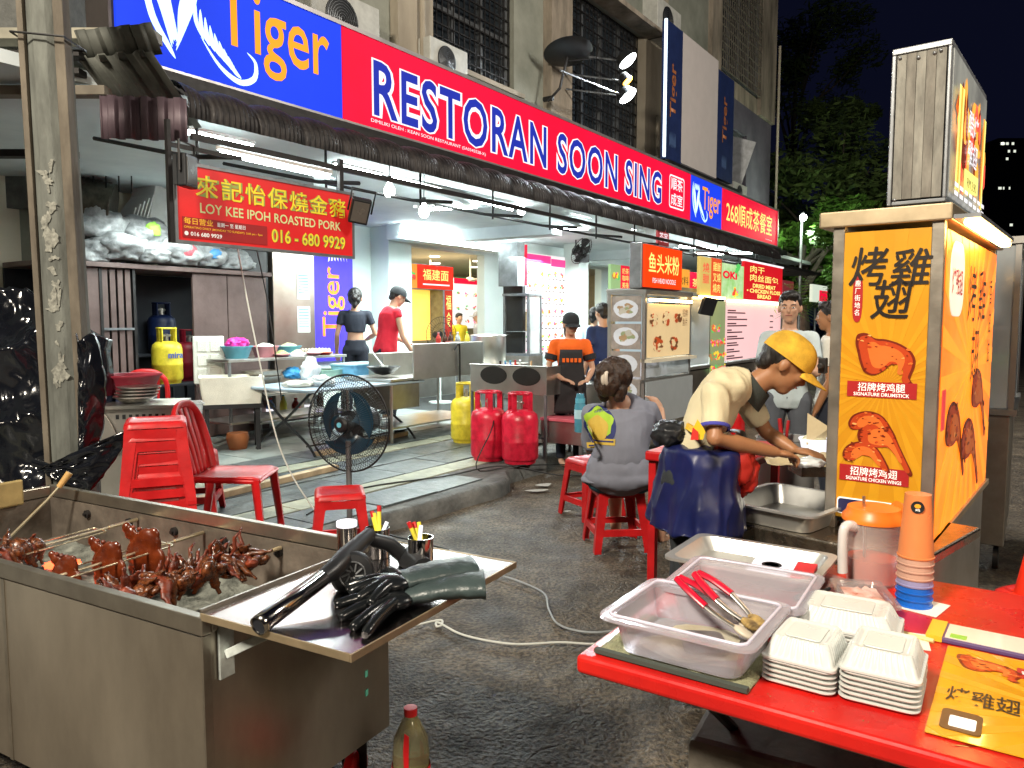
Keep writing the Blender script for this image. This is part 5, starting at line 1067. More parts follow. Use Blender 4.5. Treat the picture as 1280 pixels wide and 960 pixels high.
t, w_, h_ = board('side_poster', 'yellow and orange vertical poster above the warm tube', 876, 889, 320, 368, 3.75, sign('post_y', (.75, .55, .15), .6)); text('燒\n臘', t, w_*.2, h_*.3, w_*.6, h_*.55, m_red, -.003)
t, w_, h_ = board('side_poster', 'red vertical poster with yellow lines beside the yellow one', 890, 902, 322, 370, 3.75, sign('post_r', (.85, .10, .03), .6)); text('雞飯\n叉燒\n燒肉', t, w_*.12, h_*.1, w_*.76, h_*.8, m_yel, -.003)
t, w_, h_ = board('orange_sign', 'orange characters sign deep under the awning', 846, 862, 335, 366, 5.0, sign('sg_o', (.9, .4, .05), .7)); text('飲料', t, w_*.1, h_*.35, w_*.8, h_*.35, m_iron, -.003)
t, w_, h_ = board('red_sign', 'small red sign deep under the awning', 864, 874, 340, 366, 5.2, m_red); text('茶', t, w_*.15, h_*.3, w_*.7, h_*.4, m_yel, -.003)
t, w_, h_ = board('tall_poster', 'green and red drink poster hanging left of the orange-red lightbox', 764, 787, 330, 362, 5.2, sign('gr_p', (.35, .55, .25), .6)); B('red_half', m_red, t, ((w_*.5, -.006, 0), (w_, -.001, h_))); food_print(t, w_*.25, h_*.5, .16, 3, -.004, fc, n=8); text('奶茶\n咖啡\n美祿', t, w_*.56, h_*.1, w_*.36, h_*.8, m_yel, -.009)
B('tube_light_bar', m_warm, None, ((0, 0, 0), (1.0, .03, .03))); o = bpy.data.objects['tube_light_bar']; u_, z_ = WN(876, 372, 3.72); o.location = F(u_, 3.72, z_); o.rotation_euler.z = RZ; tag(o, 'warm glowing tube under the yellow and red posters', 'tube light')
# far right backdrop stalls behind the arms-crossed man
t, w_, h_ = board('far_stall_sign', 'far stall sign in pale green and red beyond the man in grey', 1016, 1034, 355, 377, 3.2, sign('far_g', (.75, .85, .7), .6)); B('red_half', m_red, t, ((w_*.45, -.006, .02), (w_, -.001, h_*.7)))
t, w_, h_ = board('far_stall_sign', 'dark maroon sign board beside the dried meat sign', 979, 992, 350, 372, 4.3, sign('far_m', (.35, .05, .06), .3))
fb = T('far_stall', 'dim far stall with round jars on its front', 'stall', F(*GU(1005, 470, .3), 0), RZ); fu, _ = GU(1005, 470, .3)
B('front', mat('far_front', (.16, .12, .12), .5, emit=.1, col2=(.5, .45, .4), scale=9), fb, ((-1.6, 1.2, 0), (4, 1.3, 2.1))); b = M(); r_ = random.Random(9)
for i in range(12):
    for j in range(4): b.ell((-1.5+.3*i, 1.15, 1.0+.25*j), (.11, .05, .10), 10, 6)
b.build('jar', mat('jar_dark', (.12, .06, .07), .25), fb, smooth=60)['kind'] = 'stuff'
# ================================================================ concrete lamp pole with the plastic wrap
d_pole = 4.2; pb_, pt_ = D(95, 600, d_pole), D(62, 0, d_pole)
pl_ = T('concrete_pole', 'weathered concrete pole with torn poster paper standing before the cabinet', 'pole', (pb_.x, pb_.y, 0), .12); pl_.rotation_euler = (0, -.012, .12)
m_conc = mat('pole_concrete', (.06, .062, .055), .85, scale=9, col2=(.18, .19, .17), bump=.8, bscale=30, stretch=(1, 1, .25))
m_rust = mat('pole_channel', (.05, .04, .03), .8, scale=7, col2=(.17, .145, .11), bump=.6, bscale=30, stretch=(1, 1, .3))
b = M(); h_ = .088
b.rings([[Vector((p[0]*k, p[1]*k, z)) for p in ((-h_, -h_*.55), (-h_*.42, -h_), (h_*.30, -h_), (h_, -h_*.5), (h_, h_), (-h_, h_))] for z, k in ((0, 1.12), (1.5, 1.05), (3, .98), (6.5, .88))]); b.build('shaft', m_conc, pl_, bevel=.006)
b = M(); b.box((-.100, -.03, 3), (.030, .10, 6)); b.build('edge_channel', m_rust, pl_, bevel=.003); b = M(); b.box((.090, -.045, 3), (.05, .085, 6)); b.build('edge_channel', m_rust, pl_, bevel=.003)
b = M(); r_ = random.Random(6)
for k in range(46):
    z = 1.15+r_.random()*1.2; x = r_.uniform(-.03, .02); pts_ = blob(x, z, r_.uniform(.006, .024), r_.uniform(.008, .045), k, 9, .8)
    b.plate(pts_, -h_*1.04-.004-.001*r_.random(), .002)
b.build('torn_paper', mat('torn_paper', (.22, .22, .19), .8, var=.6, scale=40), pl_, weld=False)['kind'] = 'stuff'
b = M(); b.tube([(-.13, -.12, 2.98), (.13, -.13, 2.96), (.14, .12, 2.97), (-.13, .12, 2.98), ], .006, 5, closed=True); b.build('wire_loop', m_cord, pl_)
m_plastic = mat('black_plastic_sheet', (.006, .007, .010), .16, var=.4, bump=.35, bscale=11, coat=.5, rvar=.08)
def cloth_heap(name, label, loc, prof, depth, seed, res=(90, 90), amp=.05, cat='tarpaulin', mm=None, rz=0):
    # heap front: x across, z up, bulging towards -y; creased
    b = M(); W2, H2 = prof
    def fn(a, c):
        x = (a-.5)*W2; z = H2*c*(1-.35*max(0, abs(a-.5)*2-.4)); th = PI*a
        bul = depth*math.sin(PI*min(1, max(0, a)))**.5*(1-.55*c**2.2)
        p = Vector((x*3.5, z*2.2+x, seed)); n = amp*1.1*(1-abs(mnoise.noise(p*.9))*3.2)+amp*.15*(1-abs(mnoise.noise(p*4.3))*3.2)+amp*.5*(1-abs(mnoise.noise(Vector((x*4+z*2.5, z*1.2, seed+4))))*3)
        return (x, -bul-n, z+.6*n)
    b.grid(fn, *res)
    b2_ = b.build(name, mm or m_plastic, None, loc, (0, 0, rz), smooth=80, weld=False); md = b2_.modifiers.new('t', 'SOLIDIFY'); md.thickness = .01; md.offset = -1
    return tag(b2_, label, cat)
p = D(10, 620, 4.75); cloth_heap('tarpaulin', 'glossy black plastic sheet draped over a heap behind the pole', (p.x-.30, p.y+.55, 0), (1.45, 1.72), .62, 3, amp=.06)
p = D(100, 590, 4.15)
wp = T('plastic_wrap', 'black plastic sheet tied round the foot of the concrete pole', 'plastic sheet', (pb_.x, pb_.y, 0), 0)
b = M()
def wf(a, c):   # hangs from upper right of the pole, gathered at a knot at lower left
    z0, z1 = .70, 1.42; z = z1+(z0-z1)*c; wv = (.03+.05*math.sin(PI*min(1, c*1.05))**.8*(1 if c < .8 else 1))*(1-.25*c)
    x = .11+wv*a*1.25-.02*c; n = .02*(1-abs(mnoise.noise(Vector((a*3, c*5, 2))))*3)
    return (x, -.10-.07*math.sin(PI*a)+.1*a-n, z+.02*math.sin(9*a))
b.grid(wf, 24, 50)
def wf2(a, c):  # lower skirt fanning right from the knot
    ang = -.1-.9*c; L_ = .40*(1-.15*c); x = -.10+L_*a*math.cos(ang*.9)*1.25; z = .74+a*(.22*(1-c)-.12*c)-.02; n = .016*(1-abs(mnoise.noise(Vector((a*4, c*7, 5))))*3)
    return (x, -.15-.05*math.sin(PI*a)-n, z)
b.grid(wf2, 24, 24)
o = b.build('sheet', m_plastic, wp, smooth=80, weld=False); md = o.modifiers.new('t', 'SOLIDIFY'); md.thickness = .004
b = M(); b.tube([(-.15, -.12, .75), (-.05, -.16, .73), (.1, -.15, .74)], .02, 8); b.build('knot', m_plastic, wp, smooth=60)
# little steel cart with curved guard
p = D(168, 560, 5.0); t = T('steel_cart', 'small stainless cart with a curved guard and pans on top', 'cart', (p.x-.18, p.y, .13), .25)
B('body', m_steel, t, ((-.05, 0, .18), (.42, .4, .80)), bevel=.006); b = M(); b.prism([(-.32, .42)]+[(-.32+.40*math.sin(a)*1.0, .42+.40*(1-math.cos(a))*0+.42*math.cos(a)) for a in np.linspace(0, PI/2, 12)][::1], .012, 0); 
o = b.build('curved_guard', m_steel, t, (0, -.03, .10), (PI/2, 0, 0)); B('top_sheet', m_steel, t, ((-.08, -.04, .80), (.46, .44, .82)))
for k in range(8): B('vent_slot', m_black, t, ((.06+.04*k, -.003, .73), (.08+.04*k, -.001, .76)))
for x in (-.03, .39):
    for y in (.02, .37): B('leg', m_iron, t, ((x, y, 0), (x+.02, y+.02, .18)))
q = t.location
for k in range(4): basin((q.x+.1+.01*k, q.y+.2, .96+.022*k), .13, .03, m_steel, ['lowest', 'second', 'third', 'topmost'][k]+' steel pan in the stack on the small cart', None, 'pan', 'steel pans on the small cart')
basin((q.x-.05, q.y+.45, .99), .2, .13, mat('maroon_basin', (.30, .03, .05), .4), 'maroon basin behind the small cart', None); stand_table(0, 0, 0, 0, 1, 'x') if False else None
B('crate', mat('crate_blue2', (.02, .03, .07), .5), None, ((-.2, 0, 0), (.1, .35, .86))); o = bpy.data.objects['crate']; o.location = (q.x-.05, q.y+.28, .13); tag(o, 'dark crate carrying the maroon basin behind the small cart', 'crate')
# ================================================================ wings booth
m_post = mat('booth_post', (.40, .36, .30), .35, .85, var=.25, scale=5, bump=.15, bscale=10)
m_cop = mat('booth_trim', (.50, .40, .26), .38, .8, var=.25, scale=6)
BU_, BN0, BN1 = 3.13, .285, .655; BL = 1.45
bo = T('wings_booth', 'tall hawker booth with yellow chicken wing posters and lit front', 'stall', F(BU_, BN0, 0), RZ-rad(4)); bw = BN1-BN0
m_py = mat('poster_yellow', (.46, .19, .006), .35, emit=.22, scale=2, col2=(.58, .27, .010), ecol=None, thr=(.3, .7), rvar=.05)
m_pray = mat('poster_ray', (.55, .255, .010), .35, emit=.22, rvar=0); m_pk_ = mat('poster_black', (.015, .01, .008), .4); m_prd = mat('poster_maroon', (.35, .015, .015), .4, emit=.15); m_pwh = mat('poster_white', (.9, .88, .82), .4, emit=.35)
m_ck = [mat('chicken_a', (.42, .045, .008), .35, emit=.14), mat('chicken_b', (.60, .13, .02), .35, emit=.18), mat('chicken_c', (.16, .015, .004), .35, emit=.03), mat('chicken_d', (.78, .34, .10), .35, emit=.18)]
B('core', m_dark, bo, ((.02, .03, .72), (BL, bw-.02, 1.84)))
for (x, y) in ((0, -.0), (0, bw-.035), (BL-.03, 0)): B('post', m_post, bo, ((x-.008, y-.006, .70), (x+.03, y+.036, 1.86)), bevel=.003)
B('roof_trim', m_cop, bo, ((-.025, -.03, 1.855), (BL+.03, bw+.05, 1.915)), bevel=.006); B('base_cabinet', m_post, bo, ((.06, .04, .13), (BL, bw-.01, .71)), bevel=.005)
B('skirt', m_steel, bo, ((.02, .004, .12), (BL, .036, .685)))
def ray_prints(par, w_, h, cx, cz, n=26, y=-.003, m=None):
    b = M()
    for k in range(n):
        a = 2*PI*k/n; a2 = a+PI/n*.8; R_ = 3
        def hit(an, st=.03):
            dx, dz = math.cos(an), math.sin(an); ts = [((w_-cx)/dx if dx > 0 else -cx/dx) if abs(dx) > 1e-6 else 9, ((h-cz)/dz if dz > 0 else -cz/dz) if abs(dz) > 1e-6 else 9]; t_ = min(ts); return (cx+dx*t_, cz+dz*t_)
        b.plate([(cx+.02*math.cos(a), cz+.02*math.sin(a)), hit(a), hit(a2)], y, .0004)
    return b.build('ray', m or m_pray, par, weld=False)
def shape(par, name, pts, y, m, sc=(1, 1), off=(0, 0), t=.0006):
    b = M(); P = spline([(p[0], 0, p[1]) for p in pts], 6, closed=True); b.plate([(off[0]+p.x*sc[0], off[1]+p.z*sc[1]) for p in P], y, t); return b.build(name, m, par)
def layered(par, P_, sc, off, y):   # printed food: dark edge, flesh, lighter middle
    shape(par, 'chicken_print', P_, y, m_ck[2], sc, off)
    for k_, (f_, m_) in enumerate(((.90, m_ck[0]), (.62, m_ck[1]))):
        cx = sum(q[0] for q in P_)/len(P_); cz = sum(q[1] for q in P_)/len(P_); Q_ = [(cx+(q[0]-cx)*f_+.0*k_, cz+(q[1]-cz)*f_+.03*k_) for q in P_]; shape(par, 'chicken_print', Q_, y-.0007*(k_+1), m_, sc, off)
def speck(par, pts, n, seed, y, mats_, r, off, sc):   # gloss and char flecks inside an outline
    rg_ = random.Random(seed); b = M(); P = [(p.x, p.z) for p in spline([(q[0], 0, q[1]) for q in pts], 5, closed=True)]
    def inside(x, z):
        c = False; j = len(P)-1
        for i in range(len(P)):
            if (P[i][1] > z) != (P[j][1] > z) and x < (P[j][0]-P[i][0])*(z-P[i][1])/(P[j][1]-P[i][1])+P[i][0]: c = not c
            j = i
        return c
    k = 0; tries = 0
    while k < n and tries < n*20:
        tries += 1; x, z = rg_.random(), rg_.random()
        if not inside(x, z): continue
        s = r*rg_.uniform(.4, 1.3); b.plate(blob(off[0]+x*sc[0], off[1]+z*sc[1], s, s*rg_.uniform(.3, .7), rg_.randrange(999), 8, .5), y-.0003*(k % 5), .0003, mi=min(len(mats_)-1, (0, 0, 1, 1, 2, 2, 2, 3)[rg_.randrange(8)])); k += 1
    return b.build('gloss_fleck', mats_, par, weld=False)
DR = [(.02, .80), (.05, .97), (.20, 1.), (.34, .90), (.52, .88), (.74, .80), (.92, .66), (1., .48), (.98, .30), (.93, .12), (.97, .02), (.88, -.02), (.82, .05), (.84, .22), (.78, .36), (.62, .38), (.50, .25), (.34, .16), (.18, .22), (.10, .42), (.06, .60)]
WG = [(.0, .72), (.08, .92), (.28, 1.), (.5, .93), (.66, .76), (.76, .55), (.88, .30), (1., .04), (.93, .0), (.80, .22), (.66, .40), (.55, .50), (.38, .48), (.18, .50), (.04, .56)]
W2_ = [(.0, .55), (.12, .85), (.4, 1.), (.7, .85), (.92, .35), (1., .02), (.86, .1), (.66, .45), (.4, .52), (.2, .30), (.05, .32)]
pu = B('side_poster', m_py, bo, ((-.004, .03, .745), (.0, bw-.034, 1.835)))
def panelframe(par, loc, rz): o = bpy.data.objects.new('poster_print', None); COL.objects.link(o); o.parent = par; o.location = loc; o.rotation_euler.z = rz; return o
pw, ph = bw-.064, 1.09
class PF:   # prints laid straight under the poster part, moved into its plane
    pass
def on_u(fn_list, par, x, y, z):  # rotate prints to face -x
    for o in fn_list: o.location = (x, y, z); o.rotation_euler = (0, 0, -PI/2)
L0 = len(COL.objects)
before = set(COL.objects)
ray_prints(pu, pw, ph, pw*.55, ph*.48, 30, -.001)
SC = lambda px0, py0, px1, py1: (pw*(px0-1043)/(1150-1043), ph*(655-py1)/(655-283), pw*(px1-px0)/107., ph*(py1-py0)/372.)
for tx, bx, bo_ in (('烤', (1052, 308, 1099, 352), .009), ('雞', (1101, 312, 1150, 354), .009), ('翅', (1080, 350, 1128, 394), .009)):
    x, z, w_, h = SC(*bx); [text(tx, pu, x+dx_, z+dz_, w_, h*1.10, m_pk_, -.004-.0004*i_, shear=.15) for i_, (dx_, dz_) in enumerate(((0, 0), (.0022, .0008), (.001, .0024), (.0034, -.0006)))]
x, z, w_, h = SC(1059, 342, 1069, 392); shape(pu, 'seal', [(0, 0), (1, 0), (1, 1), (0, 1)], -.003, m_prd, (w_, h), (x, z)); text('鹿\n厂\n街\n地\n名', pu, x+w_*.15, z+h*.05, w_*.7, h*.9, m_pwh, -.005)
for pts_, bx, sd in ((DR, (1062, 412, 1136, 476), 1), (W2_, (1058, 512, 1118, 548), 2), (WG, (1070, 524, 1138, 590), 3), (W2_, (1052, 552, 1112, 590), 4)):
    x, z, w_, h = SC(*bx); layered(pu, pts_, (w_, h), (x, z), -.003-.0004*sd); speck(pu, pts_, 24, sd, -.0064-.0004*sd, m_ck, .006, (x, z), (w_, h))
for tx, sub_, bx in (('招牌烤鸡腿', 'SIGNATURE DRUMSTICK', (1055, 474, 1139, 494)), ('招牌烤鸡翅', 'SIGNATURE CHICKEN WINGS', (1049, 584, 1134, 605))):
    x, z, w_, h = SC(*bx); shape(pu, 'name_bar', [(0, 0), (.5, 0), (1, 0), (1, 1), (.5, 1), (0, 1)], -.003, m_prd, (w_, h), (x, z)) if False else None
    q = M(); q.plate([(x, z), (x+w_, z), (x+w_, z+h), (x, z+h)], -.003); q.build('name_bar', m_prd, pu)
    text(tx, pu, x+w_*.16, z+h*.38, w_*.68, h*.55, m_pwh, -.005, bold=.004); text(sub_, pu, x+w_*.1, z+h*.08, w_*.8, h*.22, m_pwh, -.005, bold=.01)
x, z, w_, h = SC(1047, 628, 1128, 650); b = M(); b.plate(rrect(x, z, x+w_, z+h, .012), -.003); b.build('badge', m_pwh, pu); b = M(); b.plate(rrect(x+.005, z+.005, x+w_-.005, z+h-.005, .010), -.005); b.build('badge', mat('badge_navy', (.02, .02, .08), .4), pu); text('香滋滋', pu, x+w_*.3, z+h*.35, w_*.4, h*.4, m_pwh, -.007); text('25', pu, x+w_*.92, z-h*.2, w_*.12, h*.4, m_pk_, -.008)
on_u([o for o in COL.objects if o not in before], pu, -.004, bw-.034, .745)
for o in [o for o in COL.objects if o not in before]: o.parent = pu
# front face (towards the lane): lit, facing -n
m_pf = mat('front_poster', (.86, .12, .012), .35, emit=.85, scale=1.0, col2=(.94, .34, .02)); pf = B('front_poster', m_pf, bo, ((.03, -.008, .70), (BL-.03, -.001, 1.83)))
ray_prints(pf, BL-.06, 1.13, .7, .6, 24, -.001, mat('front_ray', (.93, .27, .018), .35, emit=.85, rvar=0)); fr_ = [o for o in pf.children][-1]; fr_.location = (.03, -.008, .70)
q = M(); q.plate(rrect(.1, .82, .42, 1.10, .1), -.011); q.build('round_badge', m_pwh, pf, (.0, 0, .70)); text('烤雞翅', pf, .14, 1.6, .24, .1, m_prd, -.014, bold=.008)
for k, (tx, x, z, s) in enumerate((('烤', .55, 1.5, .22), ('雞', .85, 1.5, .22), ('翅', .7, 1.24, .22), ('香\n滋\n滋', 1.2, 1.3, .09))): text(tx, pf, x, z, s, s*1.05 if k < 3 else .4, m_pk_, -.012)
for k, (x, z, s) in enumerate(((.15, .85, .5), (.75, .95, .5), (.5, .75, .55))):
    layered(pf, WG, (s, .34), (x, z), -.011-.003*k); speck(pf, WG, 24, 20+k, -.0138-.003*k, m_ck, .02, (x, z), (s, .34))
B('bottom_trim', m_cop, bo, ((-.006, -.02, .672), (BL+.01, .02, .70)), bevel=.003)
mred_ = mat('print_red', (.75, .05, .06), .4, emit=.4); q = M(); q.plate([(.05, 1.1), (.12, 1.1), (.12, 1.25), (.05, 1.25)], -.011); q.build('tag_print', mred_, pf)
# lamp bar
la = T('booth_lamp', 'warm glowing lamp bar under the roof edge of the wings booth', 'lamp', F(BU_, BN0, 0), RZ-rad(4))
B('fitting', m_rail, la, ((-.02, -.115, 1.857), (1.02, -.032, 1.872))); B('tube', mat('warm_glow', (1, .8, .5), emit=24, ecol=(1., .56, .16), rvar=0), la, ((-.015, -.108, 1.832), (1.0, -.062, 1.856)), bevel=.01)
# roof light box
lb = T('roof_lightbox', 'tall plank-sided light box with a skewer picture on top of the wings booth', 'light box', F(BU_, BN0+.0, 1.92), RZ-rad(4))
m_plk = mat('grey_plank', (.13, .125, .11), .8, scale=20, col2=(.31, .30, .26), bump=.6, bscale=40, stretch=(1, 1, .3)); m_plk2 = mat('brown_plank', (.10, .093, .08), .8, scale=17, col2=(.26, .245, .21), bump=.6, bscale=40, stretch=(1, 1, .3))
zt = 2.47-1.92; W_ = .178; LB = .85
for k in range(5): B('plank', (m_plk, m_plk2)[k % 2], lb, ((-.012-.0015*(k % 2), .012+k*(W_-.02)/5, .02), (.006, .012+(k+1)*(W_-.02)/5-.0008, zt-.02)), bevel=.0015)
B('core', m_dark, lb, ((.007, .01, .01), (LB-.01, W_, zt-.01))); B('rim', m_rail, lb, ((-.016, -.004, zt-.018), (LB, W_+.008, zt+.004)), ((-.016, W_-.006, .0), (LB, W_+.008, zt-.018)), ((-.016, -.004, 0), (LB, W_-.007, .014)), ((-.016, -.004, .014), (0.004, .008, zt-.018)), bevel=.003)
b = M()
for y, z in ((.03, .53), (.05, .525), (.10, .52), (.16, .53), (.16, .03)): b.ell((-.018, y*1.0, z-.01), (.003, .006, .006), 8, 6)
b.build('screw', m_rail, lb, smooth=60)
fp = B('picture_face', mat('lightbox_face', (.10, .10, .10), .3, emit=.35, scale=2.2, col2=(.42, .44, .40)), lb, ((.012, -.008, .02), (LB-.012, .006, zt-.022)))
r_ = random.Random(3); fire = [mat('flame_red', (.85, .10, .06), .3, emit=.8), mat('flame_orange', (.95, .38, .05), .3, emit=.8), mat('flame_dark', (.25, .03, .01), .3, emit=.3)]
b = M()
for k in range(40): b.plate(blob(.1+.7*r_.random(), .12+.28*r_.random(), r_.uniform(.02, .07), r_.uniform(.03, .09), k, 10, .5), -.0095-.0002*k, .0002, mi=r_.randrange(3))
b.build('flame_print', fire, fp, weld=False)
for k in range(5):
    x = .06+.035*k+.5*(k > 2); q = M(); q.plate([(x, .05), (x+.02, .05), (x+.05, .42), (x+.02, .42)], -.019); q.build('skewer_print', fire[1] if k % 2 else m_yel, fp)
text('酷烤\n雞翅', fp, .28, .18, .26, .20, m_wht, -.022, bold=.008, shear=.2); q = M(); q.plate([(.24, .06), (.58, .09), (.58, .16), (.24, .15)], -.021); q.build('price_plate', m_yel, fp); text('RM 3.90', fp, .30, .09, .22, .035, m_pk_, -.024)
b = M()
for k in range(14): x = .04+.11*(k % 7); z = .03+.03*(k//7); b.plate([(x, z), (x+.07, z), (x+.07, z+.014), (x, z+.014)], -.022)
b.build('small_print', m_wht, fp)
# steel work counter of the booth with the trays (left of the poster)
CN0, CN1 = BN1+.01, 1.14
m_cnt = mat('counter_steel', (.45, .40, .33), .26, 1., var=.3, scale=5, bump=.5, bscale=16)
wc = T('work_counter', 'creased stainless work counter in front of the cook in the yellow cap', 'counter', F(2.86, .30, 0), RZ+rad(-13)); 
B('counter_top', m_cnt, wc, ((0, -.02, .66), (.62, .86, .70)), bevel=.008); B('front_sheet', m_cnt, wc, ((.03, 0, .12), (.05, .83, .655))); B('side_sheet', m_cnt, wc, ((.05, .80, .12), (.6, .83, .655))); B('lip', m_cnt, wc, ((-.006, -.02, .60), (-.001, .86, .69)))
for x in (.04, .55): 
    b = M(); b.lathe([(.0, -.012), (.05, -.012), (.05, .012), (0, .012)], 16); b.build('wheel', m_black, wc, (x, .1, .05), (PI/2, 0, 0), smooth=40)
    b = M(); b.lathe([(.0, -.012), (.05, -.012), (.05, .012), (0, .012)], 16); b.build('wheel', m_black, wc, (x, .75, .05), (PI/2, 0, 0), smooth=40)
m_tray = mat('tray_steel', (.52, .52, .50), .36, .75, scale=4, col2=(.70, .70, .67), rvar=.1)
def tray(loc, l, w_, h, label, rz, mm=None, fill=None, grp='stainless trays', name='steel_tray', lip=.022):
    return tub(loc, l, w_, h, mm or m_steel, label, rz, fill=fill, cat='tray', name=name, grp=grp, wall_=.003, rim=lip)
c = F(3.20, .80, .70)
tray(Vector((c.x, c.y, .702)), .46, .40, .078, 'deep steel tray on the work counter before the cook', RZ-rad(13), mm=m_tray, name='steel_tray')
# foil paper, white bowl, inner shelf
m_paper = mat('kraft_paper', (.62, .50, .30), .6, bump=.3)
p = G(1000, 578, .80); b = M(); b.grid(lambda a, c: ((a-.5)*.34, (c-.5)*.2, .03*mnoise.noise(Vector((a*3, c*3, 1)))+.02*(a-.5)**2), 16, 12); o = b.build('wrapping_paper', m_paper, None, (p.x+.03, p.y+.1, .80), (rad(8), 0, -.15), smooth=70, weld=False); o.modifiers.new('t', 'SOLIDIFY').thickness = .002; tag(o, 'sheet of tan wrapping paper under the hands of the cook', 'paper')
p = G(1022, 570, .80); basin((p.x, p.y+.05, .78), .075, .10, m_wht, 'white bowl at the edge of the yellow poster', m_food, 'bowl', None); B('cup_riser', m_cnt, None, ((-.1, -.1, 0), (.1, .1, .08))); o = bpy.data.objects['cup_riser']; o.location = (p.x, p.y+.05, .698); tag(o, 'low steel block under the white bowl', 'block')
b = M(); b.add([(0, 0, 0), (.02, .05, .16), (.12, .0, .09), (.10, .02, .0)], [(0, 1, 2, 3)]); o = b.build('paper_cone', m_paper, None, (p.x-.06, p.y+.0, .86)); o.modifiers.new('t', 'SOLIDIFY').thickness = .002; tag(o, 'folded tan paper standing by the white bowl', 'paper')
b = M(); b.box((0, 0, 0), (.03, .03, .06)); b.tube([(-.04, 0, 0), (0, 0, 0)], .012, 8); o = b.build('door_catch', m_iron, bo, (-.02, bw+.02, 1.33), bevel=.004)
# big aluminium pot and red stools behind the cook
p = G(963, 575, .60); t = pot(963, 560, 1.5, .0, .17, .30, 'grey aluminium bucket pot on a red stool behind the cook', mat('alu', (.42, .42, .41), .4, .5), lid=False); q = D(982, 545, 4.6); t.location = (q.x, q.y, .50)
b = M(); b.tube([(-.04, 0, .2), (-.03, .03, .42)], .012, 6); b.tube([(.05, .02, .2), (.06, .0, .4)], .010, 6); b.build('spoon_handle', m_redpl, t)
stool((q.x, q.y, .05), .3, 'red stool under the grey aluminium pot'); t_ = q
b = M(); b.lathe([(.03, 0), (.04, .02), (.035, .12), (.02, .18), (.02, .22)], 12); tag(b.build('sauce_bottle', m_redpl, None, D(922, 545, 4.2)-Vector((0, 0, .0)), smooth=50), 'red squeeze bottle behind the cook in the yellow shirt', 'bottle')
red_t = T('red_side_table', 'red plastic table behind the cook at waist height', 'table', D(915, 560, 4.1), RZ); B('table_top', m_redpl, red_t, ((-.35, -.2, -.05), (.35, .35, .0)), bevel=.01); z0 = red_t.location.z
for x in (-.32, .28):
    for y in (-.17, .3): B('leg', m_redpl, red_t, ((x, y, -z0), (x+.04, y+.04, -.052)))
# ================================================================ trolley at far right behind the booth, white sheet
tr = T('steel_trolley', 'tall stainless trolley with glass cabinet at the right edge behind the booth', 'trolley', F(5.36, .10, 0), RZ)
B('cabinet', m_dsteel, tr, ((0, 0, .16), (1.3, .24, .95)), bevel=.006); b = M()
for x in (0, 1.3):
    for y in (0, .24): b.b2((x-.015, y-.015, .95), (x+.015, y+.015, 1.95))
b.b2((-.03, -.03, 1.95), (1.33, .27, 1.99)); b.b2((-.03, -.03, .95), (1.33, .27, .985)); b.build('frame', m_fr, tr)
B('glass_pane', m_clear, tr, ((.01, -.006, .99), (1.29, -.001, 1.94)), ((-.006, .01, .99), (-.001, .23, 1.94)))
for z in (1.2, 1.45, 1.7): B('shelf', m_steel, tr, ((.01, .02, z), (1.29, .22, z+.012)))
B('green_box', mat('lime_box', (.25, .6, .08), .4), tr, ((.1, .03, 1.213), (.4, .2, 1.29)))
for x, y in ((.08, .04), (.08, .2), (1.2, .04), (1.2, .2)): b = M(); b.lathe([(.0, -.015), (.07, -.015), (.07, .015), (0, .015)], 18); b.build('wheel', m_black, tr, (x, y, .07), (PI/2, 0, 0), smooth=40)
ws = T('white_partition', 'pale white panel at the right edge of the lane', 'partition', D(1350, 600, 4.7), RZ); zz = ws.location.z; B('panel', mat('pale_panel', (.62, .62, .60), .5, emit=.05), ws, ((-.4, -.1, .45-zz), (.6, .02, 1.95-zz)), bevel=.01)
for x in (-.35, .5): B('leg', m_rail, ws, ((x, -.06, -zz), (x+.04, -.02, .449-zz)))
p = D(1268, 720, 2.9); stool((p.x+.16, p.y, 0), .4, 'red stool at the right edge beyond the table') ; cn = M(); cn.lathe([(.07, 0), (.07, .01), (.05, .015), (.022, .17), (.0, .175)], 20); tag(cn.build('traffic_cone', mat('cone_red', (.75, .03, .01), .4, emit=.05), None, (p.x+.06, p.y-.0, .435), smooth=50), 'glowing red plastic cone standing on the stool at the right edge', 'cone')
# ================================================================ red folding table in the foreground
TZ = .72
tb = T('red_table', 'red plastic folding table crowded with takeaway boxes and trays', 'table', F(1.53, -.75, 0), RZ)
m_tab = mat('red_table_top', (.40, .008, .008), .28, scale=4, col2=(.60, .016, .010), bump=.15, bscale=10, rvar=.18, detail=9)
B('table_top', m_tab, tb, ((0, 0, TZ-.045), (1.07, 1.61, TZ)), bevel=.012, bseg=3)
for y in (.25, 1.36):
    for a, c in ((.1, .95), (.95, .1)):
        b = M(); b.tube([(a, y, 0), ((a+c)/2, y, .34), (c, y, TZ-.05)], .014, 8); b.build('leg', m_iron, tb, smooth=40)
b = M(); b.tube([(.1, .25, .03), (.1, 1.36, .03)], .012, 6); b.tube([(.52, .25, .34), (.52, 1.36, .34)], .012, 6); b.build('brace', m_iron, tb)
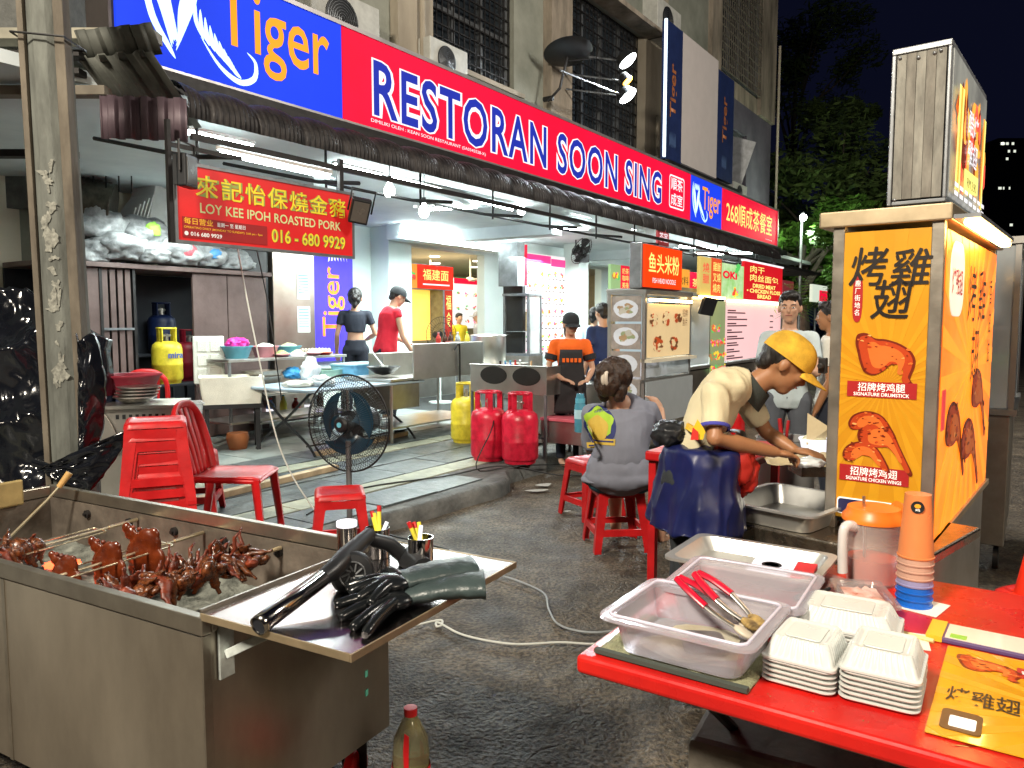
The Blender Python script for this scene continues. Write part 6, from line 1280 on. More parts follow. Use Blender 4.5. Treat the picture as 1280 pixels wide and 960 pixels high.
# dirty chest with castors under the table
t = T('castor_box', 'dusty grey box on black castors under the red table', 'box', F(1.95, -.2, 0), RZ+.1); B('body', mat('dusty_grey', (.18, .16, .13), .7, scale=5, var=.4, bump=.4), t, ((-.05, 0, .15), (.5, .9, .44)), bevel=.02)
for x, y in ((.0, .08), (.0, .82), (.42, .08), (.42, .82)):
    b = M(); b.lathe([(0, -.018), (.045, -.018), (.055, -.01), (.055, .01), (.045, .018), (0, .018)], 20); w_ = b.build('wheel', m_black, t, (x, y, .055), (PI/2, 0, .4), smooth=50)
    b = M(); b.bar((x, y-.03, .06), (x, y-.03, .149), .03, .004); b.bar((x, y+.03, .06), (x, y+.03, .149), .03, .004); b.build('fork', m_rail, t)
def quadtub(c0, c1, h, mm, label, name, z=TZ, fill=None, lip=.025, wall_=.003, grp=None, cat='tray', rim_up=.0):
    u0, n0, u1, n1 = c0[0], c0[1], c1[0], c1[1]; c = F((u0+u1)/2, (n0+n1)/2, z)
    return tub(c, (u1-u0)/.97, (n1-n0)/.97, h, mm, label, RZ, fill=fill, cat=cat, name=name, grp=grp, wall_=wall_, rim=lip)
m_pan = mat('clear_pan', (.80, .76, .84), .10, trans=.6, var=.02, alpha=.62, ior=1.3, rvar=.04)
m_oil = mat('oily_residue', (.45, .38, .22), .15, scale=9, col2=(.72, .68, .56), trans=.2)
# towel
b = M(); b.grid(lambda a, c: (.02+.28*a, .36*c, .004+.006*abs(mnoise.noise(Vector((a*4, c*4, 0))))+.002*math.sin(40*c)), 24, 24)
o = b.build('towel', mat('towel', (.34, .34, .20), .95, scale=20, var=.25, bump=1, bscale=200), None, F(1.545, .465, TZ), (0, 0, RZ), smooth=70, weld=False); o.modifiers.new('t', 'SOLIDIFY').thickness = .008; tag(o, 'olive kitchen towel with a dark hem under the clear pans', 'towel'); th_ = B('hem', mat('hem_dark', (.05, .06, .05), .9), o, ((.012, .0, .004), (.028, .36, .014)))
ta = quadtub((1.565, .475), (1.845, .79), .088, m_pan, 'clear food pan nearest the table corner holding the tongs', 'food_pan', TZ+.014, grp='clear food pans'); 
tb2 = quadtub((1.85, .485), (2.13, .80), .088, m_pan, 'clear food pan further from the table edge with oily puddle', 'food_pan', TZ+.006, grp='clear food pans')
m_rimp = mat('pan_rim', (.74, .70, .84), .15, trans=.25, coat=.5, var=.03)
tb2.location += F(.012, -.028, -.004); tb2.rotation_euler.z += .05
for q, s in ((ta, 1), (tb2, 2)):
    b = M(); b.tube([(x, y, .089) for x, y in rrect(-.143, -.160, .143, .160, .02, 5)], .0042, 8, closed=True); b.build('pan_rim', m_rimp, q, smooth=60)
    b = M(); b.add([(p[0], p[1], .006) for p in blob(.0, .0, .10, .12, s*7, 26, .35)], [tuple(range(26))]); o = b.build('oil_puddle', m_oil, q)
b = M(); b.rings([[Vector((p[0], p[1], z)) for p in rrect(-.06, -.05, .07, .05, .02, 4)] for z in (.008, .014)]); o = b.build('foil_piece', m_steel, ta, (0, -.02, 0), (0, 0, .5))
tray(F(2.385, .71, TZ), .30, .43, .045, 'shallow steel tray at the left end of the red table', RZ, mm=m_tray)
p = F(2.37, .58, TZ+.012); t = T('sauce_packet', 'white and red printed packet lying in the shallow tray', 'packet', p, RZ+.1); B('carton', m_wht, t, ((-.075, -.06, 0), (.075, .12, .02)), bevel=.003); B('red_end', mat('pk_red', (.6, .02, .03), .4), t, ((-.077, -.064, -.001), (.077, -.005, .0215)), bevel=.003); b = M(); b.lathe([(.03, 0), (.03, .001), (.022, .0012), (.022, 0)], 20); b.build('ring_print', m_black, t, (0, .06, .0215))
text('8QR', t, 0, 0, .08, .04, m_wht, 0, loc=(.04, -.035, .0225), rot=(-PI/2, 0, PI)) if False else None
# tongs
def tongs(loc, rz, label, grip, tipm, tilt=.10):
    t = T('tongs', label, 'tongs', loc, rz, 'red handled tongs'); t.rotation_euler = (tilt, 0, rz)
    for s in (-1, 1):
        b = M(); P = [(s*.008, .0, .03), (s*.020, -.05, .028), (s*.028, -.13, .022), (s*.024, -.19, .016)]
        b.tube(spline([(s*.006, .01, .03)]+P[1:3], 5), .0105, 8, flat=.7); b.build('grip', grip, t, smooth=60)
        b = M(); b.tube(spline([P[2], P[3], (s*.016, -.24, .012)], 4), .007, 8, flat=.5); b.build('arm', m_steel, t, smooth=60)
        b = M(); b.ell((s*.014, -.27, .012), (.016, .04, .008), 14, 8); b.build('tip', tipm, t, smooth=60)
    return t
m_grip = mat('red_grip', (.50, .008, .03), .25, coat=.3)
a_ = G(845, 735, TZ+.13); c_ = G(925, 795, TZ+.06); dv = c_-a_; t1 = tongs(a_, math.atan2(-dv.x, dv.y)+PI, 'red handled tongs with a pale silicone tip in the near pan', m_grip, mat('pale_tip', (.55, .48, .38), .4), tilt=.0)
for t_, A2, C2 in ((t1, G(845, 738, TZ+.11), G(938, 798, TZ+.04)),):
    d = (C2-A2); t_.location = A2; t_.rotation_mode = 'QUATERNION'; t_.rotation_quaternion = d.to_track_quat('-Y', 'Z'); s_ = d.length/.29; t_.scale = (1.1, s_, 1.1)
t2 = tongs((0, 0, 0), 0, 'red handled tongs with a charred tip lying across the pan rims', m_grip, mat('char_tip', (.10, .06, .02), .6, scale=40, col2=(.5, .33, .1), bump=1))
A2, C2 = G(868, 732, TZ+.12), G(946, 788, TZ+.06); d = C2-A2; t2.location = A2; t2.rotation_mode = 'QUATERNION'; t2.rotation_quaternion = d.to_track_quat('-Y', 'Z'); t2.scale = (1.1, d.length/.29, 1.1)
t3 = T('red_spatula', 'red handled skewer brush resting between the clear pans', 'brush', (0, 0, 0), 0); A2, C2 = G(850, 724, TZ+.11), G(915, 748, TZ+.085); b = M(); b.tube([A2, A2.lerp(C2, .5)], [.010, .013], 8); b.build('handle', m_grip, t3, smooth=50); b = M(); b.tube([A2.lerp(C2, .5), C2], [.006, .003], 6); b.build('rod', m_iron, t3)
# clamshell boxes
m_clam = mat('clamshell', (.66, .68, .65), .28, trans=.12, var=.03, coat=.3, rvar=.05, sss=0)
def clam(u, n, rz, cnt, label, l=.19, w_=.135, grp='stacks of takeaway boxes', big=1.):
    t = T('takeaway_box_stack', label, 'takeaway boxes', F(u, n, TZ+.001), RZ+rz, grp); t.scale = (1.06, 1.06, 1.15)
    for k in range(cnt):
        z = k*.0095; b = M(); b.rings([[Vector((p[0], p[1], z_)) for p in rrect(-l/2*f, -w_/2*f, l/2*f, w_/2*f, .022, 5)] for z_, f in ((z, .90), (z+.004, .97), (z+.006, 1.0), (z+.0078, 1.0))]); b.build('tray_layer', m_clam, t, loc=(random.uniform(-.001, .001), random.uniform(-.001, .001), 0), smooth=40)
    z = cnt*.0095; b = M(); per = rrect(-l/2, -w_/2, l/2, w_/2, .022, 5)
    def wall_ring(z_, f, rib):
        out = []; N_ = 176
        L_ = [(Vector((-l/2, -w_/2)), Vector((l/2, -w_/2))), (Vector((l/2, -w_/2)), Vector((l/2, w_/2))), (Vector((l/2, w_/2)), Vector((-l/2, w_/2))), (Vector((-l/2, w_/2)), Vector((-l/2, -w_/2)))]
        for (a, c) in L_:
            d = (c-a); nr = Vector((d.y, -d.x)).normalized()
            for k in range(44):
                q = a+d*(k/44); e = min(k, 44-k)/44.; rr_ = (1 if (k//2) % 2 else -1)*rib if e > .1 else 0
                m_ = .022*max(0, (.10-e)/.10)**2
                pt = Vector((q.x*f, q.y*f)); pt = pt*(1-m_*2.4)+nr*rr_; out.append(Vector((pt.x, pt.y, z_)))
        return out
    b.rings([wall_ring(z, 1.0, 0), wall_ring(z+.004, 1.0, 0), wall_ring(z+.006, .93, 0), wall_ring(z+.010, .90, .0012), wall_ring(z+.036, .76, .0016), wall_ring(z+.040, .72, .0008), wall_ring(z+.0405, .66, 0), wall_ring(z+.038, .60, 0), wall_ring(z+.037, .56, 0)], cap0=False)
    b.build('lid', m_clam, t, smooth=35)
    b = M(); b.rings([[Vector((p[0], p[1], z_)) for p in rrect(-l*.24, -w_*.26, l*.24, w_*.26, .008, 4)] for z_ in (z+.0375, z+.0395)]); b.build('lid_label_panel', m_clam, t, smooth=40, bevel=.001)
    return t
clam(1.725, .385, PI/2-.02, 5, 'tall stack of clear takeaway boxes left front', .145, .165)
clam(1.735, .232, PI/2+.03, 6, 'tall stack of clear takeaway boxes right front beside the menu', .145, .165)
clam(1.985, .350, PI/2+.05, 4, 'stack of takeaway boxes behind the two front stacks', .225, .165)
# jug with sauce
jg = T('plastic_jug', 'clear plastic jug with orange lid and red sauce', 'jug', F(2.47, .375, TZ), .15); jg.scale = (1.12, 1.12, 1.12); jr = .072
b = M(); b.lathe([(jr*.85, 0), (jr*.88, .008), (jr*1.03, .17), (jr*1.06, .175), (jr*1.0, .17), (jr*.84, .008), (0, .008)], 32); b.build('body', mat('jug_clear', (.80, .72, .68), .12, alpha=.24, var=.02), jg, smooth=50)
b = M(); b.lathe([(0, .01), (jr*.82, .01), (jr*.87, .07), (0, .07)], 28); b.build('sauce', mat('red_sauce', (.62, .06, .01), .3), jg, smooth=40)
b = M(); b.lathe([(jr*1.08, .170), (jr*1.08, .182), (jr*.95, .192), (jr*.9, .205), (0, .208)], 32); b.tube([(jr*.9, 0, .19), (jr*1.35, 0, .183)], [.03, .018], 10); b.build('lid', mat('orange_lid', (.85, .20, .02), .35, emit=.02), jg, smooth=50)
b = M(); b.tube(spline([(-jr*.95, 0, .160), (-jr*1.55, 0, .165), (-jr*1.65, 0, .12), (-jr*1.6, 0, .045)], 6), .011, 8, flat=1.3); b.build('handle', mat('jug_handle', (.8, .78, .76), .25, trans=.3), jg, rot=(0, 0, .35), smooth=60)
b = M(); b.plate(rrect(-.02, .05, .022, .085, .01), 0, .001); o = b.build('sticker', m_wht, jg, (.045, -.066, 0), (0, 0, .55)); 
b = M(); b.tube([(-.02, 0, .03), (-.03, .0, .235)], .004, 6); b.build('spoon', m_steel, jg)
# stack of cups
cs = T('cup_stack', 'tall stack of orange and blue translucent cups with a round emblem', 'cups', F(2.335, .245, TZ), RZ); m_cor = mat('cup_orange', (.90, .30, .10), .25, trans=.3, var=.05, emit=.03); m_cfr = mat('cup_frost', (.75, .45, .34), .3, trans=.35, var=.05); m_cbl = mat('cup_blue', (.01, .14, .62), .25, trans=.15)
for k in range(8):
    z = .0+.0195*k; mm = m_cbl if k < 3 else (mat('cup_lilac', (.38, .36, .62), .3, trans=.3) if k < 4 else (m_cfr if k < 7 else m_cor)); hh = .055 if k < 7 else .175
    b = M(); b.lathe([(.046-.00*k, z), (.0475, z+.002), (.0475, z+.005), (.045, z+.006), (.045-.012*(hh/.175), z+hh), (0, z+hh+.0005)], 32, caps=True); b.build('cup', mm, cs, smooth=40)
# emblem on the top cup (upside-down cups)
q = M(); q.lathe([(0, 0), (.0165, 0), (.0165, .0012), (0, .0012)], 24); zc = .0195*7+.145
nf = Vector((-math.cos(.75), -math.sin(.75), 0)); nf = Vector(F(0, 0, 0))-Vector((cs.location.x, cs.location.y, 0)); nf.normalize(); nl = Matrix.Rotation(-RZ, 3, 'Z')@nf
em = q.build('emblem', m_black, cs, nl*.0375+Vector((0, 0, zc)), Vector((nl.x, nl.y, .08)).to_track_quat('Z', 'Y').to_euler(), smooth=40)
b = M(); b.ell((0, .003, .0015), (.008, .006, .001), 10, 6); em2 = b.build('emblem_print', m_orange, em)
o = text('鸡', em, -.006, -.011, .012, .007, m_pwh, 0, rot=(0, 0, 0)); o.rotation_euler = (-PI/2, 0, 0); o.location = (0, 0, .002)
# sauce container with clear lid, spoon, pen, cards
tub(F(2.26, .36, TZ), .20, .12, .035, mat('clear_lid', (.85, .8, .8), .1, trans=.8, alpha=.5), 'open clear clamshell with red sauce traces behind the boxes', RZ+.4, fill=mat('sauce_traces', (.5, .15, .08), .3, col2=(.7, .5, .45), scale=20), name='sauce_container', cat='container', grp=None)
tub(F(2.33, .47, TZ), .17, .12, .015, MATS['clear_lid'], 'flat clear plastic lid beside the jug', RZ-.3, name='shallow_container', cat='container', grp=None)
b = M(); b.ell((0, 0, .012), (.032, .022, .010), 14, 8); b.tube([(.02, 0, .014), (.1, .02, .02)], .005, 6); tag(b.build('black_spoon', m_black, None, F(2.19, .50, TZ), (0, 0, .3), smooth=60), 'short black spoon lying between the pan and the boxes', 'spoon')
b = M(); b.tube([F(2.09, .27, TZ+.008), F(2.07, .17, TZ+.008)], .0055, 8); tag(b.build('chopstick', mat('bamboo', (.75, .6, .25), .5)), 'yellow bamboo stick poking out behind the boxes', 'stick')
m_card = mat('menu_print', (.60, .26, .012), .14, scale=4, col2=(.72, .40, .02), coat=.6, rvar=.03)
mt = T('menu_mat', 'glossy yellow laminated menu printed with roast chicken', 'menu', F(1.60, -.42, TZ+.003), RZ); B('sheet', m_card, mt, ((0, 0, 0), (.47, .56, .0016)))
def lay(par, o, loc, rz): o.rotation_euler = (-PI/2, 0, rz); o.location = loc
def flat(par, fn, loc, rz):   # prints drawn in xz, laid down flat facing up
    before = set(COL.objects); fn(); 
    for o in [o for o in COL.objects if o not in before]: o.rotation_mode = 'XYZ'; o.rotation_euler = Euler_flat(rz); o.location = loc
from mathutils import Euler
def Euler_flat(rz): return (Matrix.Rotation(rz, 3, 'Z')@Matrix.Rotation(-PI/2, 3, 'X')).to_euler()
for o_ in (0,):
    RL = -PI/2
    def mk():
        ray_prints(mt, .56, .47, .3, .22, 22, 0)
    flat(mt, mk, (0, .56, .0018), RL)
    for k, (x, z, w_, h, P_) in enumerate(((.02, .33, .13, .10, DR), (.19, .26, .17, .12, WG), (.30, .36, .15, .09, DR), (.23, .10, .24, .12, W2_), (.40, .2, .15, .12, WG))):
        def mk(k=k, x=x, z=z, w_=w_, h=h, P_=P_):
            layered(mt, P_, (w_, h), (x, z), 0); speck(mt, P_, 26, 50+k, -.0026, m_ck, .006, (x, z), (w_, h))
        flat(mt, mk, (0, .56, .0022), RL)
    def mk():
        for x, z in ((.14, .36), (.17, .255)): q = M(); q.plate([(x, z), (x+.045, z), (x+.045, z+.055), (x, z+.055)], 0); q.build('name_bar', m_prd, mt)
        q = M(); q.plate(rrect(.02, .03, .09, .12, .012), -.0005); q.build('badge', mat('badge_brown', (.12, .06, .02), .4), mt); q = M(); q.plate(rrect(.035, .045, .08, .09, .004), -.002); q.build('badge', m_pwh, mt)
    flat(mt, mk, (0, .56, .0024), RL)
    def mk():
        text('烤雞翅', mt, .02, .16, .13, .075, m_pk_, -.001, bold=.008); text('鸡腿', mt, .148, .375, .03, .025, m_pwh, -.002); text('鸡翅', mt, .178, .27, .03, .025, m_pwh, -.002); text('25元', mt, .04, .055, .035, .02, m_pk_, -.003)
    flat(mt, mk, (0, .56, .0026), RL)
cd_ = T('payment_card', 'framed white and red payment card lying on the red table', 'card', F(2.075, -.30, TZ+.001), RZ-.03); B('holder', mat('holder_purple', (.10, .06, .16), .3), cd_, ((0, 0, 0), (.115, .485, .012)), bevel=.003); B('card_face', mat('card_cream', (.72, .66, .55), .3, coat=.5), cd_, ((.008, .01, .012), (.108, .45, .0135))); B('yellow_edge', mat('edge_yellow', (.75, .45, .03), .4), cd_, ((-.002, .455, .001), (.117, .49, .0145)))
B('red_band', mat('card_red', (.6, .02, .08), .4), cd_, ((.008, .16, .0136), (.108, .185, .0142))); B('green_mark', m_sg, cd_, ((.012, .405, .0136), (.04, .44, .0142))); B('red_border', MATS['card_red'], cd_, ((.006, .435, .0136), (.109, .442, .0141))) if False else None
def mk(): text('TNG eWallet', cd_, .0, .0, .10, .018, MATS['card_red'], 0)
flat(cd_, mk, (.02, .13, .0137), -PI/2)
B('small_card', mat('card_note', (.75, .72, .62), .4), None, ((-.05, -.04, 0), (.05, .04, .002))); o = bpy.data.objects['small_card']; o.location = F(2.06, .22, TZ+.001); o.rotation_euler.z = RZ+.2; tag(o, 'small pale note card behind the takeaway boxes', 'card')
B('sign_card', mat('card_note2', (.78, .76, .66), .4), None, ((-.06, -.05, 0), (.06, .05, .0015))); o = bpy.data.objects['sign_card']; o.location = F(2.33, .22, TZ+.001); o.rotation_euler.z = RZ-.2; tag(o, 'white card lying under the cup stack', 'card')

b = M(); rg1 = random.Random(77)
for k in range(260):
    u_, n_ = rg1.uniform(1.56, 2.55), rg1.uniform(-.6, .82); s_ = rg1.uniform(.0006, .0022); c = F(u_, n_, TZ+.0006); b.add([c+Vector((-s_, 0, 0)), c+Vector((0, -s_, 0)), c+Vector((s_, 0, 0)), c+Vector((0, s_, 0)), c+Vector((0, 0, s_))], [(0, 1, 4), (1, 2, 4), (2, 3, 4), (3, 0, 4)])
tag(b.build('crumb', mat('crumbs', (.25, .10, .03), .7, col2=(.5, .35, .15), scale=20), weld=False), 'crumbs and specks scattered on the red table top', kind='stuff')
b = M()
for k in range(9):
    u_, n_ = rg1.uniform(1.58, 2.5), rg1.uniform(-.5, .45); c = F(u_, n_, TZ+.0007+.0001*k); P_ = blob(0, 0, rg1.uniform(.006, .03), rg1.uniform(.005, .02), k, 18, .6); b.add([c+Vector((q[0], q[1], 0)) for q in P_], [tuple(range(18))])
tag(b.build('sauce_smear', mat('smear', (.16, .015, .006), .12, scale=30, var=.5), weld=False), 'small greasy sauce smears on the red table top', kind='stuff')
# ================================================================ charcoal grill in the left foreground
GO = F(1.053, 1.606, 0); GR = RZ+rad(5); GL, GW, GH, GB = 1.82, .70, .80, .20
gr = T('charcoal_grill', 'long stainless charcoal grill trough with glowing coals', 'grill', GO, GR)
m_gs = mat('grill_steel', (.25, .22, .18), .36, .85, scale=2.2, col2=(.50, .45, .37), rvar=.16, bump=.12, bscale=2.2, stretch=(1, 1, .45), detail=9); m_gin = mat('grill_inner', (.06, .05, .042), .55, .6, scale=5, col2=(.26, .22, .18), bump=.5, bscale=18)
m_rim = mat('grill_rim', (.34, .31, .26), .33, .9, scale=5, var=.25)
t_ = .004
B('front_panel', m_gs, gr, ((0, .004, GB), (t_, GL*.47, GH-.05)), ((0, GL*.475, GB), (t_, GL, GH-.05)), bevel=.0015); B('front_seam', m_rim, gr, ((-.003, GL*.468, GB), (.001, GL*.477, GH-.05)))
B('end_panel', m_gs, gr, ((.004, 0, GB), (GW, t_, GH-.03)), bevel=.0015); B('back_panel', m_gs, gr, ((GW-t_, .005, GB), (GW, GL, GH-.03))); B('end_panel', m_gs, gr, ((.004, GL-t_, GB), (GW-.005, GL, GH-.03))); B('base_sheet', m_gin, gr, ((.005, .005, GB), (GW-.005, GL-.005, GB+.01)))
B('rim', m_rim, gr, ((-.006, -.006, GH-.045), (.022, GL+.006, GH)), bevel=.003); B('rim', m_rim, gr, ((GW-.022, -.006, GH-.045), (GW+.006, GL+.006, GH)), bevel=.003); B('rim', m_rim, gr, ((.0225, -.006, GH-.044), (GW-.0225, .022, GH-.001)), bevel=.003); B('rim', m_rim, gr, ((.0225, GL-.022, GH-.044), (GW-.0225, GL+.006, GH-.001)), bevel=.003)
B('inner_wall', m_gin, gr, ((GW-.03, .03, GH-.30), (GW-.024, GL-.03, GH-.046)), ((.024, .03, GH-.30), (.030, GL-.03, GH-.046)), ((.031, .024, GH-.30), (GW-.031, .030, GH-.046)), ((.031, GL-.03, GH-.30), (GW-.031, GL-.024, GH-.046)))
B('corner_post', m_rim, gr, ((-.004, -.005, GB), (.02, .001, GH-.046)), bevel=.001)
for k in range(6):
    y = .17+.27*k; b = M(); b.lathe([(.0, 0), (.016, 0), (.016, .012), (.007, .014), (.007, .022), (0, .022)], 14); b.build('spit_hole', m_iron, gr, (GW-.031, y, GH-.085), (0, -PI/2, 0), smooth=40)
B('rusty_plate', mat('rusty_plate', (.32, .24, .10), .6, .3, scale=6, var=.4), gr, ((.05, GL-.06, GH-.05), (GW-.15, GL-.045, GH+.055)), bevel=.01)
def ash(a, c):
    x, y = .03+(GW-.06)*a, .03+(GL-.06)*c; n = mnoise.noise(Vector((x*7, y*7, 0)))*.02+mnoise.noise(Vector((x*25, y*25, 2)))*.010+mnoise.noise(Vector((x*60, y*60, 4)))*.005; return (x, y, GH-.215+n-.03*math.exp(-((x-.55)/.1)**2))
b = M(); b.grid(ash, 110, 240); o = b.build('ash_bed', mat('ash', (.05, .055, .048), .95, scale=14, col2=(.22, .23, .20), bump=1, bscale=90), gr, smooth=60, weld=False)
m_coal = mat('charcoal', (.012, .012, .012), .8, var=.6, scale=20, bump=.8); m_emb = mat('ember', (.05, .01, .01), .8, emit=3.5, ecol=(1, .10, .03), scale=30)
r_ = random.Random(21)
cb_ = [blobmesh('charcoal', m_coal, (.05, .03, .025), 70+i, gr, amp=.5, fr=1.5, sub=3, loc=(.15, .4, GH-.17)) for i in range(3)]; eb = blobmesh('ember', m_emb, (.035, .022, .016), 75, gr, amp=.6, fr=2, sub=3, loc=(.13, .33, GH-.17))
for k in range(70):
    s = r_.choice(cb_) if k % 5 else eb; o = s.copy(); COL.objects.link(o); o.parent = gr
    c = r_.choice(((.16, .42), (.2, .8), (.30, 1.3), (.15, .28))); o.location = (max(.07, c[0]+r_.gauss(0, .05)), c[1]+r_.gauss(0, .08), GH-.19+r_.uniform(-.01, .015)); o.rotation_euler = (r_.uniform(-.5, .5), r_.uniform(-.5, .5), r_.uniform(0, 6)); sc_ = r_.uniform(.6, 1.2); o.scale = (sc_,)*3
for x, y in ((.05, .08), (GW-.08, .08), (.05, GL-.12), (GW-.08, GL-.12)):
    b = M(); b.lathe([(0, -.02), (.06, -.02), (.07, -.012), (.07, .012), (.06, .02), (0, .02)], 22); wl = b.build('wheel', m_redpl, gr, (x, y, .07), (PI/2, 0, .3), smooth=50); b = M(); b.bar((x, y-.03, .07), (x, y-.03, GB), .04, .005); b.bar((x, y+.03, .07), (x, y+.03, GB), .04, .005); b.build('fork', m_iron, gr)
b = M(); 
for z in (.42, .36): b.box((GW*.84, -.002, z), (.012, .002, .02))
b.build('tape_mark', mat('tape_green', (.15, .6, .45), .5), gr)
# steel plate shelf hung on the end
sp = T('shelf_plate', 'mirror-like hinged steel shelf plate at the end of the grill', 'shelf', GO, GR)
PL = .46; m_mir = mat('polished_plate', (.34, .31, .31), .20, 1., scale=2.5, col2=(.48, .45, .45), rvar=.10, bump=.08, bscale=6)
B('plate', m_mir, sp, ((.0, -PL, GH+.002), (GW, -.002, GH+.010)), bevel=.002); B('edge', m_cop, sp, ((-.005, -PL-.005, GH-.006), (GW+.005, -PL-.0005, GH+.012)), ((-.005, -PL, GH-.006), (-.0005, 0, GH+.012)), ((GW+.0005, -PL, GH-.006), (GW+.005, 0, GH+.012)), bevel=.001)
B('upstand', m_rim, sp, ((.0, -.001, GH+.002), (GW, .006, GH+.020)))
m_brk = mat('bracket_paint', (.48, .52, .50), .5, scale=18, var=.35)
for x in (.04, GW-.09):
    b = M(); b.b2((x, -.010, GH-.17), (x+.045, -.001, GH-.006)); b.build('bracket_leg', m_brk, sp, bevel=.002); b = M(); b.bar((x+.02, -.012, GH-.11), (x+.02, -.19, GH-.012), .012, .022); b.b2((x+.005, -.26, GH-.012), (x+.035, -.013, GH-.007)); b.build('bracket_arm', m_brk, sp, bevel=.002)
# ---------------------------------------------------------------- skewers with chicken
m_skin = mat('glazed_skin', (.020, .005, .003), .26, scale=55, col2=(.22, .065, .018), coat=.3, bump=.5, bscale=50, rvar=.08, thr=(.35, .75)); m_skin2 = mat('mahogany_skin', (.055, .009, .003), .26, scale=26, col2=(.14, .024, .005), coat=.4, bump=.15, rvar=.05); m_char = mat('char_skin', (.04, .008, .005), .35, scale=22, col2=(.22, .04, .015), bump=.6)
m_spit = mat('spit_steel', (.62, .54, .38), .30, .9, var=.25)
def gp(x, y, z): return Vector((x, y, GH+z))
def spit(y0, y1, xa, xb, label, loop=.30):
    t = T('spit', label, 'skewer', GO, GR, 'steel spits across the grill'); dy = (y1-y0)/(xb-xa)
    f = lambda x, off=0, dz=0: gp(x, y0+dy*(x-xa)+off, -.055-.02*(x-xa)+dz)
    b = M(); b.tube([f(xa), f(xb)], .0045, 8); b.tube([f(xb-.13), f(xb)], .0072, 8); b.build('rod', m_spit, t, smooth=40)
    b = M(); b.tube(spline([f(xa+.02, -.045), f(xb-.24, -.045), f(xb-.17, -.04), f(xb-.165, .0), f(xb-.17, .04), f(xb-.24, .045), f(xa+.02, .045)], 3), .003, 6); b.build('prong', m_spit, t, smooth=60)
    return f
SP = [spit(1.10, 1.20, .03, GW-.035, 'first spit from the left carrying glossy wings'), spit(.76, .82, .02, GW-.035, 'second spit from the left with chicken legs'), spit(.455, .43, .03, GW-.035, 'third spit packed with browned wings')]
def wingmesh(kind, seed, mm, s=1.):
    r_ = random.Random(seed); b = M()
    # drumette - flat - tip as one bent tapered body
    P = spline([(0, 0, -.045), (.0, .012, -.02), (.004, .006, .012), (.0, -.012, .036), (.004, -.03, .072)], 4); n = len(P)
    R_ = [s*(.012+.014*math.sin(PI*min(1, i/(n*.62)))*(1 if i < n*.62 else 0)+(.006 if i < n*.8 else -.004)) for i in range(n)]
    b.tube([p*s*1.15 for p in P], R_, 10, flat=.62); return b
wing_m = []
for k in range(3):
    b = wingmesh('w', k, m_skin, 1.15); me = b.mesh('wing', [(m_skin, m_skin, m_char)[k]]); me.shade_smooth(); 
    for v in me.vertices: v.co += Vector([mnoise.noise(v.co*60+Vector((k*9, i*5, 0)))*.0045 for i in range(3)])
    wing_m.append(me)
def wing(loc, rot, k, s=1.):
    o = bpy.data.objects.new('chicken_wing', wing_m[k]); COL.objects.link(o); o.location = loc; o.rotation_euler = rot; o.scale = (s,)*3; return o
def mid(par, f, x0, x1, n, seed, offs=(0,), lab='', grp=''):
    r_ = random.Random(seed); Rm = Matrix.Rotation(GR, 3, 'Z')
    for i in range(n):
        x = x0+(x1-x0)*i/(n-1)
        for off in offs:
            p = f(x, off+r_.uniform(-.01, .01), r_.uniform(-.008, .008)); o = wing(GO+Rm@p, (0, 0, 0), r_.randrange(3), r_.uniform(.55, .78))
            o.rotation_euler = (r_.uniform(-1.5, 1.5)+(0 if off >= 0 else PI), r_.uniform(-.6, .7), GR+r_.uniform(-.6, .6)); tag(o, lab, 'chicken wing', grp)
mid(None, SP[2], .08, .54, 22, 5, (-.035, 0, .035), 'small browned chicken wing packed among its likes on the spit nearest the shelf plate', 'wings on the third spit')
mid(None, SP[0], .03, .24, 9, 6, (-.025, .02), 'glossy dark wing on the leftmost spit', 'wings on the leftmost spit')
# charred wing tips
tipm = M(); tipm.tube([(0, 0, 0), (.004, 0, .02), (-.004, 0, .045), (.01, 0, .065)], [.009, .007, .006, .002], 6); tme = tipm.mesh('wing_tip', m_char); tme.shade_smooth()
r_ = random.Random(8)
for i in range(14):
    f = SP[2]; p = f(.22+.024*i, .035+r_.uniform(-.02, .02), .015); o = bpy.data.objects.new('wing_tip', tme); COL.objects.link(o); o.location = GO+Matrix.Rotation(GR, 3, 'Z')@p; o.rotation_euler = (r_.uniform(-.5, .3), r_.uniform(-.3, .7), r_.uniform(0, 3)); o.scale = (1, 1, r_.uniform(.7, 1.3)); tag(o, 'charred pointed wing tip sticking up from the third spit', 'wing tip', 'charred wing tips')
def leg(f, x, off, s, label, rz, ry=0):
    t = T('roast_chicken_piece', label, 'roast chicken', GO+Matrix.Rotation(GR, 3, 'Z')@f(x, off, -.012), GR+rz, 'mahogany chicken legs on the second spit'); b = M()
    for cx, cz, r, th in ((0, 0, .044, .42), (.012, .028, .034, .42), (-.006, -.035, .034, .45), (-.022, -.066, .022, .5), (-.040, -.092, .013, .7), (-.052, -.108, .008, .9), (-.030, .050, .016, .6), (-.040, .064, .012, .8), (.02, -.01, .036, .40), (.028, .05, .015, .5)):
        b.ell((cx*s, 0, cz*s), (r*s, r*th*s, r*s*1.08), 16, 10)
    for q0, q1, r0, r1 in (((-.006, -.035), (-.022, -.066), .028, .020), ((-.022, -.066), (-.052, -.108), .018, .009)): b.tube([(q0[0]*s, 0, q0[1]*s), (q1[0]*s, 0, q1[1]*s)], [r0*s, r1*s], 12, flat=.5)
    o = fuse('meat', b, m_skin2, t, .0035, 4, None, s)
    b = M(); 
    for k in range(5): b.ell(((-.04+.016*k)*s, 0, (.068-.003*k)*s), (.008, .007, .007), 8, 6)
    b.build('charred_end', m_char, t, smooth=60)
    return t
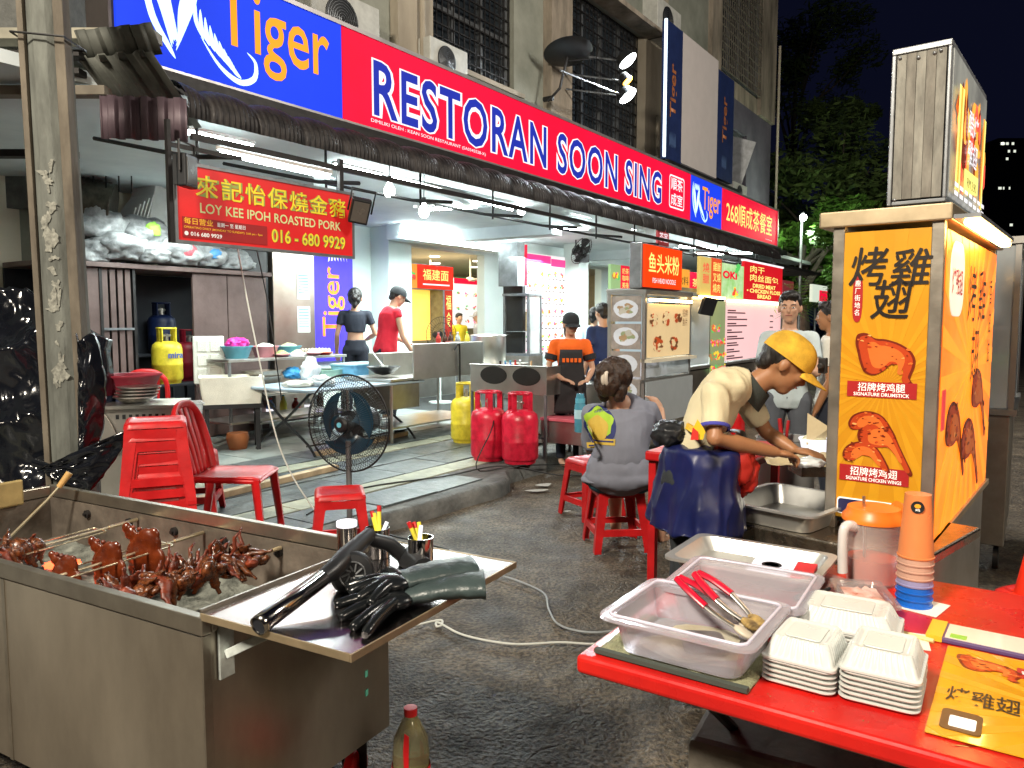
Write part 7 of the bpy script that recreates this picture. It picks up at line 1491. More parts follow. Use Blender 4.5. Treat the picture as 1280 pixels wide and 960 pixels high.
leg(SP[1], .14, 0.02, 1.0, 'small mahogany chicken leg nearest the front rim', -GR-.15); leg(SP[1], .27, 0, 1.2, 'middle mahogany chicken leg on the second spit', -GR-.15); leg(SP[1], .40, -.01, 1.42, 'largest mahogany chicken leg farthest along the second spit', -GR-.15)
b = M(); b.tube([gp(.44, 1.69, -.16), gp(.56, 1.62, -.02), gp(.60, 1.60, .03)], .006, 8); sh_ = T('long_fork', 'steel fork with a wooden handle leaning in the grill corner', 'fork', GO, GR); b.build('shaft', m_spit, sh_, smooth=40); b = M(); b.tube([gp(.60, 1.60, .03), gp(.635, 1.58, .085)], [.011, .014], 10); b.build('handle', mat('worn_wood', (.45, .27, .09), .55, var=.3, scale=30), sh_, smooth=50)
tag(blobmesh('foil_scrap', m_steel, (.05, .035, .02), 90, None, GO+Matrix.Rotation(GR, 3, 'Z')@Vector((.12, 1.12, GH-.12)), amp=.6, ridge=.3), 'crumpled foil scrap under the leftmost spit', 'foil')
# ---------------------------------------------------------------- things on the plate
def PP(px, py, z=GH+.012): return G(px, py, z)
cup_r = .036
def steelcup(px, py, label, h=.085, pens=True, r=cup_r):
    p = PP(px, py); t = T('steel_cup', label, 'cup', p, 0, 'steel cups on the shelf plate'); b = M(); b.lathe([(r, 0), (r, h), (r*.95, h), (r*.94, .004), (0, .004)], 28); b.build('body', mat('chrome', (.75, .74, .72), .10, 1., var=.1), t, smooth=40)
    if pens:
        r2 = random.Random(px); 
        for k in range(4):
            a = r2.uniform(0, 6); b = M(); q0 = Vector((.015*math.cos(a), .015*math.sin(a), .01)); q1 = Vector((r*.8*math.cos(a+2.5), r*.8*math.sin(a+2.5), h+.012+r2.uniform(0, .03))); b.tube([q0, q1], .006, 8); b.build('pen', (m_yel_p, m_yel_p, m_wht, m_yel_p)[k], t, smooth=40)
            if k < 2: b = M(); b.tube([q1, q1+(q1-q0).normalized()*.018], .0065, 8); b.build('pen_cap', m_redpl, t, smooth=40)
    return t
m_yel_p = mat('pen_yellow', (.70, .60, .05), .4)
steelcup(526, 708, 'steel cup of yellow pens at the back of the plate'); steelcup(472, 695, 'steel cup half hidden behind the black blower')
t = steelcup(434, 688, 'lidded steel shaker jar by the grill rim', .075, False, .030); b = M(); b.lathe([(.031, .075), (.031, .09), (.024, .092), (0, .092)], 24); b.build('shaker_lid', m_wht, t, smooth=40)
# blower
A0 = G(322, 783, GH+.026); A1 = G(404, 722, GH+.075); A2 = G(432, 696, GH+.095)
bl = T('air_blower', 'black handheld charcoal blower with a long steel nozzle', 'blower', A1, 0)
o0 = A1; b = M(); b.tube([A0-o0, A0.lerp(A1, .1)-o0, A1-o0], [.0225, .023, .021], 20, caps=False); o = b.build('nozzle', mat('chrome_dark', (.45, .43, .40), .14, 1., var=.15), bl, smooth=50); o.modifiers.new('t', 'SOLIDIFY').thickness = .002
b = M(); b.tube([A0-o0+(A1-A0).normalized()*.004, A0-o0+(A1-A0).normalized()*.006], .021, 20); b.build('nozzle_inside', m_dark, bl)
ax = (A1-A0).normalized(); A3 = G(520, 638, GH+.185)
A3 = G(462, 668, GH+.115)
b = M(); b.tube([A1-ax*.02-o0, A1+ax*.03-o0, A2-o0, A3-o0], [.019, .024, .026, .020], 14); b.build('barrel', m_black, bl, smooth=50)
C = G(440, 716, GH+.055); vdir = (Vector((0, 0, CAMH))-C).normalized(); nrm = (vdir+Vector((.05, 0, -.2))).normalized()
q = nrm.to_track_quat('Z', 'Y').to_euler(); b = M(); b.lathe([(0, -.022), (.050, -.022), (.056, -.012), (.056, .012), (.050, .020), (.034, .022), (.032, .018), (0, .018)], 32); hb = b.build('fan_housing', m_black, bl, C-o0, q, smooth=40)
b = M()
for k in range(9): a = 2*PI*k/9; b.tube([(.008*math.cos(a), .008*math.sin(a), .02), (.028*math.cos(a+.5), .028*math.sin(a+.5), .021)], .0028, 5)
b.tube([(.032*math.cos(a), .032*math.sin(a), .022) for a in np.linspace(0, 2*PI, 25)[:-1]], .002, 5, closed=True); b.build('intake_grille', m_rail, hb)
gq = G(510, 700, GH+.02); b = M(); b.tube([A3-ax*.02-o0, A3.lerp(gq, .5)+Vector((0, 0, .01))-o0, gq-o0], [.018, .021, .022], 12); b.build('grip', m_black, bl, smooth=50)
b = M(); b.tube([(G(530, 712, GH+.03))-o0, (gq+Vector((0, 0, .006)))-o0], .032, 12); b.build('battery', m_black, bl, smooth=40)
# gloves: long rubber gauntlets
m_glv = mat('rubber_glove', (.018, .028, .03), .34, scale=5, col2=(.05, .07, .07), bump=.9, bscale=16, rvar=.1); m_glb = mat('rubber_black', (.006, .007, .008), .22, bump=.3, bscale=20)
def glove(wrist, cuff, tips, label, r=(.036, .05, .062), mm=m_glv):
    t = T('rubber_glove', label, 'glove', wrist, 0, 'pair of black rubber gauntlets'); prims = M(); o0 = wrist
    b = M(); P = spline([Vector((0, 0, .0)), (cuff-o0)*.5+Vector((0, .005, .006)), cuff-o0], 6); n = len(P); b.tube(P, [r[0]+(r[2]-r[0])*(i/(n-1))**.8+.003*math.sin(i*2.2) for i in range(n)], 20, flat=.45, caps=False); o = b.build('cuff', mm, t, smooth=70); md = o.modifiers.new('t', 'SOLIDIFY'); md.thickness = .003
    pc = Vector((0, 0, 0)); 
    for k, tp in enumerate(tips):
        b = M(); e = tp-o0; k0 = e*.42; b.tube(spline([e*.02, k0+Vector((0, 0, .010)), e*.75+Vector((0, 0, .008)), e], 4), [.022, .021, .018, .017, .016, .0155, .015, .0145, .014, .0135, .013, .0125, .009][:13], 10); b.build('finger' if k < 4 else 'thumb', m_glb, t, smooth=70)
    b = M(); av = sum((tp-o0 for tp in tips[:4]), Vector())/4; b.ell(av*.25+Vector((0, 0, .004)), (.055, .045, .022), 18, 10); b.build('palm', m_glb, t, smooth=70)
    return t
gz = GH+.030
glove(G(505, 745, gz), G(606, 730, gz+.02), [G(418, 757, gz+.005), G(424, 773, gz-.012), G(440, 786, gz-.012), G(456, 794, gz-.012), G(470, 738, gz+.012)], 'nearer rubber glove with fingers spread towards the blower')
glove(G(500, 726, gz+.03), G(590, 712, gz+.03), [G(432, 735, gz+.02), G(436, 742, gz+.015), G(446, 750, gz+.012), G(462, 756, gz+.012), G(480, 716, gz+.03)], 'farther rubber glove lying on top of the other')
# oil bottle on the ground
p = Vector((-.335, 2.36, 0)); t = T('oil_bottle', 'clear cooking oil bottle with red cap and red label beside the grill', 'bottle', p, 0)
p2 = D(514, 960, 2.0); t.location = (p2.x, 2.0, .0); H0 = D(514, 884, 2.0).z
b = M(); b.lathe([(.045, 0), (.052, .01), (.052, H0*.35), (.047, H0*.55), (.050, H0*.72), (.046, H0*.82), (.022, H0*.93), (.016, H0*.95), (.016, H0*.97)], 28); b.build('body', mat('oil_clear', (.78, .72, .40), .08, trans=.85, alpha=.8, var=.03), t, smooth=60)
b = M(); b.lathe([(.018, H0*.955), (.018, H0), (0, H0+.001)], 20); b.build('cap', m_redpl, t, smooth=40); b = M(); b.lathe([(.0535, H0*.45), (.0525, H0*.66)], 28, caps=False); b.build('paper_label', mat('label_red', (.6, .01, .015), .35), t, smooth=60)
b = M(); b.plate([(-.012, H0*.66), (.0, H0*.68), (.002, H0*.88), (-.010, H0*.90), (-.014, H0*.8)], -.050); b.build('label_print', MATS['label_red'], t)
b = M(); b.tube([(0, 0, .01), (0, 0, H0*.62)], .043, 20); b.build('oil', mat('oil', (.55, .42, .08), .2, trans=.5), t)
# cords on the road
m_wcord = mat('white_cord', (.55, .56, .52), .5)
cpts = [G(500, 790), G(548, 778), G(552, 784), G(546, 786), G(548, 781), G(580, 797), G(640, 808), G(700, 806), G(745, 808), G(800, 803), G(900, 850)]
b = M(); b.tube(spline([p+Vector((0, 0, .012)) for p in cpts], 8), .0055, 8); tag(b.build('white_cable', m_wcord, smooth=60), 'white cable with a small loop lying on the asphalt', 'cable')
cpts = [G(562, 690), G(610, 716), G(650, 730), G(680, 745), G(686, 765), G(700, 785), G(740, 794), G(800, 790), G(900, 800)]
b = M(); b.tube(spline([p+Vector((0, 0, .014)) for p in cpts], 8), .0055, 8); tag(b.build('grey_cable', mat('grey_cord', (.28, .30, .31), .5), smooth=60), 'grey cable curving over the asphalt to the red table', 'cable')
b = M(); b.tube(spline([G(462, 640)+Vector((0, 0, .03)), G(480, 668)+Vector((0, 0, .02)), G(520, 680)+Vector((0, 0, .02)), G(562, 690)+Vector((0, 0, .014))], 8), .006, 6); tag(b.build('black_cable', m_cord, smooth=60), 'black cable from the pedestal fan behind the steel cups', 'cable')
b = M(); b.tube(spline([G(430, 500, 1.1)+Vector((-.2, 0, 1.2)), D(345, 470, 5.2), D(372, 560, 5.2), D(400, 640, 5.2)], 8), .006, 6)
P = spline([D(295, 300, 5.6), D(318, 420, 5.5), D(350, 560, 5.4), D(395, 640, 5.3), D(430, 672, 5.2)], 8); b = M(); b.tube(P, .006, 6); tag(b.build('hanging_cable', m_wcord, smooth=60), 'pale cable hanging from the red sign down to the pedestal fan', 'cable')
P = spline([D(318, 300, 5.8), D(335, 380, 5.7), D(352, 500, 5.6)], 8); b = M(); b.tube(P, .005, 6); tag(b.build('hanging_cable', m_cord, smooth=60), 'dark cable hanging from the red sign to the folding table', 'cable')
# litter
for k, (px, py) in enumerate(((680, 607), (672, 614), (708, 640))):
    p = G(px, py); b = M(); b.add([(q[0], q[1], .006+.004*random.random()) for q in blob(0, 0, .08 if k < 2 else .03, .05 if k < 2 else .02, k, 20, .5)], [tuple(range(20))]); tag(b.build('wet_scrap', mat('scrap', (.45, .45, .42), .4, var=.3), None, (p.x, p.y, .0)), ['crumpled pale scrap on the asphalt before the kerb', 'thin pale splash beside the scrap', 'tiny scrap near the seated woman'][k], 'litter')
# ================================================================ people
m_sk = mat('skin_light', (.52, .30, .20), .5, scale=6, var=.10, sss=.12, rvar=.05); m_sk2 = mat('skin_tan', (.34, .16, .075), .45, scale=6, var=.12, sss=.10, rvar=.05); m_skp = mat('skin_pale', (.60, .38, .27), .5, scale=6, var=.1, sss=.1)
m_hair = mat('black_hair', (.010, .008, .007), .45, scale=60, var=.6, stretch=(1, 1, .15), bump=.6, bscale=120); m_hairb = mat('brown_hair', (.035, .018, .010), .5, scale=40, var=.6, bump=.6, bscale=100)
m_eye = mat('eye_dark', (.01, .008, .006), .2); m_eyew = mat('eye_white', (.6, .58, .55), .3); m_lip = mat('lip', (.35, .12, .09), .5)
def loft(b, secs, seg=24):  # (center, side axis, front axis, half width, half depth)
    b.rings([[c+ax*(w_*math.cos(2*PI*k/seg))+ay*(d_*math.sin(2*PI*k/seg)) for k in range(seg)] for c, ax, ay, w_, d_ in secs])
def limb(b, pts, rs, seg=14):
    b.tube(pts, rs, seg)
    for p, r in zip(pts, rs): b.ell(p, (r*.99,)*3, 12, 8)
def hand(b, w_, tip, nrm, s=1., curl=.35, spread=1.):
    d = (tip-w_).normalized(); L_ = .10*s; n_ = (nrm-d*nrm.dot(d)).normalized(); sd = d.cross(n_).normalized()
    pc = w_+d*.05*s; R3 = Matrix((d, sd, n_)).transposed()
    M_ = M(); M_.ell((0, 0, 0), (.052*s, .040*s, .017*s), 14, 8); b.add([pc+R3@Vector(v) for v in M_.v], M_.f)
    for k, (off, ln) in enumerate(((-.030, .066), (-.010, .076), (.011, .072), (.030, .056))):
        base = w_+d*.088*s+sd*off*s; a = curl*(1+.25*k); p1 = base+(d*math.cos(a*.5)-n_*math.sin(a*.5))*ln*.5*s+sd*off*.12*spread*s; p2 = p1+(d*math.cos(a*1.7)-n_*math.sin(a*1.7))*ln*.5*s
        b.tube([base-d*.012*s, base, p1, p2], [.0098*s, .0095*s, .0088*s, .0070*s], 8)
    th = w_+d*.03*s-sd*.030*s; b.tube([th-d*.01*s, th+(d*.5-sd*.8)*.028*s, th+(d*.95-sd*.75-n_*.2)*.048*s], [.013*s, .0105*s, .008*s], 8)
def person(label, J, sk, shirt, pants, s=1., hair='short', hairm=None, cap=None, voxel=.011, sleeve=.55, shirt_len=.0, pant_len=1., girth=1., shoes=True, face_detail=True, group=None, base=None, hs=1.08, hands=(.35, .35), fold=(.0032, 12), collar=None, curl=.35, pant_top=.34):
    J = {k: Vector(v) for k, v in J.items()}
    s_ = s; sH = s*hs
    base = Vector(base) if base else Vector(((J['anL'].x+J['anR'].x)/2, (J['anL'].y+J['anR'].y)/2, min(J['anL'].z, J['anR'].z)-.08*s))
    t = T('person', label, 'person', base, 0, group); L = {k: v-base for k, v in J.items() if k not in ('face', 'up')}; fdir = J['face'].normalized(); upv = J.get('up', Vector((0, 0, 1))); upv = (upv-fdir*upv.dot(fdir)).normalized(); rgt = fdir.cross(upv)
    pel = (L['hipL']+L['hipR'])/2; shm = (L['shL']+L['shR'])/2; hx = (L['hipR']-L['hipL']).normalized(); sx = (L['shR']-L['shL']).normalized(); sp = (shm-pel); mid = L.get('mid', pel.lerp(shm, .5)+sx.cross(sp.normalized())*.0)
    S_ = spline([pel-sp*.14, pel, mid, shm, L['neck']], 5); 
    def secs(k=1., g=girth, t0=0, t1=1., pad=0.):
        out = []; n = len(S_); hw, sw = (L['hipR']-L['hipL']).length/2, (L['shR']-L['shL']).length/2
        prof = [(0, hw+.045*s, .088*s), (.25, hw+.072*s, .115*s), (.40, .135*s, .098*s), (.50, .128*s, .096*s), (.62, .152*s, .108*s), (.72, sw*.90, .106*s), (.80, sw*.80, .082*s), (.88, .085*s, .068*s), (1., .055*s, .056*s)]
        for i, c in enumerate(S_):
            q = i/(n-1)
            if q < t0-1e-6 or q > t1+1e-6: continue
            for a in range(len(prof)-1):
                if prof[a][0] <= q <= prof[a+1][0]+1e-9: f_ = (q-prof[a][0])/(prof[a+1][0]-prof[a][0]); w_ = prof[a][1]+(prof[a+1][1]-prof[a][1])*f_; d_ = prof[a][2]+(prof[a+1][2]-prof[a][2])*f_; break
            ta = (S_[min(i+1, n-1)]-S_[max(i-1, 0)]).normalized(); ax = hx.lerp(sx, q).normalized(); ax = (ax-ta*ax.dot(ta)).normalized(); ay = ta.cross(ax).normalized()
            gg = g if .1 < q < .75 else 1+(g-1)*.4
            out.append((c, ax, ay, w_*k*gg+pad, d_*k*gg**1.4+pad))
        return out
    # body: one continuous surface
    b = M(); loft(b, secs(.90)); hd = L['head']
    limb(b, [L['neck'], (hd-upv*.05*s-fdir*.015*s)], [.055*s, .052*s])
    def E(c, r): 
        q = M(); q.ell((0, 0, 0), r, 18, 12); R3 = Matrix((rgt, fdir, upv)).transposed(); b.add([hd+R3@(Vector(c)*sH+Vector(v)*sH) for v in q.v], q.f)
    E((0, -.012, .022), (.074, .092, .090)); E((0, .022, -.035), (.058, .066, .070)); E((0, .048, -.080), (.034, .032, .028)); E((0, .070, .018), (.050, .020, .030)); E((0, .095, -.022), (.011, .016, .016)); E((0, .090, -.004), (.008, .014, .024))
    E((-.076, -.012, -.012), (.010, .020, .030)); E((.076, -.012, -.012), (.010, .020, .030)); E((0, .078, -.052), (.022, .012, .010)); E((.034, .066, -.018), (.020, .020, .018)); E((-.034, .066, -.018), (.020, .020, .018))
    for sd in ('L', 'R'):
        limb(b, [shm.lerp(L['sh'+sd], .8), L['sh'+sd], L['sh'+sd].lerp(L['el'+sd], .4), L['el'+sd], L['el'+sd].lerp(L['wr'+sd], .35), L['wr'+sd]], [.046*s, .045*s, .041*s, .034*s, .036*s, .025*s])
        hn = L.get('hn'+sd, Vector((0, 0, 1))+base)+base*0-base if 'hn'+sd in L else Vector((0, 0, 1))
        hand(b, L['wr'+sd], L['ha'+sd], hn if hn.length > .1 else Vector((0, 0, 1)), s, curl)
        limb(b, [L['hip'+sd], L['hip'+sd].lerp(L['kn'+sd], .5), L['kn'+sd], L['kn'+sd].lerp(L['an'+sd], .35), L['an'+sd]], [.082*s, .068*s, .052*s, .050*s, .034*s])
        to = L.get('to'+sd, L['an'+sd]+Vector((fdir.x, fdir.y, 0)).normalized()*.14*s-Vector((0, 0, .05*s))); limb(b, [L['an'+sd]-Vector((0, 0, .03*s)), L['an'+sd].lerp(to, .5)-Vector((0, 0, .03*s)), to], [.034*s, .034*s, .026*s])
    body = fuse('body', b, sk, t, voxel if voxel < .008 else .009, 3)
    # shirt
    if shirt:
        b = M(); loft(b, secs(1.04, t0=shirt_len, t1=.92, pad=.006))
        for sd in ('L', 'R'):
            if sleeve > 0:
                e = L['sh'+sd].lerp(L['el'+sd], min(1, sleeve/.55*.62)); pts = [shm.lerp(L['sh'+sd], .75), L['sh'+sd], e]; rs = [.058*s, .055*s, .054*s]
                if sleeve > .9: pts += [L['el'+sd].lerp(L['wr'+sd], .9)]; rs += [.036*s]
                limb(b, pts[:2], rs[:2]); b.tube(pts[1:], rs[1:], 14)
            else: limb(b, [shm.lerp(L['sh'+sd], .75), L['sh'+sd]*1.0], [.054*s, .050*s])
        sh = fuse('shirt', b, shirt, t, voxel, 4, fold, len(label))
        if collar:
            b = M(); nk = L['neck']; ax_ = (hd-nk).normalized(); q0 = ax_.orthogonal().normalized(); q1 = ax_.cross(q0)
            b.rings([[nk+ax_*h*s+(q0*math.cos(2*PI*k/24)+q1*math.sin(2*PI*k/24))*r*s for k in range(24)] for h, r in ((-.035, .088), (-.01, .078), (.03, .068), (.032, .074), (-.02, .094), (-.045, .104))], cap0=False, cap1=False); b.build('collar', collar, t, smooth=60)
    if pants:
        b = M(); loft(b, secs(1.0, t0=0, t1=pant_top, pad=.008))
        for sd in ('L', 'R'):
            k = L['kn'+sd]; a = L['an'+sd]; end = L['hip'+sd].lerp(k, pant_len*2) if pant_len < .5 else k.lerp(a, (pant_len-.5)*2)
            if pant_len < .5: limb(b, [L['hip'+sd], L['hip'+sd].lerp(end, .5)], [.098*s, .090*s]); b.tube([L['hip'+sd].lerp(end, .5), end], [.090*s, .084*s], 14)
            else: limb(b, [L['hip'+sd], L['hip'+sd].lerp(k, .5), k], [.096*s, .082*s, .066*s]); b.tube([k, k.lerp(end, .5), end], [.066*s, .060*s, .054*s], 14)
        fuse('trousers', b, pants, t, voxel, 4, (fold[0]*.8, fold[1]*.8), len(label)+5)
    R3 = Matrix((rgt, fdir, upv)).transposed()
    def HM(name, mm, els, vx=.008, sm=2, fold_=None):
        b = M()
        for c, r in els:
            q = M(); q.ell((0, 0, 0), r, 18, 12); b.add([hd+R3@(Vector(c)*sH+Vector(v)*sH) for v in q.v], q.f)
        return fuse(name, b, mm, t, vx*s, sm, fold_)
    if cap: HM('hair', hairm or m_hair, [((0, -.030, .012), (.078, .082, .055)), ((0, -.07, -.03), (.060, .032, .045))]+([((0, -.12, -.03), (.03, .03, .05)), ((0, -.14, -.10), (.025, .025, .07))] if hair == 'pony' else []), .007, 2, (.003, 30))
    elif hair == 'short': HM('hair', hairm or m_hair, [((0, -.022, .040), (.081, .094, .084)), ((0, .045, .082), (.060, .045, .034)), ((0, -.07, -.01), (.066, .040, .06))], .007, 2, (.004, 30))
    elif hair == 'bun': HM('hair', hairm or m_hair, [((0, -.020, .030), (.083, .096, .092)), ((0, -.07, -.02), (.070, .045, .070)), ((0, -.125, .00), (.040, .035, .042)), ((.0, -.10, -.07), (.03, .03, .05))], .007, 2, (.004, 26))
    elif hair == 'pony': HM('hair', hairm or m_hair, [((0, -.020, .022), (.083, .096, .084)), ((0, -.12, -.03), (.03, .03, .05)), ((0, -.14, -.10), (.025, .025, .07))], .007, 2, (.004, 26))
    elif hair == 'claw': HM('hair', hairm or m_hair, [((0, -.018, .025), (.094, .108, .100)), ((0, -.09, -.02), (.075, .055, .085)), ((0, -.12, .03), (.055, .045, .055)), ((.05, -.03, -.06), (.03, .05, .07)), ((-.05, -.03, -.06), (.03, .05, .07))], .007, 2, (.008, 22))
    if cap:
        b = M()
        rings = []
        for i in range(9):
            a = i/8*PI/2; rings.append([Vector((.087*math.cos(a)**.8*math.cos(2*PI*k/28), -.010+.107*math.cos(a)**.8*math.sin(2*PI*k/28), .034+.090*math.sin(a))) for k in range(28)])
        rings.insert(0, [Vector((.088*math.cos(2*PI*k/28), -.010+.108*math.sin(2*PI*k/28), .016)) for k in range(28)])
        b.rings([[hd+R3@(v*sH) for v in r] for r in rings], cap0=False); o = b.build('cap', cap, t, smooth=70)
        b = M()
        def bf(a, c): x = (a-.5)*.165; y = .060+.042*math.cos(PI*(a-.5))+c*.085*math.cos((a-.5)*PI)**.55; return tuple(hd+R3@(Vector((x, y, .030-.022*(abs(a-.5)*2)**2-.018*c))*sH))
        b.grid(bf, 16, 8); o = b.build('cap_brim', cap, t, smooth=60, weld=False); o.modifiers.new('t', 'SOLIDIFY').thickness = .004
        b = M(); b.ell(hd+R3@(Vector((0, -.008, .118))*sH), (.007,)*3, 8, 6); b.build('cap_button', cap, t, smooth=60)
    if face_detail:
        for sd in (-1, 1):
            c = hd+R3@(Vector((sd*.030, .0845, .002))*sH); b = M(); b.ell(c, (.011*sH, .006*sH, .006*sH), 10, 8, rot=(0, 0, math.atan2(fdir.y, fdir.x)-PI/2)); o = b.build('eye', m_eyew, t, smooth=60)
            b = M(); b.ell(c+fdir*.0035*sH, (.0052*sH,)*3, 10, 8); b.build('iris', m_eye, o, smooth=60)
            b = M(); b.tube([hd+R3@(Vector((sd*.014, .091, .020))*sH), hd+R3@(Vector((sd*.030, .090, .025))*sH), hd+R3@(Vector((sd*.046, .080, .021))*sH)], .0033*sH, 6); b.build('eyebrow', m_hair, t, smooth=60)
        b = M(); b.tube([hd+R3@(Vector((-.022, .082, -.052))*sH), hd+R3@(Vector((0, .0915, -.050))*sH), hd+R3@(Vector((.022, .082, -.052))*sH)], .0045*sH, 8, flat=.7); b.build('mouth', m_lip, t, smooth=60)
    return t, L, R3
def cloth(name, base_c, var_=.15, **k): return mat(name, base_c, .85, scale=k.pop('scale', 4), var=var_, bump=.3, bscale=300, **k)
V = Vector
def stand(px, py_head, py_feet, z, facing, H=None, s=None):    # default standing joints; foot point from pixels on plane z
    p = G(px, py_feet, z); d = p.y; top = D(px, py_head, d).z; H_ = top-z; s = H_/1.75; f = Vector((math.sin(facing), math.cos(facing), 0)); r = Vector((f.y, -f.x, 0)); o = Vector((p.x, p.y, z)); u = Vector((0, 0, 1))
    def P(a, b_, c): return o+r*a*s+f*b_*s+u*c*s
    J = dict(head=P(0, .02, 1.635), neck=P(0, -.01, 1.48), shL=P(-.175, 0, 1.41), shR=P(.175, 0, 1.41), elL=P(-.22, -.02, 1.12), elR=P(.22, -.02, 1.12), wrL=P(-.22, .08, .87), wrR=P(.22, .08, .87), haL=P(-.22, .12, .75), haR=P(.22, .12, .75), hipL=P(-.09, 0, .92), hipR=P(.09, 0, .92), knL=P(-.10, .02, .50), knR=P(.10, .02, .50), anL=P(-.11, -.03, .08), anR=P(.11, -.03, .08), face=f)
    return J, s, P, f
# --- woman in black crop top, seen from behind
J, s, P, f = stand(446, 362, 520, .13, rad(-8)); J.update(wrL=P(-.27, .16, .88), haL=P(-.26, .25, .80), elL=P(-.25, .0, 1.13), elR=P(.27, .03, 1.14), wrR=P(.14, .26, 1.06), haR=P(.06, .33, 1.02))
m_blkc = cloth('black_cotton', (.018, .022, .035)); m_navyp = cloth('dark_trousers', (.014, .017, .028))
person('woman in a black crop top and dark trousers seen from behind at the basins', J, m_sk, m_blkc, m_navyp, s, 'bun', shirt_len=.47, pant_top=.42, hs=1.2, sleeve=.45, girth=.95, face_detail=False, fold=(.004, 9))
# --- man in red sleeveless shirt and black cap
J, s, P, f = stand(488, 356, 526, .13, rad(55)); J.update(head=P(0, .13, 1.60), neck=P(0, .05, 1.46), shL=P(-.17, .03, 1.40), shR=P(.17, .03, 1.40), elL=P(-.24, .12, 1.12), wrL=P(-.18, .34, 1.0), haL=P(-.14, .44, .97), elR=P(.21, .08, 1.10), wrR=P(.22, .24, .86), haR=P(.22, .32, .78), hipL=P(-.09, -.06, .92), hipR=P(.09, -.06, .92)); J['face'] = Vector((f.x, f.y, -.45))
m_redc = cloth('red_cotton', (.55, .012, .03)); m_blkcap = cloth('black_cap', (.015, .017, .02))
t, L, R3 = person('man in a red sleeveless shirt and black cap frying behind the folding table', J, m_sk, m_redc, m_navyp, s, 'short', cap=m_blkcap, sleeve=.2, shirt_len=.10, fold=(.005, 10), girth=1.12)
# --- man with arms crossed in pale shirt
p0 = D(980, 640, 5.9); o0 = Vector((p0.x, p0.y, 0)); zt_ = D(980, 366, 5.9).z; s = zt_/1.75; fc_ = (-o0).normalized(); r_v = Vector((fc_.y, -fc_.x, 0))
def PX(a, b_, c): return o0+r_v*a*s+fc_*b_*s+Vector((0, 0, c*s))
J = dict(head=PX(0, .03, 1.635), neck=PX(0, 0, 1.475), shL=PX(-.165, 0, 1.40), shR=PX(.165, 0, 1.40), elL=PX(-.205, .12, 1.14), elR=PX(.205, .12, 1.14), wrL=PX(.0, .20, 1.17), wrR=PX(.02, .25, 1.13), haL=PX(.10, .21, 1.19), haR=PX(-.10, .24, 1.16), hipL=PX(-.09, 0, .92), hipR=PX(.09, 0, .92), knL=PX(-.11, 0, .5), knR=PX(.11, 0, .5), anL=PX(-.13, -.03, .08), anR=PX(.13, -.03, .08), face=fc_+Vector((-.1, 0, -.05)), hnL=fc_, hnR=fc_)
J.pop('hnL'); J.pop('hnR')
m_pale = cloth('pale_grey_cotton', (.50, .58, .60)); 
person('man in a pale grey T-shirt standing with his arms crossed', J, m_sk, m_pale, cloth('grey_shorts', (.10, .11, .13)), s, 'short', girth=.95, voxel=.009, curl=.15)
# --- partly hidden person in white behind the booth
J, s, P, f = stand(1030, 378, 640, 0, rad(-60)); 
for k in J:
    if k != 'face': J[k] = J[k]+Vector((.02, .0, 0))
person('person in a white T-shirt and black trousers half hidden by the booth', J, m_sk2, cloth('white_cotton', (.62, .60, .54)), m_blkc, s, 'short')
# --- cook in orange and black
p0 = D(712, 560, 8.0); o0 = Vector((p0.x, 8.0, 0)); zt_ = D(712, 392, 8.0).z; s = zt_/1.72; fc_ = Vector((.0, -1, 0)); r_v = Vector((-1, 0, 0))
J = dict(head=PX(0, .10, 1.60), neck=PX(0, .02, 1.45), shL=PX(-.18, .02, 1.38), shR=PX(.18, .02, 1.38), elL=PX(-.25, .05, 1.10), elR=PX(.25, .05, 1.10), wrL=PX(-.17, .24, .98), wrR=PX(.10, .26, 1.0), haL=PX(-.10, .32, .97), haR=PX(-.02, .33, .97), hipL=PX(-.09, 0, .92), hipR=PX(.09, 0, .92), knL=PX(-.1, 0, .5), knR=PX(.1, 0, .5), anL=PX(-.1, 0, .08), anR=PX(.1, 0, .08), face=Vector((.25, -1, -.22)))
m_orc = cloth('orange_cotton', (.80, .13, .01)); m_bk2 = cloth('black_jersey', (.020, .018, .020))
t, L, R3 = person('cook in an orange and black T-shirt and black cap shaping noodles', J, m_sk, m_orc, m_navyp, s, 'pony', cap=m_blkcap, sleeve=.62, voxel=.010)
b = M(); c_ = (L['shL']+L['shR'])/2; pe = (L['hipL']+L['hipR'])/2
def ap(a, c): x = (a-.5)*(.24+.14*c)*s; return (c_.x+x, c_.y-.108*s-.022*s*math.cos(PI*(a-.5))-.02*c, c_.z-.06*s+(pe.z-c_.z-.25*s)*c)
b.grid(ap, 14, 16); o = b.build('apron', m_bk2, t, smooth=60, weld=False); o.modifiers.new('t', 'SOLIDIFY').thickness = .012
text('MA   KEE', o, c_.x-.11*s, c_.z-.22*s, .22*s, .05*s, m_orc, c_.y-.152*s, bold=.04) if False else None
q = M(); 
for k in range(5): q.plate([(c_.x-.10*s+.045*s*k, c_.z-.20*s), (c_.x-.07*s+.045*s*k, c_.z-.20*s), (c_.x-.07*s+.045*s*k, c_.z-.155*s), (c_.x-.10*s+.045*s*k, c_.z-.155*s)], c_.y-.150*s, .004)
q.build('chest_print', m_orc, o)
for sd in ('L', 'R'):
    e0 = L['sh'+sd].lerp(L['el'+sd], .42); e1 = L['sh'+sd].lerp(L['el'+sd], .64); b = M(); b.tube([e0, e1], [.073*s, .071*s], 16); b.build('sleeve_band', m_bk2, t, smooth=60)
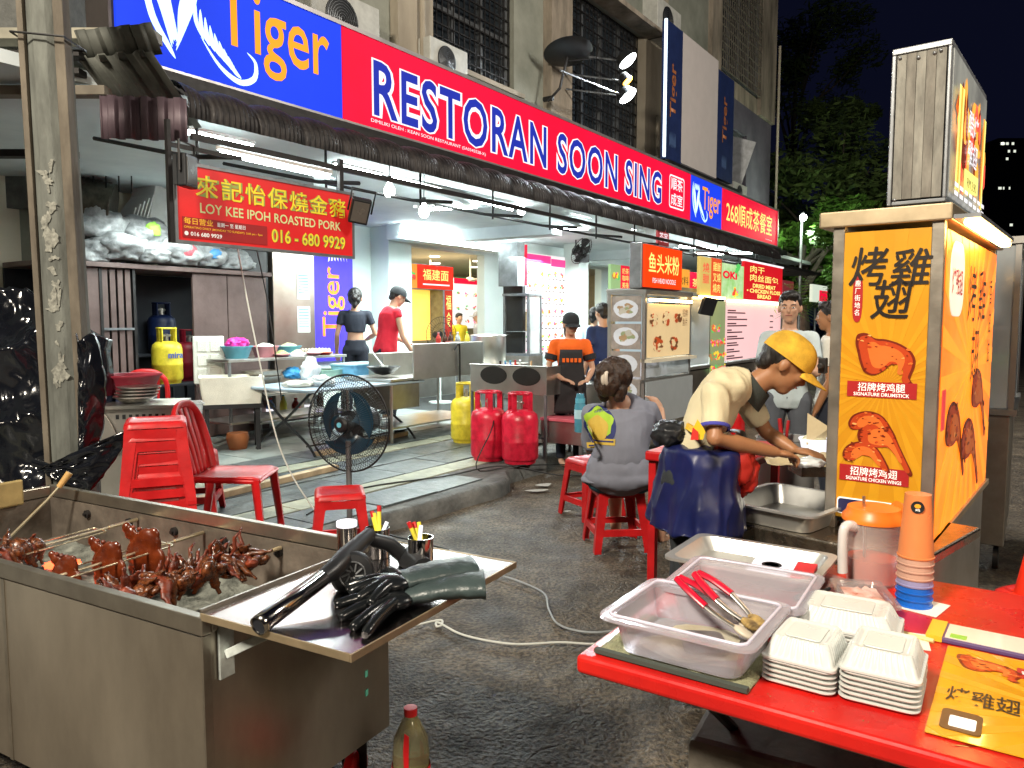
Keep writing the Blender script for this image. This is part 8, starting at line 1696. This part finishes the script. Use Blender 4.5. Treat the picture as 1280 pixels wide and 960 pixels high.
# --- person in dark blue behind
J, s, P, f = stand(752, 380, 548, .1, rad(-25)); person('person in a dark blue shirt half hidden behind the noodle stall', J, m_sk, cloth('navy_cotton', (.015, .03, .10)), m_blkc, s, 'short', face_detail=False)
J, s, P, f = stand(742, 385, 520, .1, rad(30)); person('person in a pale blue top farther behind the one in dark blue', J, m_sk, cloth('pale_blue_cotton', (.35, .50, .60)), m_blkc, s, 'bun', face_detail=False)
# --- two diners far inside
for k, (px, mm, lb) in enumerate(((574, cloth('yellow_cotton', (.65, .50, .02)), 'diner in a yellow and black shirt far inside the shop'), (598, cloth('grey_cotton', (.30, .32, .38)), 'diner in a grey shirt and cap far inside the shop'))):
    J, s, P, f = stand(px, 392 if k == 0 else 390, 480, .13, rad(150 if k == 0 else -90)); d0 = J['neck'].y
    person(lb, J, m_sk, mm, m_blkc, s, 'short', cap=None if k == 0 else cloth('grey_cap', (.25, .25, .27)), face_detail=False, voxel=.014)
# --- person with pink shirt by the tiger banner
# ================================================================ seated woman in grey (back view)
d = 4.92
def Q(px, py, dd=0): return D(px, py, d+dd)
st_ = G(770, 640, 0)
J = dict(head=Q(770, 474, -.02), neck=Q(772, 502, .02), shL=Q(738, 516, .05), shR=Q(812, 512, .10), elL=Q(737, 560, .20), elR=Q(829, 556, .22), wrL=Q(775, 560, .42), wrR=Q(826, 512, .40), haL=Q(790, 552, .52), haR=Q(818, 500, .46), hipL=Q(752, 597, .0), hipR=Q(800, 597, .0), knL=Q(768, 592, .42), knR=Q(822, 582, .34), anL=Q(770, 668, .45), anR=Q(826, 668, .30), face=Vector((.62, .75, -.15)), mid=Q(776, 560, -.03))
m_gry = cloth('grey_purple_cotton', (.20, .21, .26), scale=3)
t, L, R3 = person('seated woman in a grey printed T-shirt with a hair claw, seen from behind', J, m_sk, m_gry, cloth('teal_shorts', (.02, .10, .14)), 1.06, 'claw', hairm=m_hairb, girth=1.22, sleeve=.82, shirt_len=.12, pant_len=.36, voxel=.009, fold=(.0035, 11), base=(st_.x, st_.y, 0), face_detail=False)
# hem of the shirt over the stool
b = M(); pe = (L['hipL']+L['hipR'])/2
b.ell(pe+Vector((0, -.02, .06)), (.225, .165, .175), 28, 16); b.ell(pe+Vector((.0, -.02, .01)), (.235, .175, .10), 28, 14); fuse('shirt_hem', b, m_gry, t, .010, 3, (.0035, 11), 3)
# plain round patch with generic print lines (no character)
hd = L['head']; cc = (L['shL']+L['shR'])/2; back = Vector((0, -1, 0)); 
def bp_(px, py, dd): return Q(px, py, dd)-Vector(t.location)
def patch(name, pts, m, dd):
    b = M(); vs = []
    sh = [c for c in t.children if c.name.startswith('shirt') and 'hem' not in c.name][0]
    b.add([bp_(x, y, dd) for x, y in pts], [tuple(range(len(pts)))]); o = b.build(name, m, t)
    md = o.modifiers.new('sub', 'SUBSURF'); md.subdivision_type = 'SIMPLE'; md.levels = 4; md.render_levels = 4
    w_ = o.modifiers.new('w', 'SHRINKWRAP'); w_.target = sh; w_.wrap_method = 'PROJECT'; w_.use_negative_direction = True; w_.use_positive_direction = True; w_.project_limit = .3; w_.use_project_y = True; w_.offset = .003+(-.24-dd)*.12
    return o
m_prt = [mat('print_navy', (.02, .03, .14), .7), mat('print_lime', (.35, .55, .04), .7), mat('print_ochre', (.55, .38, .06), .7), mat('print_cream', (.75, .72, .6), .7)]
def elp(cx, cy, rx, ry, n=24, w_=0, sd=0): return [(cx+rx*(1+w_*math.sin(5*a+sd))*math.cos(a), cy-ry*(1+w_*math.sin(5*a+sd))*math.sin(a)) for a in [2*PI*k/n for k in range(n)]]
patch('print_patch', elp(754, 536, 19, 24), m_prt[0], -.24); patch('print_patch', elp(753, 532, 17, 17, w_=.12), m_prt[1], -.26); patch('print_patch', elp(752, 540, 12, 15, w_=.06), m_prt[2], -.28)
patch('print_band', [(733, 553), (772, 552), (771, 560), (734, 560)], m_prt[2], -.26); patch('print_stripe', [(736, 556), (770, 555), (770, 557), (736, 558)], m_prt[0], -.28)
b = M()
for k in range(2):
    for i in range(2): pts = spline([hd+R3@Vector((.01+.022*k, -.115, .06)), hd+R3@Vector((.012+.022*k, -.172, .03)), hd+R3@Vector((.012+.022*k, -.168, -.03)), hd+R3@Vector((.01+.022*k, -.12, -.06))], 5)
    b.tube(pts, .013, 8)
b.build('hair_claw', mat('claw_cream', (.62, .55, .46), .35), t, smooth=60)
stool(F(4.58, 2.27, 0), .12, 'red stool under the seated woman in grey')
p = G(742, 650); stool((p.x, p.y+.15, 0), .5, 'red stool partly behind the seated woman')
# ================================================================ cook with the yellow cap bending over the counter
d = 3.02
J = dict(head=Q(982, 455, -.02), neck=Q(941, 483, .02), shL=Q(921, 481, .17), shR=Q(893, 494, -.15), elR=Q(893, 548, -.22), elL=Q(958, 540, .20), wrR=Q(968, 565, -.12), haR=Q(1003, 572, -.06), wrL=Q(992, 562, .10), haL=Q(1012, 566, .05), hipR=Q(856, 600, -.08), hipL=Q(872, 590, .12), knR=Q(858, 690, -.10), knL=Q(880, 680, .12), anR=Q(848, 850, -.12), anL=Q(868, 820, .12), mid=Q(879, 541, .0), face=Vector((.80, -.16, -.62)), up=Vector((.45, -.1, .8)))
z0_ = 0.; J['anR'] = Vector((J['knR'].x-.03, J['knR'].y, .08)); J['anL'] = Vector((J['knL'].x, J['knL'].y+.02, .08)); J['toR'] = J['anR']+Vector((.14, -.03, -.05)); J['toL'] = J['anL']+Vector((.14, -.03, -.05))
m_tee = mat('cream_jersey', (.62, .55, .36), .8, scale=3, var=.08, bump=.25, bscale=250); m_ycap = cloth('yellow_cap', (.62, .36, .03), .3, scale=14); m_dkcol = cloth('dark_collar', (.03, .035, .03)); m_jean = cloth('dark_jeans', (.018, .022, .025))
J2 = {k: v for k, v in J.items()}
t, L, R3 = person('young cook in a yellow cap bending over the steel work counter', J2, m_sk2, m_tee, m_jean, .92, 'short', cap=m_ycap, sleeve=.68, voxel=.0075, shirt_len=.30, collar=m_dkcol, base=(J['anR'].x, J['anR'].y, 0), fold=(.0075, 10), girth=.86, curl=.55)
# sleeve hem, apron, tied jacket and belt bag
for sd in ('R',): e0 = L['sh'+sd].lerp(L['el'+sd], .71); e1 = L['sh'+sd].lerp(L['el'+sd], .79); b = M(); b.tube([e0, e1], [.0575, .0570], 20, caps=False); o = b.build('sleeve_hem', cloth('hem_blue', (.06, .06, .35)), t, smooth=60); o.modifiers.new('t', 'SOLIDIFY').thickness = .003
pe = (L['hipL']+L['hipR'])/2
b = M(); top = L['mid'].lerp(pe, .25)
for q, (w_, d_) in ((0, (.135, .15)), (.3, (.15, .17)), (.6, (.165, .18)), (1, (.19, .20))): pass
rings = []
for q, rx, ry in ((0, .130, .150), (.15, .140, .165), (.5, .150, .175), (.8, .165, .185), (1, .175, .195)):
    c = top.lerp(pe+Vector((.01, 0, -.19)), q); rx *= 1.08; ry *= 1.36; rings.append([c+Vector((0, -.03, 0))+Vector((rx*math.cos(2*PI*k/40)*(1+.05*q*math.sin(k*1.9)), ry*math.sin(2*PI*k/40)*(1+.05*q*math.sin(k*2.3)), 0)) for k in range(40)])
b.rings(rings); ja = fuse('tied_jacket', b, mat('navy_satin', (.006, .010, .065), .42, scale=5, var=.4), t, .009, 5, (.010, 9), 4)
for k, (c, mm, r) in enumerate((((.05, -.16, -.02), mat('jacket_red', (.38, .015, .008), .6, bump=.3, bscale=15), (.09, .03, .09)), ((.10, -.14, -.10), mat('jacket_red'), (.06, .03, .10)) if False else ((.11, -.12, -.06), MATS['jacket_red'] if 'jacket_red' in MATS else m_redc, (.06, .04, .09)))):
    blobmesh('red_panel', mm, (r[0]*.9, r[1]*1.2, r[2]*1.0), 30+k, t, top+Vector(c)*1.0+Vector((.03, 0, -.03)), amp=.2, sub=4, ridge=.05, cut=False)
b = M(); bb = L['mid'].lerp(pe, .15); 
o = blobmesh('belt_bag', m_black, (.065, .075, .05), 44, t, bb+Vector((-.13, -.02, .03)), amp=.25, sub=4, cut=False, ridge=.08)
b = M(); b.tube([bb+Vector((.150*math.cos(a), .165*math.sin(a), .05*math.cos(a)-.02)) for a in np.linspace(0, 2*PI, 30)[:-1]], .022, 8, closed=True, flat=.35); b.build('belt', m_black, t, smooth=60)
# bright side wedge and small lettering on the shirt back
def lay_on(name, pts, m, dd, off=.004):
    b = M(); b.add([D(x, y, d+dd)-Vector(t.location) for x, y in pts], [tuple(range(len(pts)))]); o = b.build(name, m, t); sh = [c for c in t.children if c.name.startswith('shirt')][0]
    md = o.modifiers.new('sub', 'SUBSURF'); md.subdivision_type = 'SIMPLE'; md.levels = 4; md.render_levels = 4
    w_ = o.modifiers.new('w', 'SHRINKWRAP'); w_.target = sh; w_.wrap_method = 'PROJECT'; w_.use_negative_direction = True; w_.use_positive_direction = True; w_.project_limit = .3; w_.use_project_y = True; w_.offset = off
    return o
lay_on('side_wedge', [(872, 524), (880, 536), (886, 550), (868, 549), (866, 536)], mat('wedge_yellow', (.8, .5, .02), .7), -.35); lay_on('side_wedge', [(866, 534), (873, 540), (873, 550), (863, 550)], mat('wedge_red', (.6, .03, .02), .7), -.36, .006)
# foil and paper in the right hand
p = Q(1008, 575, -.05); tag(blobmesh('foil_wrap', m_bag, (.05, .03, .02), 55, None, p+Vector((.01, 0, -.012)), amp=.5, ridge=.2, sub=3), 'crinkled clear wrap between the fingers of the cook', 'wrap')
